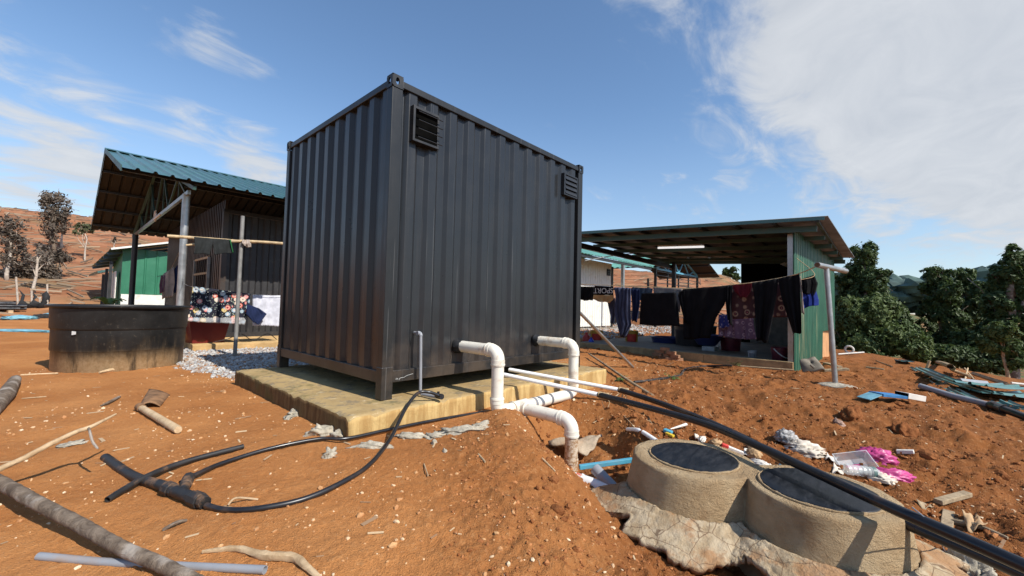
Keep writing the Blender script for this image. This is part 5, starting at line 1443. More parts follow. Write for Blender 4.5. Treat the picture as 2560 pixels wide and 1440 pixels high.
hang('skirt', 'cloth_black', 'plain black square cloth before the grey towel', 'cloth', [([(1603, 733), (1600, 770), (1597, 812)], [(1690, 731), (1694, 770), (1698, 816)])], -.10, folds=2.5, amp=.03, seed=27)
hang('long_shirt', 'cloth_black', 'large black long sleeved shirt in the middle of the line', 'shirt',
     [([(1708, 723), (1712, 760), (1710, 800), (1712, 848)], [(1826, 713), (1812, 760), (1790, 795), (1775, 846)]), ([(1700, 728), (1697, 740), (1712, 800)], [(1714, 726), (1716, 745), (1722, 812)]), ([(1812, 716), (1816, 760), (1822, 800)], [(1830, 714), (1828, 765), (1830, 818)])], -.04, folds=3.5, amp=.05, seed=28)
hang('batik_cloth', 'cloth_batik', 'brown batik cloth with flower rosettes behind the black trousers', 'cloth', [([(1827, 713), (1828, 755), (1830, 797)], [(1968, 692), (1972, 740), (1975, 792)])], .14, folds=5, amp=.025, seed=29, nu=28)
hang('maroon_top', 'cloth_maroon', 'small maroon satin top over the batik cloth', 'clothing', [([(1830, 713), (1837, 728), (1850, 742)], [(1880, 706), (1876, 728), (1866, 743)])], .0, folds=4, amp=.03, seed=30)
hang('trousers', 'cloth_black', 'black trousers spread wide at the T post end of the line', 'trousers',
     [([(1880, 707), (1886, 740), (1888, 780), (1894, 852)], [(1945, 696), (1940, 745), (1932, 785), (1918, 856)]), ([(1945, 696), (1954, 745), (1968, 790), (1982, 835)], [(1999, 684), (2001, 735), (2004, 790), (2005, 832)])], -.12, folds=2, amp=.05, seed=31, nu=18)
hang('sarong', 'cloth_sarong', 'purple and pink sarong hanging low inside the shed', 'cloth', [([(1797, 786), (1796, 815), (1797, 842)], [(1882, 785), (1885, 815), (1893, 850)])], 2.2, folds=4, amp=.05, seed=32, nu=26)
hang('blue_panel_cloth', 'cloth_bluesarong', 'blue and white patterned cloth left of the purple sarong', 'cloth', [([(1798, 788), (1797, 805), (1798, 820)], [(1823, 785), (1823, 803), (1824, 818)])], 2.1, folds=2, amp=.03, seed=34, nu=10)
bk = Ap(2024, 690, 8.9)
cloth('shorts', 'cloth_black', 'black shorts drying against the green shed wall', 'shorts', [([Ap(2001, 698, 8.8), Ap(2002, 712, 8.8), Ap(2006, 730, 8.8)], [Ap(2036, 687, 9.0), Ap(2044, 708, 9.0), Ap(2036, 742, 9.0)])], nrm=N_, folds=2, amp=.04, seed=35)
cloth('shorts', 'cloth_blue', 'bright blue shorts below the black ones by the green wall', 'shorts', [([Ap(2004, 727, 8.85), Ap(2006, 750, 8.85), Ap(2009, 770, 8.85)], [Ap(2040, 728, 9.02), Ap(2046, 748, 9.02), Ap(2046, 762, 9.02)])], nrm=N_, folds=2, amp=.03, seed=36)
rod('washing_line', 'twine', 'short rope line with two pairs of shorts by the green wall', 'line', [Ap(1998, 700, 8.78), Ap(2037, 686, 9.02), Vector((9.5, 1.22, 2.05))], .006, 5)
cloth('frayed_scarf', 'cloth_beige', 'narrow frayed beige scarf hanging between trousers and shorts', 'scarf', [([Ap(1997, 690, 8.1), Ap(2003, 745, 8.1), Ap(2004, 782, 8.1)], [Ap(2001, 690, 8.1), Ap(2007, 745, 8.1), Ap(2011, 786, 8.1)])], nrm=N_, folds=1, amp=.02, seed=37, nu=4)
# leaning bars between container and shed
rod('steel_bar', 'galvanised', 'slanting galvanised bar from the container corner to the soil', 'bar', [Ap(1440, 772, 5.05), Zp(1582, 918, h1(6.9, 3.3)+.0)], .024, 12, spl=False)
rod('wooden_pole', 'old_board', 'slanting wooden pole lying from the soil to the container slab', 'pole', [Zp(1472, 884, .06), Zp(1560, 944, .03), Zp(1632, 990, -.02)], [.016, .02, .022], 8)
rod('kerb_lath', 'old_board', 'thin grey lath on the soil along the shed kerb', 'lath', [Zp(1850, 915, -.06), Zp(1985, 925, -.06)], .014, 6, spl=False)
# battered sheet and planks at the shed corner
def make_jerry():
    p = lift(2030, 925, 0); K = thing('dented_drum', 'flattened grey plastic drum lying at the shed corner', 'drum', p); o = K.location.copy()
    m = MB(); n = 14; vs = []
    c = [Ap(2000, 902, 8.9), Ap(2036, 895, 9.0), Ap(2062, 925, 8.75), Ap(2008, 932, 8.75)]
    for j in range(n+1):
        for i in range(n+1):
            u, v = i/n, j/n; q = (c[0]*(1-u)+c[1]*u)*(1-v)+(c[3]*(1-u)+c[2]*u)*v
            r2 = ((u-.62)**2+(v-.35)**2)
            vs.append(q-o+Vector((-.05*math.sin(math.pi*u)*math.sin(math.pi*v)+.09*math.exp(-r2*70), 0, .008*math.sin(u*9))))
    m.add(vs, [(j*(n+1)+i, j*(n+1)+i+1, (j+1)*(n+1)+i+1, (j+1)*(n+1)+i) for j in range(n) for i in range(n)]); m.build('shell', 'drum_grey', K, smooth='all', solid=.05)
    a, b = Ap(2026, 912, 8.7), Ap(2036, 920, 8.7); MB().tube([a-o, b-o], .02, 8).build('handle', 'drum_grey', K, smooth=True)
simple('drum_grey', (.20, .17, .13), .8, 0, .3, 7, .3, .3, 40)
make_jerry()
for lb, x0, y0, x1, y1, wd, th in (('thick plank offcut on the soil right of the flattened drum', 2062, 908, 2100, 915, .10, .06), ('plank lying beneath the thick offcut by the T post', 2058, 922, 2120, 926, .14, .04)):
    a, b = Zp(x0, y0, -.08), Zp(x1, y1, -.08); a.z = h1(a.x, a.y)+.03; b.z = h1(b.x, b.y)+.03
    ob = MB().bar(Vector((0, 0, 0)), b-a, wd, th).build('plank', 'old_board', None, loc=a, bevel=.004); tag(ob, lb, 'plank')

# white hut behind
def make_white_hut():
    yb_ = 10.2; K = thing('white_hut', 'white corrugated hut with a green roof behind the laundry shed', 'hut', (18.8, yb_, 0)); o = K.location.copy(); L = lambda *p: Vector(p)-o
    a0, a1 = 14.5, 18.8; zt = 3.1; z0 = .12
    m = MB(); corr_panel(m, a1-a0, z0, zt+.15, lambda x, d, z: L(a0+x, yb_+d, z), pitch=.21, out=.15, inn=.03, depth=-.02, start=0); m.build('wall_panel', 'white_paint', K)
    MB().bar(L(a1, yb_-.02, 0), L(a1, yb_-.02, zt), .10, .10).build('corner_post', 'dark_steel', K)
    MB().box(*L(a1-.02, yb_+.03, z0), *L(a1+.02, yb_+4, zt)).build('end_wall', 'white_paint', K)
    V = thing('vent', None, None); V.parent = K; p, q = Bp(1517, 672, yb_-.03), Bp(1527, 690, yb_-.03)
    MB().box(*L(p.x, yb_-.05, q.z), *L(q.x-.06, yb_-.03, p.z)).build('vent_dark_panel', 'black_void', V)  # flat black plate paints the dark inside of the vent
    for k in range(4): z = q.z+(p.z-q.z)*(k+.5)/4; MB().box(*L(p.x, yb_-.065, z-.02), *L(q.x-.06, yb_-.05, z+.02)).build('slat', 'vent_black', V)
    # roof: low gable, near slope towards us
    e0, e1 = 9.0, 12.4
    m = MB(); n = 60; vs = []
    for k in range(n+1):
        x = 13.5+(21.2-13.5)*k/n; d = .03*(k % 2)
        vs += [L(x, e0, 3.20+d), L(x, e1, 4.25+d), L(x, 15.8, 3.2+d)]
    m.add(vs, [(3*k, 3*k+3, 3*k+4, 3*k+1) for k in range(n)]+[(3*k+1, 3*k+4, 3*k+5, 3*k+2) for k in range(n)]); m.build('roof_sheet', 'roof_mint', K, solid=.02)
    MB().bar(L(13.5, 9.1, 3.13), L(21.0, 9.1, 3.13), .08, .12).build('eave_beam', 'dark_steel', K)
    p = Bp(1557, 690, 9.15); MB().bar(L(p.x, 9.15, -.05), L(p.x, 9.15, 3.1), .13, .13).build('post', 'galvanised', K)
    MB().box(*L(14.6, 9.6, -.1), *L(19.2, 10.15, .06)).build('plinth', 'floor_cement', K)
make_white_hut()
# open green roofed shed with blue trusses and wire mesh
def make_open_shed():
    ez = 3.3; c1, c2 = Zp(1677, 668, ez), Zp(1800, 690, ez); b0 = (c1.y+c2.y)/2
    c1, c2 = Bp(1677, 668, b0), Bp(1800, 690, b0); a0, a1 = c1.x, c2.x; am = (a0+a1)/2; ez = (c1.z+c2.z)/2
    far = Ap(1500, 679, a0).y; pk = ez+1.35
    K = thing('open_shed', 'open shed with mint green roof, blue trusses and wire mesh sides', 'shed', (am, b0, 0)); o = K.location.copy(); L = lambda *p: Vector(p)-o
    n = int((far-b0)/.32); 
    for (x0, z0, x1, z1, nm) in ((a0, ez, am, pk, 'roof_sheet'), (am, pk, a1, ez, 'roof_sheet')):
        m = MB(); vs = []
        for k in range(n*2+1):
            b = b0+(far-b0)*k/(n*2); d = .07*(k % 2); vs += [L(x0, b, z0+d), L(x1, b, z1+d)]
        m.add(vs, [(2*k, 2*k+1, 2*k+3, 2*k+2) for k in range(n*2)]); m.build(nm, 'roof_mint', K)
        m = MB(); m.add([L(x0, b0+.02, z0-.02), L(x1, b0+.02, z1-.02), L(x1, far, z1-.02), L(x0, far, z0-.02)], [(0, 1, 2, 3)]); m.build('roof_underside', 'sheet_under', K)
        for f in (.2, .5, .8): x = x0+(x1-x0)*f; z = z0+(z1-z0)*f; MB().bar(L(x, b0+.05, z-.08), L(x, far, z-.08), .08, .08).build('purlin', 'dark_steel', K)
    bt = b0+1.2; ca, cb = a0+.9, a1-.9; zc = ez-.02
    zr_ = lambda x: ez+(pk-ez)*(1-abs(x-am)/(am-a0))
    T = thing('truss', None, None); T.parent = K
    MB().bar(L(ca, bt, zc), L(cb, bt, zc), .08, .10).build('bottom_chord', 'truss_blue', T)
    MB().bar(L(ca, bt, zc+.05), L(am, bt, pk-.15), .08, .08).build('rafter', 'truss_blue', T); MB().bar(L(am, bt, pk-.15), L(cb, bt, zc+.05), .08, .08).build('rafter', 'truss_blue', T)
    xs = np.linspace(ca, cb, 9)
    for k in range(8):
        z0 = zc if k % 2 == 0 else zr_(xs[k])-.3; z1 = zc if k % 2 == 1 else zr_(xs[k+1])-.3
        MB().bar(L(xs[k], bt, z0), L(xs[k+1], bt, z1), .06, .06).build('web', 'truss_blue', T)
    for b in (bt, bt+3.5, bt+7, bt+10):
        for x in (ca, cb): MB().bar(L(x, b, -.1), L(x, b, zc), .12, .12).build('post', 'dark_steel', K)
    for x in np.linspace(ca, cb, 5)[1:-1]: MB().bar(L(x, bt, -.1), L(x, bt, zc), .07, .07).build('post', 'dark_steel', K)
    for k in range(13):
        z = .5+k*.22
        MB().bar(L(ca, bt-.08, z), L(cb, bt-.08, z), .03, .03).build('mesh_wire', 'dark_steel', K)
        MB().bar(L(ca-.05, bt, z), L(ca-.05, far-1, z), .018, .018).build('mesh_wire', 'dark_steel', K)
    MB().bar(L(ca, bt+.3, 2.15), L(ca, far, 2.15), .10, .10).build('rail', 'dark_steel', K)
    MB().bar(L(cb, bt+.3, 2.3), L(cb, far, 2.3), .10, .25).build('rail', 'dark_steel', K)
make_open_shed()
rod('roof_cable', 'grey_post', 'pale service cable between the white hut roof and the laundry shed', 'cable', [Bp(1462, 652, 8.9), Bp(1520, 641, 8.6), Ap(1592, 632, 13)], .02, 6)
# ------------------------------------------------------------------ rubbish and building waste on the dug soil
simple('bag_pink', (.46, .05, .19), .45, 0, .2, 9, .5); simple('bag_white', (.62, .54, .44), .7, 0, .2, 9, .3, dirt=(.40, .22, .12), dirt_amt=.5); simple('bag_patterned', (.30, .29, .28), .7, 0, .7, 30, .3)
simple('paper', (.66, .62, .55), .9, 0, .1); simple('carton_blue', (.03, .16, .36), .6); simple('carton_brown', (.42, .27, .14), .9, 0, .2); simple('blue_pvc', (.07, .30, .42), .45, 0, .15, 6, dirt=(.35, .2, .1), dirt_amt=.3)
simple('yellow_plastic', (.55, .38, .03), .5); simple('sack', (.40, .32, .23), .85, 0, .15, 30, .3, .5, 90, dirt=(.36, .2, .1), dirt_amt=.5); simple('teal_sheet', (.065, .155, .145), .38, 0, .12, 3, .5, dirt=(.20, .20, .16), dirt_amt=.4)
simple('blue_tarp', (.16, .36, .44), .6, 0, .2, 9); simple('red_print', (.60, .05, .04), .6); simple('rock', (.30, .20, .155), .9, 0, .3, 5, .3, .6, 20); simple('net_black', (.012, .012, .013), .8)
def label_red():
    t = NT('label_red'); n = t.noise(t.coord(), 45, 4, .6); t.set(t.mix(t.mp(n, .42, .56), (.62, .10, .06), (.75, .70, .62)), .5)
label_red()
def clear_mat(name, col, alpha):
    t = NT(name); t.set(col, .12, 0, .5); t.b.inputs['Alpha'].default_value = alpha
clear_mat('clear_plastic', (.75, .78, .78), .38); clear_mat('bottle_clear', (.80, .84, .80), .42)
def crumple(name, mat, label, px, py, sx, sy, h, seed, cat, rz=0.0, amp=.5, sc=2.3, sink=.25, lvl=3):
    p = G(px, py); r = random.Random(seed); ox = r.uniform(0, 90)
    bm = bmesh.new(); bmesh.ops.create_icosphere(bm, subdivisions=lvl+1, radius=1)
    co = np.array([v.co[:] for v in bm.verts]); a = np.zeros(len(co)); f = sc; g = 1
    for k in range(4):
        a += g*(1-2*np.abs(perlin(co[:, 0]*f+ox+co[:, 2]*1.3*f, co[:, 1]*f-ox*.7+co[:, 2]*.8*f)))-g*.5; f *= 2.0; g *= .66
    rr = 1+amp*.8*a
    x, y, z = co[:, 0]*rr*sx, co[:, 1]*rr*sy, np.maximum(co[:, 2]*rr, -sink*1.2)*h
    c, s_ = math.cos(rz), math.sin(rz)
    for v, X, Y, Zv in zip(bm.verts, x*c-y*s_, x*s_+y*c, z): v.co = (X, Y, Zv)
    me = bpy.data.meshes.new(name); bm.to_mesh(me); bm.free(); me.materials.append(MAT[mat])
    me.polygons.foreach_set('use_smooth', [True]*len(me.polygons))
    o = bpy.data.objects.new(name, me); C.objects.link(o); o.location = (p.x, p.y, p.z+h*sink*.7)
    return tag(o, label, cat)
def flat_bit(name, mat, label, corners, cat, th=.004, up=.012, curl=.02, n=6, seed=0):
    """a scrap of sheet lying on the soil, corners given by sight lines to the ground"""
    P = [lift(x, y, up) for x, y in corners]; o = P[0].copy(); m = MB(); vs = []; r = random.Random(seed); ph = r.uniform(0, 6)
    for j in range(n+1):
        for i in range(n+1):
            u, v = i/n, j/n; q = (P[0]*(1-u)+P[1]*u)*(1-v)+(P[3]*(1-u)+P[2]*u)*v
            vs.append(q-o+Vector((0, 0, curl*(math.sin(u*4+ph)*math.sin(v*3+ph*.7)+.4*math.sin(u*11+v*7+ph)))))
    m.add(vs, [(j*(n+1)+i, j*(n+1)+i+1, (j+1)*(n+1)+i+1, (j+1)*(n+1)+i) for j in range(n) for i in range(n)])
    return tag(m.build(name, mat, None, smooth='all', loc=o, solid=th), label, cat)
def carton(name, mat, label, p, q, w, h, cat='box', face=None):
    a, b = lift(*p, 0), lift(*q, 0); K = MB(); mid = (b-a); K.bar(Vector((0, 0, h/2)), mid+Vector((0, 0, h/2)), w, h)
    return tag(K.build(name, mat, None, loc=a, bevel=.003), label, cat)
crumple('plastic_bag', 'bag_pink', 'crumpled bright pink plastic bag, upper half of the heap', 2190, 1150, .085, .11, .07, 1, 'bag', .3, .6)
crumple('plastic_bag', 'bag_pink', 'trailing pink plastic bag end right of the clear bottle', 2228, 1195, .12, .055, .05, 2, 'bag', -1.1, .55)
crumple('rag_heap', 'bag_white', 'dirty white crumpled rag beside the black mains', 2010, 1125, .15, .12, .05, 3, 'rag', .5, .6)
crumple('rag_heap', 'bag_patterned', 'grey patterned crumpled rag above the white one', 1965, 1098, .10, .075, .06, 4, 'rag', .2, .6)
crumple('rag_heap', 'bag_white', 'small creamy rag under the clear plastic bottle', 2195, 1195, .10, .07, .035, 5, 'rag', .8, .6)
crumple('paper_scrap', 'paper', 'crumpled paper scraps behind the far septic lid', 1905, 1165, .10, .05, .025, 6, 'paper', .9, .6)
crumple('paper_scrap', 'carton_brown', 'torn brown carton behind the far septic lid', 1885, 1140, .055, .05, .05, 7, 'carton', .9, .5)
crumple('paper_scrap', 'carton_brown', 'torn brown paper left of the black mains', 1790, 1112, .06, .05, .035, 8, 'paper', .2, .5)
crumple('paper_scrap', 'paper', 'pale scrap next to the septic render edge', 1755, 1100, .06, .03, .02, 9, 'paper', .2, .5)
flat_bit('torn_wrapper', 'carton_brown', 'crumpled brown paper wrapper at the lower right by the mains', [(2405, 1300), (2440, 1288), (2470, 1330), (2420, 1335)], 'wrapper', .004, .03, .03, 8, 3)
flat_bit('leaf_scrap', 'old_board', 'dry brown leaf right of the near septic chamber', [(2290, 1262), (2325, 1260), (2335, 1278), (2305, 1275)], 'leaf', .003, .015, .02, 6, 4)
carton('white_box', 'paper', 'small white carton lying alone on the dug soil at right', (2242, 1133), (2285, 1134), .045, .03)
def toothpaste():
    a, b = lift(1805, 1122, .02), lift(1858, 1142, .015); K = thing('toothpaste_box', 'white and red tube carton beside the far septic lid', 'box', a)
    MB().bar(Vector((0, 0, .01)), b-a+Vector((0, 0, .01)), .045, .03).build('carton', 'paper', K, bevel=.003)
    d = (b-a).normalized(); MB().bar(Vector((0, 0, .0115))-d*.002, d*.05+Vector((0, 0, .0115)), .049, .033).build('red_end', 'red_print', K, bevel=.002)
toothpaste()
def clear_box():
    P = lift(2135, 1170, .0); K = thing('plastic_box', 'open clear plastic food box among the rubbish', 'box', P)
    m = MB(); w, d, h = .12, .085, .085
    def ring(f, z): return [(-w*f, -d*f, z), (w*f, -d*f, z), (w*f, d*f, z), (-w*f, d*f, z)]
    m.add(ring(.85, 0)+ring(1, h)+ring(1.06, h), [(0, 1, 2, 3)]+[(a*4+k, a*4+(k+1) % 4, a*4+4+(k+1) % 4, a*4+4+k) for a in (0, 1) for k in range(4)])
    o = m.build('shell', 'clear_plastic', K, solid=.002, bevel=.006); K.rotation_euler = (math.radians(38), math.radians(-12), math.radians(-58))
    MB().box(-.06, -.03, .004, .05, .02, .02).build('pink_film', 'bag_pink', K, bevel=.006)
clear_box()
def clear_bottle():
    a, b = lift(2115, 1188, .045), lift(2205, 1200, .05); K = thing('plastic_bottle', 'crushed clear plastic bottle lying in front of the pink bag', 'bottle', a)
    d = b-a; m = MB(); pts = []; rs = []
    for k in range(23):
        t = k/22; pts.append(d*t); rs.append((.038+.0025*math.sin(t*46) if t < .68 else .040 if t < .8 else .040-.028*(t-.8)/.2))
    m.tube(pts, rs, 18); m.build('body', 'bottle_clear', K, smooth=True)
    MB().tube([d*.70, d*.79], .0415, 18).build('label_band', 'teal_sheet', K, smooth=True)
    MB().tube([d*1.0, d*1.06], .013, 12).build('cap', 'paper', K, smooth=True)
clear_bottle()
# in the pit round the drop pipe
def cement_sack():
    P = [Vector((3.06, 2.27, 0)), Vector((3.30, 2.20, 0)), Vector((3.42, 1.93, 0)), Vector((3.16, 1.95, 0))]
    for q in P: q.z = h1(q.x, q.y)+.05
    o = P[0].copy(); m = MB(); n = 12; vs = []
    for j in range(n+1):
        for i in range(n+1):
            u, v = i/n, j/n; q = (P[0]*(1-u)+P[1]*u)*(1-v)+(P[3]*(1-u)+P[2]*u)*v
            vs.append(q-o+Vector((0, 0, .03*math.sin(u*5+v*3)+.015*math.sin(u*13-v*9)+.04*math.sin(math.pi*u)*math.sin(math.pi*v))))
    m.add(vs, [(j*(n+1)+i, j*(n+1)+i+1, (j+1)*(n+1)+i+1, (j+1)*(n+1)+i) for j in range(n) for i in range(n)])
    tag(m.build('cement_sack', 'sack', None, smooth='all', loc=o, solid=.02), 'empty cement sack crumpled behind the drain drop pipe', 'sack')
cement_sack()
def blue_channel():
    a, b = Zp(1448, 1168, -.26), Zp(1582, 1150, -.22)
    K = MB(); K.bar(Vector((0, 0, 0)), b-a, .035, .034); return tag(K.build('blue_channel', 'blue_pvc', None, loc=a, bevel=.004), 'bright blue plastic conduit lying in the pit behind the drop pipe', 'conduit')
blue_channel()
rod('clear_tube', 'grey_pvc', 'short dull grey tube leaning in the pit beside the septic tank', 'tube', [Zp(1488, 1172, -.22), Zp(1535, 1222, -.30)], .042, 18, .85, spl=False)
def white_main():
    pts = [Zp(1436, 1200, -.33), Zp(1480, 1214, -.32), Zp(1545, 1243, -.33)]; K = thing('white_main', 'thick white pipe with red print running from the pit to the septic tank', 'pipe', pts[0]); o = pts[0].copy()
    MB().tube([p-o for p in pts], .056, 24).build('pipe', 'new_pvc', K, smooth=True)
    d = (pts[1]-pts[0]); MB().tube([d*.15, d*.5], .0575, 24).build('red_print', 'label_red', K, smooth=True)
white_main()
rod('white_offcut', 'new_pvc', 'thin white pipe offcut lying in the pit', 'pipe', [Zp(1455, 1188, -.28), Zp(1490, 1206, -.30)], .014, 12, spl=False)
rod('bent_pvc', 'new_pvc', 'bent white pipe offcut on the soil above the far septic lid', 'pipe', [lift(1568, 1079, .02), lift(1592, 1082, .025), lift(1606, 1087, .025), lift(1640, 1108, .02)], [.016, .018, .018, .020], 12, .8)
rod('white_splinter', 'paper', 'pointed white plastic splinter above the far lid', 'splinter', [lift(1676, 1076, .012), lift(1716, 1066, .02)], [.006, .014], 6, spl=False)
def connector():
    a = lift(1660, 1082, .012); K = thing('pipe_connector', 'small blue and yellow plastic connector on the soil bank', 'connector', a)
    b = lift(1680, 1090, .012)-a; MB().bar(Vector((0, 0, .015)), b+Vector((0, 0, .015)), .05, .025).build('clip', 'blue_pvc', K, bevel=.005); MB().bar(Vector((-.03, -.03, .0)), b+Vector((-.04, -.03, 0)), .035, .02).build('base', 'yellow_plastic', K, bevel=.004)
connector()
rod('dry_leaf_twig', 'bark', 'dark curled leaf on the near edge of the pit', 'leaf', [lift(1372, 1108, .02), lift(1380, 1118, .03), lift(1390, 1122, .02)], [.008, .03, .012], 7)
for lb, pts, r in (('thin twig on the bank above the pit', [(1482, 1060), (1508, 1048)], .005), ('thin straw left of the bent white pipe', [(1560, 1043), (1590, 1075)], .004), ('leaning straw above the blue connector', [(1622, 1050), (1648, 1095)], .005),
        ('long twig on the near hump left of the pit', [(1355, 1150), (1388, 1183)], .005), ('short twig in the middle of the near hump', [(1060, 1165), (1070, 1195)], .004), ('twig below the broad mortar patch', [(1196, 1140), (1213, 1160)], .006)):
    rod('twig', 'stripped_wood', lb, 'twig', [lift(*q, .012) for q in pts], r, 6, spl=False)
# planks and sticks at lower right
for nm, lb, a, b, wd, th in (('board', 'weathered plank offcut right of the pink bag', (2345, 1262), (2420, 1245), .05, .03), ('board', 'pale short plank standing beside the black mains', (2372, 1285), (2365, 1345), .055, .012)):
    p, q = lift(*a, .02), lift(*b, .03); tag(MB().bar(Vector((0, 0, 0)), q-p, wd, th).build(nm, 'old_board', None, loc=p, bevel=.004), lb, 'plank')
rod('curved_stick', 'old_board', 'long curved weathered stick at the lower right edge', 'stick', [lift(2385, 1312, .02), lift(2450, 1330, .03), lift(2520, 1352, .015)], [.018, .016, .008], 8)
for lb, px, py, s_, sd in (('rough grey mortar clod at the bottom right corner', 2425, 1420, .10, 1), ('small mortar clod next to the bottom right corner clod', 2480, 1405, .05, 2)):
    tag(mortar_lump(px, py, s_, s_*.7, s_*.55, lb, .4), lb, 'mortar')
rod('tie_wire', 'galvanised', 'thin loose wire curling down from the black mains', 'wire', [Zp(2280, 1268, .16), Zp(2325, 1305, .12), Zp(2350, 1335, .02), Zp(2364, 1358, -.12), lift(2356, 1375, .02), lift(2365, 1385, .01)], .003, 5)
rod('tie_wire', 'galvanised', 'straight thin wire on the soil at the septic tank foot', 'wire', [lift(2285, 1365, .02), lift(2320, 1405, .015), lift(2370, 1440, .01)], .0028, 5)
rod('white_rod', 'new_pvc', 'short white plastic rod crossing the thin wire', 'rod', [lift(2318, 1404, .02), lift(2358, 1388, .02)], .004, 6, spl=False)

# ------------------------------------------------------------------ right slope: roofing offcuts, boards, pipe, stump
def flashing(label, p0, p1, wd, mat='teal_sheet', z0=.05, z1=.05, rib=.02, tilt=0.0):
    a, b = lift(*p0, z0), lift(*p1, z1); d = b-a; t = d.normalized(); s_ = t.cross(Vector((0, 0, 1))).normalized(); n_ = s_.cross(t)
    prof = [(-.5, 0), (-.46, rib), (-.40, 0), (-.06, 0), (-.03, rib*1.2), (.03, rib*1.2), (.06, 0), (.40, 0), (.46, rib), (.5, 0)]
    m = MB(); vs = []; N = 10
    for k in range(N+1):
        f = k/N; c = d*f+Vector((0, 0, -.03*math.sin(math.pi*f)))
        vs += [c+s_*(u*wd*math.cos(tilt))+n_*(h_+u*wd*math.sin(tilt)) for u, h_ in prof]
    q = len(prof); m.add(vs, [(k*q+i, k*q+i+1, (k+1)*q+i+1, (k+1)*q+i) for k in range(N) for i in range(q-1)])
    return tag(m.build('roof_flashing', mat, None, loc=a, solid=.006), label, 'metal sheet', 'green roofing offcuts on the right slope')
flashing('long teal roofing strip nearest the shed on the slope', (2108, 870), (2268, 912), .30, z0=.12, z1=.08)
flashing('long narrow teal strip running down the middle of the heap', (2298, 932), (2480, 1004), .26, z0=.1, z1=.12)
flashing('teal strip at the bottom left of the roofing heap', (2290, 925), (2440, 1010), .22, z0=.05, z1=.02)
flashing('short teal sheet lying flat at the top of the heap', (2425, 982), (2545, 986), .40, z0=.14, z1=.14, rib=.03)
flashing('wide teal sheet running out of frame at the right', (2480, 1000), (2600, 1002), .50, z0=.10, z1=.10, rib=.03)
flashing('lowest teal sheet at the right edge of the heap', (2500, 1010), (2570, 1028), .34, z0=.03, z1=.03, rib=.03)
def slope_pipe():
    P = [lift(2300, 973, .05), lift(2380, 1000, .06), lift(2480, 1025, .06)]; K = thing('slope_pipe', 'long grey pipe with black coupling on the right slope', 'pipe', P[0]); o = P[0].copy()
    MB().tube([p-o for p in P], .04, 14).build('grey_pipe', 'grey_pvc', K, smooth=True)
    a, b = lift(2480, 1025, .06), lift(2512, 1036, .06); MB().tube([a-o, a-o+(b-a)*.35, a-o+(b-a)*.4, a-o+(b-a)*.6, a-o+(b-a)*.65, b-o], [.06, .06, .045, .045, .06, .055], 14).build('coupling', 'black_poly', K, smooth=True)
    c = lift(2620, 1075, .05); MB().tube([b-o, c-o], .045, 14).build('black_pipe', 'black_poly', K, smooth=True)
slope_pipe()
def blue_carton():
    a = lift(2190, 1000, .08); K = thing('flattened_carton', 'blue and white flattened carton on a soil hump', 'carton', a); o = a.copy()
    d = (lift(2236, 1006)-a); d.z = 0; d.normalize(); w_ = Vector((-d.y, d.x, 0))
    MB().bar(Vector((0, 0, 0)), d*.34+Vector((0, 0, -.03)), .20, .035).build('blue_panel', 'carton_blue', K, bevel=.003)
    MB().bar(-d*.18+Vector((0, 0, -.06)), -d*.01+Vector((0, 0, .0)), .18, .012).build('side_flap', 'blue_tarp', K, bevel=.002)
    MB().bar(d*.37+Vector((0, 0, -.01)), d*.62+Vector((0, 0, -.05)), .17, .07).build('white_box', 'paper', K, bevel=.004)
    MB().bar(d*.362+Vector((0, 0, -.01)), d*.368+Vector((0, 0, -.01)), .16, .06).build('dark_end_plate', 'black_void', K)  # black plate on the solid end paints a dark box interior
blue_carton()
rod('board', 'old_board', 'long pale board with a notch on the right slope', 'plank', [lift(2432, 940, .06), lift(2520, 968, .05)], .045, 4, spl=False)
rod('fallen_branch', 'stripped_wood', 'curved grey branch on the crest of the right slope', 'branch', [lift(2328, 905, .1), lift(2350, 918, .12), lift(2385, 935, .08), lift(2425, 948, .06)], [.05, .05, .04, .03], 8)
rod('stake', 'pale_wood', 'short white stake leaning on the slope crest', 'stake', [lift(2314, 930, .02), Ap(2324, 902, lift(2314, 930).x)], .03, 7, spl=False)
rod('crossed_stick', 'pale_wood', 'left stick of a crossed pair on the slope', 'stick', [lift(2412, 955, .03), lift(2420, 935, .15)], .014, 6, spl=False)
rod('crossed_stick', 'pale_wood', 'right stick of a crossed pair on the slope', 'stick', [lift(2412, 932, .12), lift(2435, 952, .03)], .014, 6, spl=False)
rod('white_lath', 'paper', 'white lath at the right edge of the slope', 'lath', [lift(2528, 963, .05), lift(2590, 970, .05)], .03, 6, spl=False)
rod('grey_sheet', 'grey_pvc', 'flat grey strip lying among the boards on the slope', 'strip', [lift(2398, 955, .03), lift(2465, 963, .03)], [.05, .06], 5, spl=False)
rod('board', 'old_board', 'thin lath left of the teal strips on the slope', 'plank', [lift(2190, 905, .03), lift(2230, 920, .03)], .02, 5, spl=False)
rod('board', 'old_board', 'thin brown lath behind the T post', 'plank', [lift(2165, 920, .02), lift(2210, 927, .03)], .018, 5, spl=False)
def tape_ring():
    p = lift(2123, 882, .10); m = MB(); pts = [Vector((0, math.sin(a)*.10, math.cos(a)*.10)) for a in np.linspace(0, 2*math.pi, 25)]; m.tube(pts, .03, 8)
    tag(m.build('pipe_ring', 'paper', None, smooth=True, loc=p), 'white pipe ring beside the shed on the slope crest', 'ring')
tape_ring()
rod('white_lath', 'paper', 'pale lath lying behind the T post on the slope crest', 'lath', [lift(2095, 888, .03), lift(2160, 885, .05)], .025, 6, spl=False)
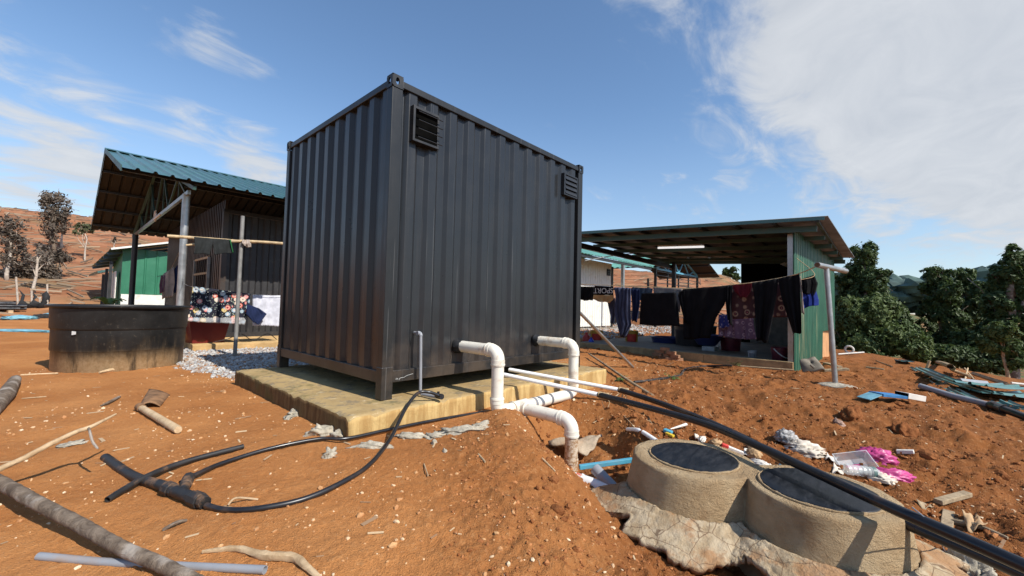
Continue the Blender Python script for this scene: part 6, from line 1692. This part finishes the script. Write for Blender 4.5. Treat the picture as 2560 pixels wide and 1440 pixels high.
for lb, px, py, s_, mt, nm, ct in (('rounded brown rock on the slope crest', 2265, 898, .22, 'rock', 'boulder', 'rock'), ('square cut tree stump on the slope crest', 2378, 910, .28, 'bark', 'tree_stump', 'stump'), ('big soil clod at the left of the blue carton', 2130, 1045, .12, 'clod', 'soil_lump', 'clod'), ('large soil clod right of the white carton', 2262, 1085, .10, 'clod', 'soil_lump', 'clod'),
        ('dark stone behind the white rag', 2095, 1060, .05, 'rock', 'boulder', 'rock'), ('soil clod by the thin twigs at the far bank', 1610, 1085, .07, 'clod', 'soil_lump', 'clod')):
    o_ = mortar_lump(px, py, s_, s_*.8, s_*.8, lb, random.uniform(0, 3), nm, mt); tag(o_, lb, ct)
rod('black_pipe', 'muddy_poly', 'thin black pipe snaking over the soil before the shed', 'pipe', [lift(1585, 958, .015), lift(1650, 950, .015), lift(1700, 940, .015), lift(1715, 925, .02), lift(1760, 918, .02), lift(1830, 917, .02)], .018, 8)
def weed(px, py, h, label, n=16, sz=.05):
    p = lift(px, py, 0); K = thing('weed', label, 'plant', p); r = random.Random(px); m = MB(); st = MB()
    for k in range(n):
        a = r.uniform(0, 6.28); l = r.uniform(.2, 1)*h; b = Vector((math.cos(a)*l*.8, math.sin(a)*l*.8, l*r.uniform(.3, .9)))
        if k < 6: st.tube([Vector((0, 0, 0)), b*.6+Vector((0, 0, .02)), b], .003, 4)
        t = Vector((math.cos(a+.3), math.sin(a+.3), r.uniform(-.4, .5))).normalized(); s_ = t.cross(Vector((0, 0, 1))).normalized()*sz*.35
        m.add([b, b+t*sz*.5+s_, b+t*sz, b+t*sz*.5-s_], [(0, 1, 2, 3)])
    m.build('leaves', 'leaf_bright', K); st.build('stems', 'leaf_dark', K)
for k, (lb, mt, c) in enumerate((('creased white wrapper right of the tube carton', 'paper', [(1862, 1128), (1890, 1134), (1884, 1148), (1858, 1142)]), ('pale torn sheet between the rags and the far lid', 'bag_white', [(1925, 1172), (1962, 1180), (1950, 1192), (1918, 1186)]),
        ('brown carton flap beside the near main', 'carton_brown', [(1868, 1112), (1892, 1120), (1888, 1132), (1866, 1124)]), ('blue strip under the nearer main behind the lids', 'blue_pvc', [(1950, 1160), (1990, 1182), (1984, 1190), (1946, 1168)]),
        ('cream scrap on the bank left of the tube carton', 'bag_white', [(1735, 1092), (1765, 1096), (1762, 1106), (1738, 1102)]), ('thin white foil between the clear box and the rags', 'paper', [(2068, 1140), (2096, 1150), (2086, 1162), (2062, 1152)]),
        ('dirty film lying left of the clear plastic box', 'bag_white', [(2085, 1168), (2112, 1176), (2108, 1196), (2080, 1186)]))):
    flat_bit('litter_scrap', mt, lb, c, 'scrap', .003, .02, .018, 8, 70+k)
wood('pale_trunk', (.30, .24, .19), (.55, .48, .40), .9, b=.3)
# ------------------------------------------------------------------ vegetation
def leaf_mat(name, a, b, trans=.3, rough=.55):
    t = NT(name); g = t.n('ShaderNodeNewGeometry'); n = t.noise(t.coord(), .55, 3, .5)
    f = t.math('ADD', t.math('MULTIPLY', g.outputs['Random Per Island'], .6), t.math('MULTIPLY', t.mp(n, .35, .65), .4))
    c = t.mix(f, a, b); t.set(c, rough, 0, .35)
    tr = t.n('ShaderNodeBsdfTranslucent'); t.l(c, tr.inputs[0]); ad = t.n('ShaderNodeMixShader'); ad.inputs[0].default_value = trans
    t.l(t.b.outputs[0], ad.inputs[1]); t.l(tr.outputs[0], ad.inputs[2]); o = t.t.nodes['Material Output']; t.l(ad.outputs[0], o.inputs[0])
leaf_mat('leaf_dark', (.030, .060, .018), (.105, .150, .045)); leaf_mat('leaf_mid', (.045, .085, .022), (.15, .195, .06)); leaf_mat('leaf_bright', (.07, .13, .03), (.17, .24, .07)); leaf_mat('leaf_dry', (.070, .054, .040), (.155, .122, .092), .15)
leaf_mat('leaf_olive', (.06, .07, .03), (.15, .15, .07), .2)
weed(1835, 915, .14, 'small green weed growing beside the thin black pipe', 22, .07)
weed(1680, 948, .12, 'low leafy weed on the thin black pipe before the shed', 14, .07)
weed(1555, 952, .11, 'weed sprig behind the far white pipe sleeve', 12, .07)
def limbs(m, base, top, r0, blobs, rr, seg=5, twigs=3):
    """trunk from base to top, then a limb into every blob"""
    ax = top-base; pts = [base+ax*(k/seg)+Vector((rr.gauss(0, .03), rr.gauss(0, .03), 0))*ax.length*(.6 if 0 < k < seg else 0) for k in range(seg+1)]
    m.tube(pts, [r0*(1-.65*k/seg) for k in range(seg+1)], 8)
    for c, e in blobs:
        f = rr.uniform(.35, .95); st = base+ax*f; mid = st.lerp(c, .5)+Vector((rr.gauss(0, .1), rr.gauss(0, .1), .12*(c-st).length))
        m.tube(spline([st, mid, c], 4), list(np.linspace(r0*(1-.65*f)*.6, r0*.08, 9)), 6)
        for k in range(twigs):
            q = c+Vector((rr.gauss(0, e[0]*.5), rr.gauss(0, e[1]*.5), rr.gauss(0, e[2]*.5))); m.tube([mid.lerp(c, .6), c.lerp(q, .5)+Vector((0, 0, .05)), q], [max(r0*.12, .012), max(r0*.07, .010), .008], 4)
def leaf_cloud(blobs, n, sz, seed, shell=.55, droop=.25, spread=.15):
    rg = np.random.default_rng(seed); vol = np.array([e[0]*e[1]*e[2] for c, e in blobs])**.75; cnt = np.maximum((n*vol/vol.sum()).astype(int), 10)
    P = []; Nn = []
    for (c, e), k in zip(blobs, cnt):
        # clumps of leaves inside each blob so that light and dark masses form
        nc = max(8, k//45); d = rg.normal(size=(nc, 3)); d /= np.linalg.norm(d, axis=1)[:, None]
        cc = d*(shell+(1-shell)*rg.uniform(0, 1, (nc, 1)))*np.array(e)
        ci = rg.integers(0, nc, k); off = rg.normal(size=(k, 3))*np.array(e)*spread
        p = cc[ci]+off; P.append(p+np.array(c)[None]); nn = p/np.array(e)+rg.normal(size=(k, 3))*.55; nn[:, 2] += .35; Nn.append(nn/np.linalg.norm(nn, axis=1)[:, None])
    P = np.concatenate(P); Nn = np.concatenate(Nn); k = len(P); s = sz*rg.uniform(.45, 1.6, k)[:, None]
    t = np.cross(Nn, rg.normal(size=(k, 3))); t /= np.linalg.norm(t, axis=1)[:, None]; b = np.cross(Nn, t); t[:, 2] -= droop; 
    V = np.stack([P-t*s, P+b*s*.45+Nn*s*.12, P+t*s, P-b*s*.45+Nn*s*.12], 1).reshape(-1, 3); Fq = np.arange(4*k).reshape(-1, 4)
    return V, Fq
def tree(name, label, blobs_px, dist, base_px, mat, n=6000, sz=.16, r0=.16, seed=1, cat='tree', group=None, bark='bark', trunk_top=None, fill=1.0, base_z=None, flat=.85, ragged=True):
    """blobs_px: (px, py, half width px, half height px, depth offset) at ground distance dist along the view"""
    def at(px, py, dd=0.0): d = ray(px, py); s_ = (dist+dd)/math.hypot(d.x, d.y); return C0+d*s_
    k0 = dist/math.hypot(*ray(base_px[0], base_px[1]).xy)/F
    b0 = at(*base_px); gz = h1(b0.x, b0.y) if base_z is None else base_z
    base = Vector((b0.x, b0.y, gz)); K = thing(name, label, cat, base, group=group); bl = []
    for px, py, hw, hh, dd in blobs_px:
        c = at(px, py, dd); k = (dist+dd)/math.hypot(*ray(px, py).xy)/F
        sc = 1/math.sqrt(1+((px-1280)/F)**2)     # undo the wide lens stretch
        bl.append((c-base, (hw*k*sc*1.1*fill, hw*k*sc*1.1*fill, hh*k*fill)))
    if ragged:
        ex = []; rg_ = random.Random(seed+99)
        for c, e in bl:
            ex.append((c, tuple(q*.80 for q in e)))
            for k in range(7):
                d = Vector((rg_.gauss(0, 1), rg_.gauss(0, 1), rg_.gauss(.25, .9))).normalized(); f = rg_.uniform(.26, .48)
                ex.append((c+Vector((d.x*e[0], d.y*e[1], d.z*e[2]))*rg_.uniform(.7, 1.0), (e[0]*f, e[1]*f, e[2]*f*rg_.uniform(.6, 1.1))))
        bl_l = ex
    else: bl_l = bl
    top = at(*(trunk_top or (blobs_px[0][0], blobs_px[0][1])))-base
    m = MB(); rr = random.Random(seed); limbs(m, Vector((0, 0, -.3)), top, r0, bl, rr, twigs=22 if mat == 'leaf_dry' else 4); m.build('trunk', bark, K, smooth='all')
    V, Fq = leaf_cloud(bl_l, n, sz, seed, flat, spread=.34 if mat == 'leaf_dry' else .15); o = fast_mesh('crown', V, Fq, [mat], False); o.parent = K
    return K
GR = 'trees below the crest of the right slope'
tree('forest_tree', 'tall dark tree with a rounded top directly behind the laundry shed', [(2160, 640, 34, 36, 0), (2150, 690, 46, 40, .3), (2185, 700, 36, 34, -.4), (2130, 720, 40, 45, .2), (2170, 760, 60, 50, 0), (2120, 790, 50, 60, .5), (2190, 820, 50, 50, .3)], 24, (2165, 900), 'leaf_dark', 38000, .065, .2, 1, group=GR)
tree('forest_bush', 'broad mid green bush below the tall tree by the shed', [(2130, 800, 52, 52, -1), (2190, 790, 55, 50, -1), (2170, 860, 70, 50, -1.4), (2250, 850, 60, 45, -1.2), (2110, 870, 40, 50, -1), (2290, 880, 40, 35, -1)], 22, (2190, 930), 'leaf_mid', 38000, .062, .12, 2, group=GR)
tree('forest_bush', 'darker bush between the shed tree and the middle tree', [(2250, 800, 30, 35, 1), (2312, 822, 30, 30, 1), (2275, 850, 36, 40, .6), (2300, 885, 34, 30, .3), (2330, 880, 30, 34, 0)], 25, (2275, 930), 'leaf_dark', 17000, .066, .12, 3, group=GR)
tree('forest_tree', 'airy tree with open upper branches in the middle of the right trees', [(2345, 690, 34, 26, 0), (2325, 720, 28, 22, .4), (2370, 730, 34, 32, -.3), (2340, 770, 34, 36, 0), (2380, 800, 36, 46, 0), (2370, 860, 40, 44, .2)], 25, (2365, 930), 'leaf_dark', 26000, .066, .17, 4, group=GR)
tree('forest_tree', 'slender dark tree right of the airy tree', [(2415, 690, 22, 20, 0), (2400, 720, 28, 28, .2), (2445, 730, 34, 26, 0), (2425, 780, 40, 40, 0), (2420, 850, 46, 60, .5)], 27, (2425, 940), 'leaf_dark', 26000, .07, .17, 5, group=GR)
tree('forest_tree', 'tallest dark tree at the right edge of the photo', [(2535, 660, 40, 36, 0), (2500, 700, 34, 34, 0), (2550, 720, 50, 46, .3), (2490, 760, 44, 44, 0), (2560, 800, 60, 60, .2), (2500, 840, 55, 60, 0), (2600, 700, 50, 60, .3), (2620, 820, 60, 80, .2)], 24, (2530, 960), 'leaf_dark', 44000, .07, .22, 6, group=GR)
tree('forest_bush', 'sunlit sapling with pale trunk in front of the rightmost tree', [(2500, 830, 40, 28, 0), (2525, 870, 30, 26, .2), (2475, 860, 30, 26, 0), (2545, 905, 26, 22, 0)], 20.5, (2525, 935), 'leaf_mid', 9000, .06, .06, 7, group=GR, bark='stripped_wood')
tree('forest_bush', 'low dark bush filling the foot of the middle trees', [(2380, 890, 60, 30, 0), (2450, 900, 60, 32, 0), (2330, 905, 40, 20, 0), (2420, 860, 40, 40, .6)], 23, (2410, 940), 'leaf_dark', 22000, .066, .1, 8, group=GR)
# far wooded ridge and the valley slope seen through the gap
def far_wood():
    V = []; rg = np.random.default_rng(9); blobs = []
    for k in range(420):
        px = rg.uniform(2100, 2700); dist = rg.uniform(330, 420); py = 712+10*math.sin(px*.012)+rg.uniform(-12, 45)
        d = ray(px, py); s_ = dist/math.hypot(d.x, d.y); c = C0+d*s_; blobs.append((c, (rg.uniform(5, 9), rg.uniform(5, 9), rg.uniform(4, 7))))
    v0, f0 = rock_verts(2); P = []; Fq = []
    for k, (c, e) in enumerate(blobs):
        n = 1+.3*rg.uniform(-1, 1, (len(v0), 1)); P.append(v0*n*np.array(e)+np.array(c)); Fq.append(f0+k*len(v0))
    o = fast_mesh('distant_forest', np.concatenate(P), np.concatenate(Fq), ['far_leaf'], False); tag(o, 'far wooded ridge across the valley, tinted blue green for haze', 'forest', kind='stuff')
simple('far_leaf', (.06, .10, .085), .9, 0, .4, .08)  # blue of distant haze mixed into the leaf colour
far_wood()
# left hillside: half dead trees left standing after clearing
GL = 'trees left standing on the cleared hillside'
tree('hill_tree', 'largest half dead tree on the left hillside with a green tip', [(138, 515, 34, 34, 0), (115, 510, 18, 18, 0), (150, 545, 30, 30, 0), (130, 560, 30, 28, 0), (135, 590, 22, 22, 0)], 46, (130, 655), 'leaf_dry', 2600, .10, .14, 11, group=GL, flat=.5)
tree('hill_tree', 'brown leaved tree at the left edge of the photo', [(30, 565, 30, 22, 0), (20, 600, 28, 26, 0), (45, 615, 26, 24, 0), (25, 650, 26, 26, 0)], 36, (17, 722), 'leaf_dry', 1500, .09, .10, 13, group=GL, flat=.5, bark='pale_trunk')
tree('hill_tree', 'bare white forked tree among the brown scrub', [(95, 620, 14, 14, 0), (112, 630, 16, 14, 0), (80, 650, 16, 16, 0), (118, 655, 14, 14, 0)], 33, (88, 724), 'leaf_dry', 200, .08, .08, 14, group=GL, flat=.4, bark='pale_trunk', trunk_top=(98, 610))
tree('hill_tree', 'thin pale trunk with a small umbrella crown on the hillside', [(205, 567, 22, 10, 0), (218, 575, 18, 9, 0), (195, 580, 12, 8, 0)], 44, (212, 664), 'leaf_olive', 600, .10, .07, 15, group=GL, flat=.6, bark='pale_trunk', trunk_top=(212, 582))
tree('hill_tree', 'short pale trunk standing right of the largest hillside tree', [(158, 548, 6, 14, 0), (157, 575, 5, 10, 0)], 48, (158, 592), 'leaf_dry', 120, .12, .09, 16, group=GL, bark='pale_trunk')
tree('hill_tree', 'leafy tree on the skyline just left of the gable roof', [(252, 496, 9, 9, 0), (262, 505, 14, 12, 0)], 74, (258, 548), 'leaf_dark', 1200, .17, .2, 17, group=GL)
tree('hill_tree', 'white dead trunk left of the green hut', [(286, 600, 3, 8, 0)], 45, (286, 640), 'leaf_dry', 30, .1, .08, 18, group=GL, bark='pale_trunk')
for k, (px, py, hw, hh, lb) in enumerate(((60, 675, 38, 26, 'brown scrub between the left tree and the bare tree'), (115, 690, 34, 26, 'brown scrub right of the bare tree'), (95, 655, 36, 24, 'dry bush halfway up behind the bare tree'), (35, 700, 30, 22, 'brown scrub at the foot of the left edge tree'), (150, 640, 26, 18, 'dry bush at the foot of the largest tree'), (100, 715, 30, 14, 'low grass tussock in front of the bare tree'))):
    tree('dry_bush', lb, [(px, py, hw, hh, 0), (px-hw*.5, py+4, hw*.5, hh*.7, .3), (px+hw*.5, py+4, hw*.5, hh*.7, -.3)], 37, (px, py+hh), 'leaf_dry' if k < 5 else 'leaf_olive', 1100, .08, .05, 60+k, cat='bush', group='dry scrub on the left hillside', flat=.3)
tree('hill_tree', 'small round tree on the hill crest seen under the shed roof', [(1814, 682, 7, 12, 0)], 80, (1814, 695), 'leaf_dark', 500, .3, .15, 30, group='trees on the far hill crest')
tree('hill_tree', 'tall thin tree with flat crown on the crest under the shed roof', [(1834, 674, 9, 6, 0), (1832, 690, 11, 9, 0), (1842, 694, 9, 9, 0)], 80, (1833, 705), 'leaf_dark', 700, .3, .15, 31, group='trees on the far hill crest')
# felled branches all over the cleared hill
def litter_m():
    t = NT('litter'); g = t.n('ShaderNodeNewGeometry'); t.set(t.mix(g.outputs['Random Per Island'], (.07, .045, .03), (.36, .27, .18)), .9)
litter_m()
def hill_litter():
    n = 380; be = np.radians(np.concatenate([RNG.uniform(42, 56, n), RNG.uniform(-30, -10, n//3)]))+HEAD; n = len(be); r = RNG.uniform(27, 74, n)
    x, y = r*np.cos(be), r*np.sin(be); a = RNG.uniform(0, np.pi, n); L = RNG.uniform(.2, 1.3, n); dx, dy = np.cos(a)*L, np.sin(a)*L; W = RNG.uniform(.012, .045, n)
    z0, z1 = hgt(x-dx, y-dy)+RNG.uniform(0, .25, n), hgt(x+dx, y+dy)+RNG.uniform(0, .25, n); V = []
    for e, zz_ in ((-1, z0), (1, z1)):
        for s_ in (-1, 1):
            for q in (-1, 1): V.append(np.stack([x+e*dx-dy/L*W*s_, y+e*dy+dx/L*W*s_, zz_+q*W], -1))
    V = np.stack(V, 1).reshape(-1, 3); f = np.array([[0,1,3,2],[4,6,7,5],[0,4,5,1],[2,3,7,6],[1,5,7,3],[0,2,6,4]])
    tag(fast_mesh('felled_branches', V, (f[None]+np.arange(n)[:, None, None]*8).reshape(-1, 4), ['litter'], False), 'felled branches strewn over the cleared hillsides', 'branches', kind='stuff')
hill_litter()
# ------------------------------------------------------------------ far left yard: net, pipe stack, tarps
def net_fence():
    p = G(80, 771); K = thing('shade_net', 'sagging black shade net strung between stakes behind the pipe stack', 'net', p); o = p.copy(); dist = math.hypot(p.x, p.y)
    def at(px, py): d = ray(px, py); s_ = dist/math.hypot(d.x, d.y); return C0+d*s_-o
    for a, b in (((46, 774), (40, 692)), ((80, 770), (79, 726)), ((119, 767), (118, 710)), ((98, 767), (101, 742))): MB().tube([at(*a), at(*b)], .035, 7).build('stake', 'pale_trunk', K, smooth=True)
    for tops, bot in ((((46, 722), (55, 738), (66, 752), (80, 764)), ((46, 768), (58, 770), (70, 771), (84, 770))), (((79, 727), (86, 742), (92, 750), (99, 755)), ((72, 770), (82, 771), (92, 771), (104, 770))), (((99, 757), (106, 745), (112, 735), (119, 727)), ((96, 771), (104, 771), (112, 771), (118, 768)))):
        m = MB(); vs = []
        for i in range(4):
            for f in (0, .33, .66, 1): q = at(*tops[i])*(1-f)+at(*bot[i])*f; vs.append(q+Vector((.1*math.sin(i*2+f*4), .1*math.cos(i+f*3), 0)))
        m.add(vs, [(4*i+j, 4*i+4+j, 4*i+5+j, 4*i+1+j) for i in range(3) for j in range(3)]); m.build('net_panel', 'net_black', K, smooth='all', solid=.01)
net_fence()
def pipe_stack():
    e = G(76, 783); g0 = e.z; ax = (G(76, 783)-G(-40, 783)); ax.z = 0; ax.normalize(); sd = Vector((-ax.y, ax.x, 0))
    for row, (cnt, z) in enumerate(((7, .20), (6, .31), (5, .42))):
        for i in range(cnt):
            c = e+sd*(.14*i+.07*row); c.z = g0+z
            rod('stored_pipe', 'black_poly', ('black pipe in the bottom row of the strapped stack at far left', 'black pipe in the middle row of the strapped stack at far left', 'black pipe in the top row of the strapped stack at far left')[row], 'pipe', [c-ax*random.uniform(0, .5), c-ax*6], .065, 8, .8, spl=False, group='strapped stack of black pipes')
    q = e-ax*2.1-sd*.12; o_ = MB().box(0, 0, 0, .12, 1.1, .60).build('strap', 'yellow_plastic', None, loc=Vector((q.x, q.y, g0))); tag(o_, 'yellow strap round the far left pipe stack', 'strap'); o_.rotation_euler.z = math.atan2(ax.y, ax.x)
    for lb, t_ in (('left timber bearer under the black pipe stack', 2.6), ('right timber bearer under the black pipe stack', .6)):
        q = e-ax*t_-sd*.2; q.z = g0+.06; tag(MB().bar(Vector((0, 0, 0)), sd*1.3, .14, .14).build('bearer', 'pale_wood', None, loc=q), lb, 'timber')
pipe_stack()
crumple('tarp', 'blue_tarp', 'crumpled pale blue tarp on the ground below the pipe stack', 50, 797, .42, .3, .10, 41, 'tarp', .4, .5)
crumple('tarp', 'blue_tarp', 'pale blue tarp scrap touching the left side of the tub', 128, 792, .32, .25, .12, 42, 'tarp', .4, .5)
crumple('tarp', 'net_black', 'black crumpled sheet beside the tub on the left', 108, 795, .36, .25, .13, 43, 'sheet', .4, .4)
crumple('tarp', 'blue_tarp', 'long flat blue green tarp strip nearest the tub', 45, 828, .75, .22, .04, 44, 'tarp', -.75, .5)
rod('pale_lath', 'paper', 'white lath on the ground left of the tub', 'lath', [lift(100, 769, .03), lift(135, 769, .03)], .05, 5, spl=False)
def plantlet():
    c = Bp(273, 745, 20.6); c.z = h1(c.x, c.y); K = thing('banana_plant', 'young bright green plant beside the green hut', 'plant', c); m = MB(); r = random.Random(5)
    for k in range(8):
        a = k*.8; L_f = r.uniform(.7, 1.2); d = Vector((math.cos(a), math.sin(a), 0)); s_ = Vector((-d.y, d.x, 0)); P = [Vector((0, 0, .5))+d*L_f*.45*t+Vector((0, 0, L_f*(1.1*t-.75*t*t))) for t in np.linspace(0, 1, 6)]
        vs = []
        for i, p in enumerate(P): w_ = .12*math.sin(math.pi*(i+.4)/6.2); vs += [p-s_*w_, p+Vector((0, 0, -.03)), p+s_*w_]
        m.add(vs, [(3*i+j, 3*i+j+1, 3*i+4+j, 3*i+3+j) for i in range(5) for j in range(2)])
    m.build('leaves', 'leaf_bright', K); MB().tube([Vector((0, 0, 0)), Vector((0, 0, .55))], .05, 8).build('stem', 'leaf_mid', K)
plantlet()
